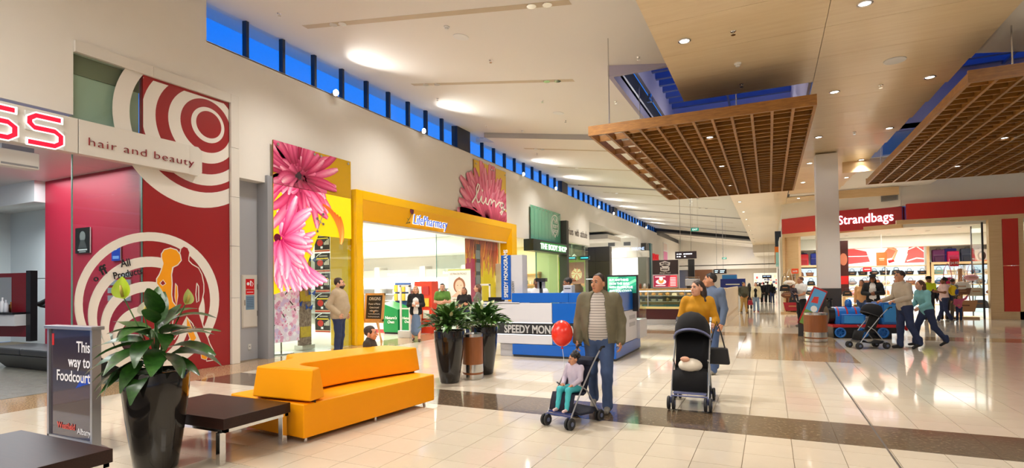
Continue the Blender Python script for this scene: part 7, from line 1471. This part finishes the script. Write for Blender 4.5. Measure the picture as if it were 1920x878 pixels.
# --- pharmacy door
person('woman in a white top and dark cardigan with a long denim skirt', -9.22, 12.86, face(.55, -.84), 1.59, dict(elR=(-.22, -.02, 1.16), wrR=(-.03, -.2, 1.20), elL=(.22, -.02, 1.16), wrL=(.03, -.2, 1.14), handR=(.9, -.3, .2), handL=(-.9, -.3, .1), palmR=(0, 1, 0), palmL=(0, 1, 0), anR=(-.1, .14, .1), anL=(.1, -.12, .085)), 'fair', 'blonde', 'long', WHC, cloth('denim_skirt', lin(98, 120, 150)), SHBR, 1, fem=True, outer=BLKC, skirt=True)
person('woman in a green short sleeved top with folded arms by the shop door', -9.05, 14.0, face(.55, -.84), 1.66, crossed, 'fair', 'black', 'bun', cloth('green', lin(88, 132, 52)), BLKC, SHB, 1, fem=True, sleeves='short')
person('woman with long brown hair in a black top behind the rear planter', -8.28, 14.0, face(.3, -.9), 1.54, crossed, 'tan', 'brown', 'long', BLKC, JEAND, SHB, 1, fem=True)
person('woman with short brown hair in a grey coat turned to the left', -7.75, 13.9, face(-.8, -.5), 1.62, None, 'fair', 'brown', 'bob', cloth('greycoat', lin(106, 104, 96)), BLKC, SHB, 1, fem=True)
# --- kiosk workers
person('young man in a white and navy hooded top looking down in the kiosk', -5.08, 12.05, face(.4, -.9), 1.74, dict(wrR=(-.1, -.26, 1.02), wrL=(.1, -.26, 1.02)), 'brown', 'black', 'short', zsplit('navy_white', lin(30, 34, 70), lin(232, 232, 232), 1.26), JEAND, SHB, 1, nod=22, collar=True)
person('young man in a pale blue shirt reaching to the left in the kiosk', -4.3, 12.1, face(-.85, -.5), 1.74, dict(elR=(-.2, -.22, 1.26), wrR=(-.15, -.46, 1.30), elL=(.2, -.2, 1.24), wrL=(.12, -.44, 1.28), handR=(0, -1, 0), handL=(0, -1, 0), palmR=(0, 0, -1), palmL=(0, 0, -1), che=(0, -.03, 1.28)), 'brown', 'black', 'short', cloth('paleblue', lin(170, 196, 222)), JEAND, SHB, 1, nod=15)
# --- couple with the dark stroller on the right
person('man in a beige jersey and jeans pushing a dark stroller past the train', 2.80, 15.14, LEFT, 1.79, dict(elR=(-.25, -.06, 1.16), wrR=(-.2, -.36, 1.08), elL=(.25, -.06, 1.16), wrL=(.2, -.36, 1.08), handR=(0, -1, -.1), handL=(0, -1, -.1), palmR=(0, 0, -1), palmL=(0, 0, -1), curlR=.9, curlL=.9, knR=(-.09, -.04, .49), anR=(-.09, -.05, .085), knL=(.1, .05, .52), anL=(.1, .25, .14), toeL=(0, -1, -.4), che=(0, -.05, 1.28), nek=(0, -.06, 1.47), hed=(0, -.09, 1.63), shR=(-.188, -.05, 1.425), shL=(.188, -.05, 1.425)), 'tan', 'dark', 'short', cloth('stone', lin(184, 170, 150)), JEAND, SHB, 0)
person('woman in a turquoise jacket striding beside the man in beige', 3.36, 15.82, LEFT, 1.58, dict(che=(0, -.08, 1.28), nek=(0, -.12, 1.46), hed=(0, -.17, 1.61), shR=(-.165, -.1, 1.42), shL=(.165, -.1, 1.42), elR=(-.22, -.12, 1.14), wrR=(-.18, -.32, 1.02), elL=(.22, -.12, 1.14), wrL=(.18, -.32, 1.02), knR=(-.09, -.2, .53), anR=(-.09, -.26, .1), knL=(.09, .12, .5), anL=(.09, .42, .16), toeL=(0, -1, -.5)), 'fair', 'brown', 'bob', cloth('aqua', lin(128, 190, 196)), JEAND, SHB, 1, fem=True, dress_len=-.2)
stroller('dark stroller pushed past the toy train by the man in beige', 2.05, 14.99, LEFT, BLKF, mat('dark_trim', lin(40, 40, 44), .5), True, False, .9)
# --- shop entrance
person('man in a white T-shirt and black trousers holding a baby', .98, 21.2, face(-.75, -.5), 1.73, dict(elR=(-.25, -.06, 1.18), wrR=(-.05, -.28, 1.16), elL=(.25, -.06, 1.16), wrL=(.05, -.27, 1.06), handR=(1, -.1, 0), handL=(-1, -.1, 0), palmR=(0, 1, 0), palmL=(0, 1, 0)), 'tan', 'brown', 'short', WHC, BLKC, SHG, 1, sleeves='short')
person('baby in dark clothes held by the man in the white T-shirt', .74, 21.03, face(.5, -.8), .78, sit(kn=.25), 'fair', 'brown', 'short', cloth('babydark', lin(70, 60, 66)), cloth('babynavy', lin(40, 44, 60)), SHB, 2, child=True, z=.68)
person('performer in a black gold trimmed coat and brimmed hat behind the train', 3.12, 21.5, face(-.2, -.9), 1.74, dict(elR=(-.27, -.02, 1.16), wrR=(-.06, -.24, 1.12), elL=(.27, -.02, 1.16), wrL=(.1, -.26, 1.16), handR=(.8, -.5, 0), handL=(-.8, -.5, 0)), 'brown', 'black', 'long', BLKC, BLKC, SHB, 1, inner=cloth('ivory', lin(226, 222, 214)), outer=mat('gold_trim', lin(150, 120, 50), .4), hat='brim')
person('person in an orange tan top half hidden behind the performer', 2.95, 22.6, face(-.3, -.9), 1.6, None, 'tan', 'dark', 'bob', cloth('orange_tan', lin(214, 160, 106)), JEAN, SHB, 2, fem=True)
person('man in a yellow and navy safety shirt and black beanie', 5.55, 25.75, face(.3, -.9), 1.68, dict(elR=(-.25, .02, 1.15), wrR=(-.2, -.16, .98)), 'brown', 'black', 'short', zsplit('hivis', lin(26, 30, 44), lin(214, 240, 30), 1.13), cloth('navyshort', lin(28, 30, 40)), SHBR, 1, hat='beanie', build=1.1)
person('woman in a pale pink T-shirt and jeans turned to the left', 5.9, 25.25, face(-.95, -.25), 1.62, dict(elR=(-.22, -.1, 1.18), wrR=(-.12, -.3, 1.24), elL=(.22, -.08, 1.16), wrL=(.12, -.3, 1.2), anR=(-.1, -.16, .085), anL=(.1, .18, .1)), 'brown', 'black', 'curly', cloth('palepink', lin(240, 208, 204)), JEAND, SHG, 1, fem=True, sleeves='short', build=1.15, dress_len=-.2)
bp = thing('backpack', 'yellow and blue backpack on the back of the woman in pink', 'backpack', (6.16, 25.22, .98)); obj('pouch', MB().ell((0, 0, .18), (.13, .15, .2), 14, 10), mat('pack_yellow', lin(236, 206, 20), .6), bp, True); obj('pocket', MB().ell((.08, -.06, .13), (.08, .11, .11), 12, 8), mat('pack_blue', lin(40, 60, 150), .6), bp, True); obj('strap', MB().tube([(-.08, -.1, .05), (-.2, -.12, .25), (-.16, -.1, .42), (-.04, -.06, .36)], .02, 6), M_('pack_yellow'), bp)
person('small girl in a pink jumper reaching up to the hanging bags', 6.36, 25.35, face(.1, -.9), .98, dict(elL=(.34, -.06, 1.50), wrL=(.44, -.08, 1.68), handL=(.4, 0, 1), elR=(-.26, -.05, 1.16), wrR=(-.16, -.22, 1.1)), 'tan', 'black', 'bob', cloth('pinkjumper', lin(206, 96, 130)), JEAND, SHG, 1, child=True, headturn=20)
person('man in a grey jacket bending at the bag stand', 6.35, 26.45, face(.6, .5), 1.62, dict(che=(0, -.08, 1.28), nek=(0, -.14, 1.45), hed=(0, -.2, 1.6), shR=(-.19, -.12, 1.41), shL=(.19, -.12, 1.41)), 'tan', 'dark', 'short', cloth('greyjkt', lin(122, 120, 122)), cloth('khakidark', lin(110, 100, 84)), SHB, 2)
person('boy in a dark blue top between the woman in pink and the man in grey', 6.13, 26.2, face(.2, .9), 1.5, None, 'tan', 'black', 'short', cloth('darkblue', lin(40, 50, 80)), BLKC, SHB, 2)
# --- far walkers
person('man in an olive jacket and khaki trousers walking down the mall', -1.2, 29.86, face(.4, -.9), 1.57, dict(anL=(.12, -.1, .085), anR=(-.12, .1, .09), elR=(-.27, .06, 1.15), wrR=(-.2, -.1, .95), elL=(.27, .06, 1.15), wrL=(.2, -.1, .95)), 'tan', 'black', 'short', cloth('olive2', lin(74, 74, 60)), cloth('khaki', lin(180, 148, 88)), SHBR, 1, build=1.1, headturn=30)
person('long haired woman in black top and cream cardigan beside the man in khaki', -.65, 31.0, face(-.1, -.9), 1.54, None, 'fair', 'dark', 'long', BLKC, JEANL, mat('shoe_red', lin(150, 40, 50), .5), 1, fem=True, outer=cloth('creamcardi', lin(226, 214, 180)))
rb_ = thing('handbag', 'red handbag held by the woman in the cream cardigan', 'handbag', (-.93, 30.95, .36)); obj('body', MB().prism([(-.13, 0), (.13, 0), (.1, .25), (-.1, .25)], -.05, .05, (0, 2, 1)), mat('bag_wine', lin(150, 24, 48), .4), rb_, bevel=.02); obj('handle', MB().tube([(-.08, 0, .24), (0, 0, .42), (.08, 0, .24)], .01, 6), M_('bag_wine'), rb_)
person('person in black just behind the man in khaki', -1.06, 33.9, face(0, 1), 1.5, None, 'tan', 'black', 'bob', BLKC, BLKC, SHB, 2)
person('man in a white shirt and dark trousers striding far down the mall', -2.25, 40.9, LEFT, 1.54, dict(anR=(-.1, -.26, .085), anL=(.1, .28, .14)), 'tan', 'dark', 'short', cloth('palegrey', lin(222, 214, 206)), BLKC, SHB, 2)
for i, (x, y, H_, hsx, lab) in enumerate(((-.66, 44.1, 1.5, 'bob', 'leftmost person in black of the far group'), (-.40, 45.2, 1.5, 'short', 'second person in black of the far group'), (-.12, 44.1, 1.56, 'short', 'tallest person in black of the far group'), (.16, 43.1, 1.42, 'bob', 'rightmost person of the far group in dark blue jeans'))):
    person(lab, x, y, face((-.2, .3, .1, -.3)[i], 1), H_, None, 'tan', 'black', hsx, BLKC, JEAND if i == 3 else BLKC, SHB, 2)
rk = thing('clothes_rack', 'rack of colourful clothes left of the far walkers', 'rack', (-3.1, 36.5, 0)); obj('rail', MB().tube([(-.5, 0, 0), (-.5, 0, 1.2), (.5, 0, 1.2), (.5, 0, 0)], .02, 6), DARK, rk)
for k in range(9): obj('garment', MB().box(-.45+.1*k, -.18, .55, -.38+.1*k, .18, 1.18), mat('garm%d' % (k % 5), (lin(230, 190, 140), lin(190, 90, 60), lin(130, 170, 200), lin(236, 230, 216), lin(90, 100, 70))[k % 5], .8), rk)
# hairdresser seen in the salon
person('hairdresser in black bending beside the mirror in the salon', -17.9, 8.0, face(-.6, -.5), 1.68, dict(elL=(.25, -.2, 1.3), wrL=(.2, -.42, 1.35), elR=(-.25, -.15, 1.2), wrR=(-.2, -.4, 1.25)), 'fair', 'dark', 'short', BLKC, BLKC, SHB, 2, nod=15)
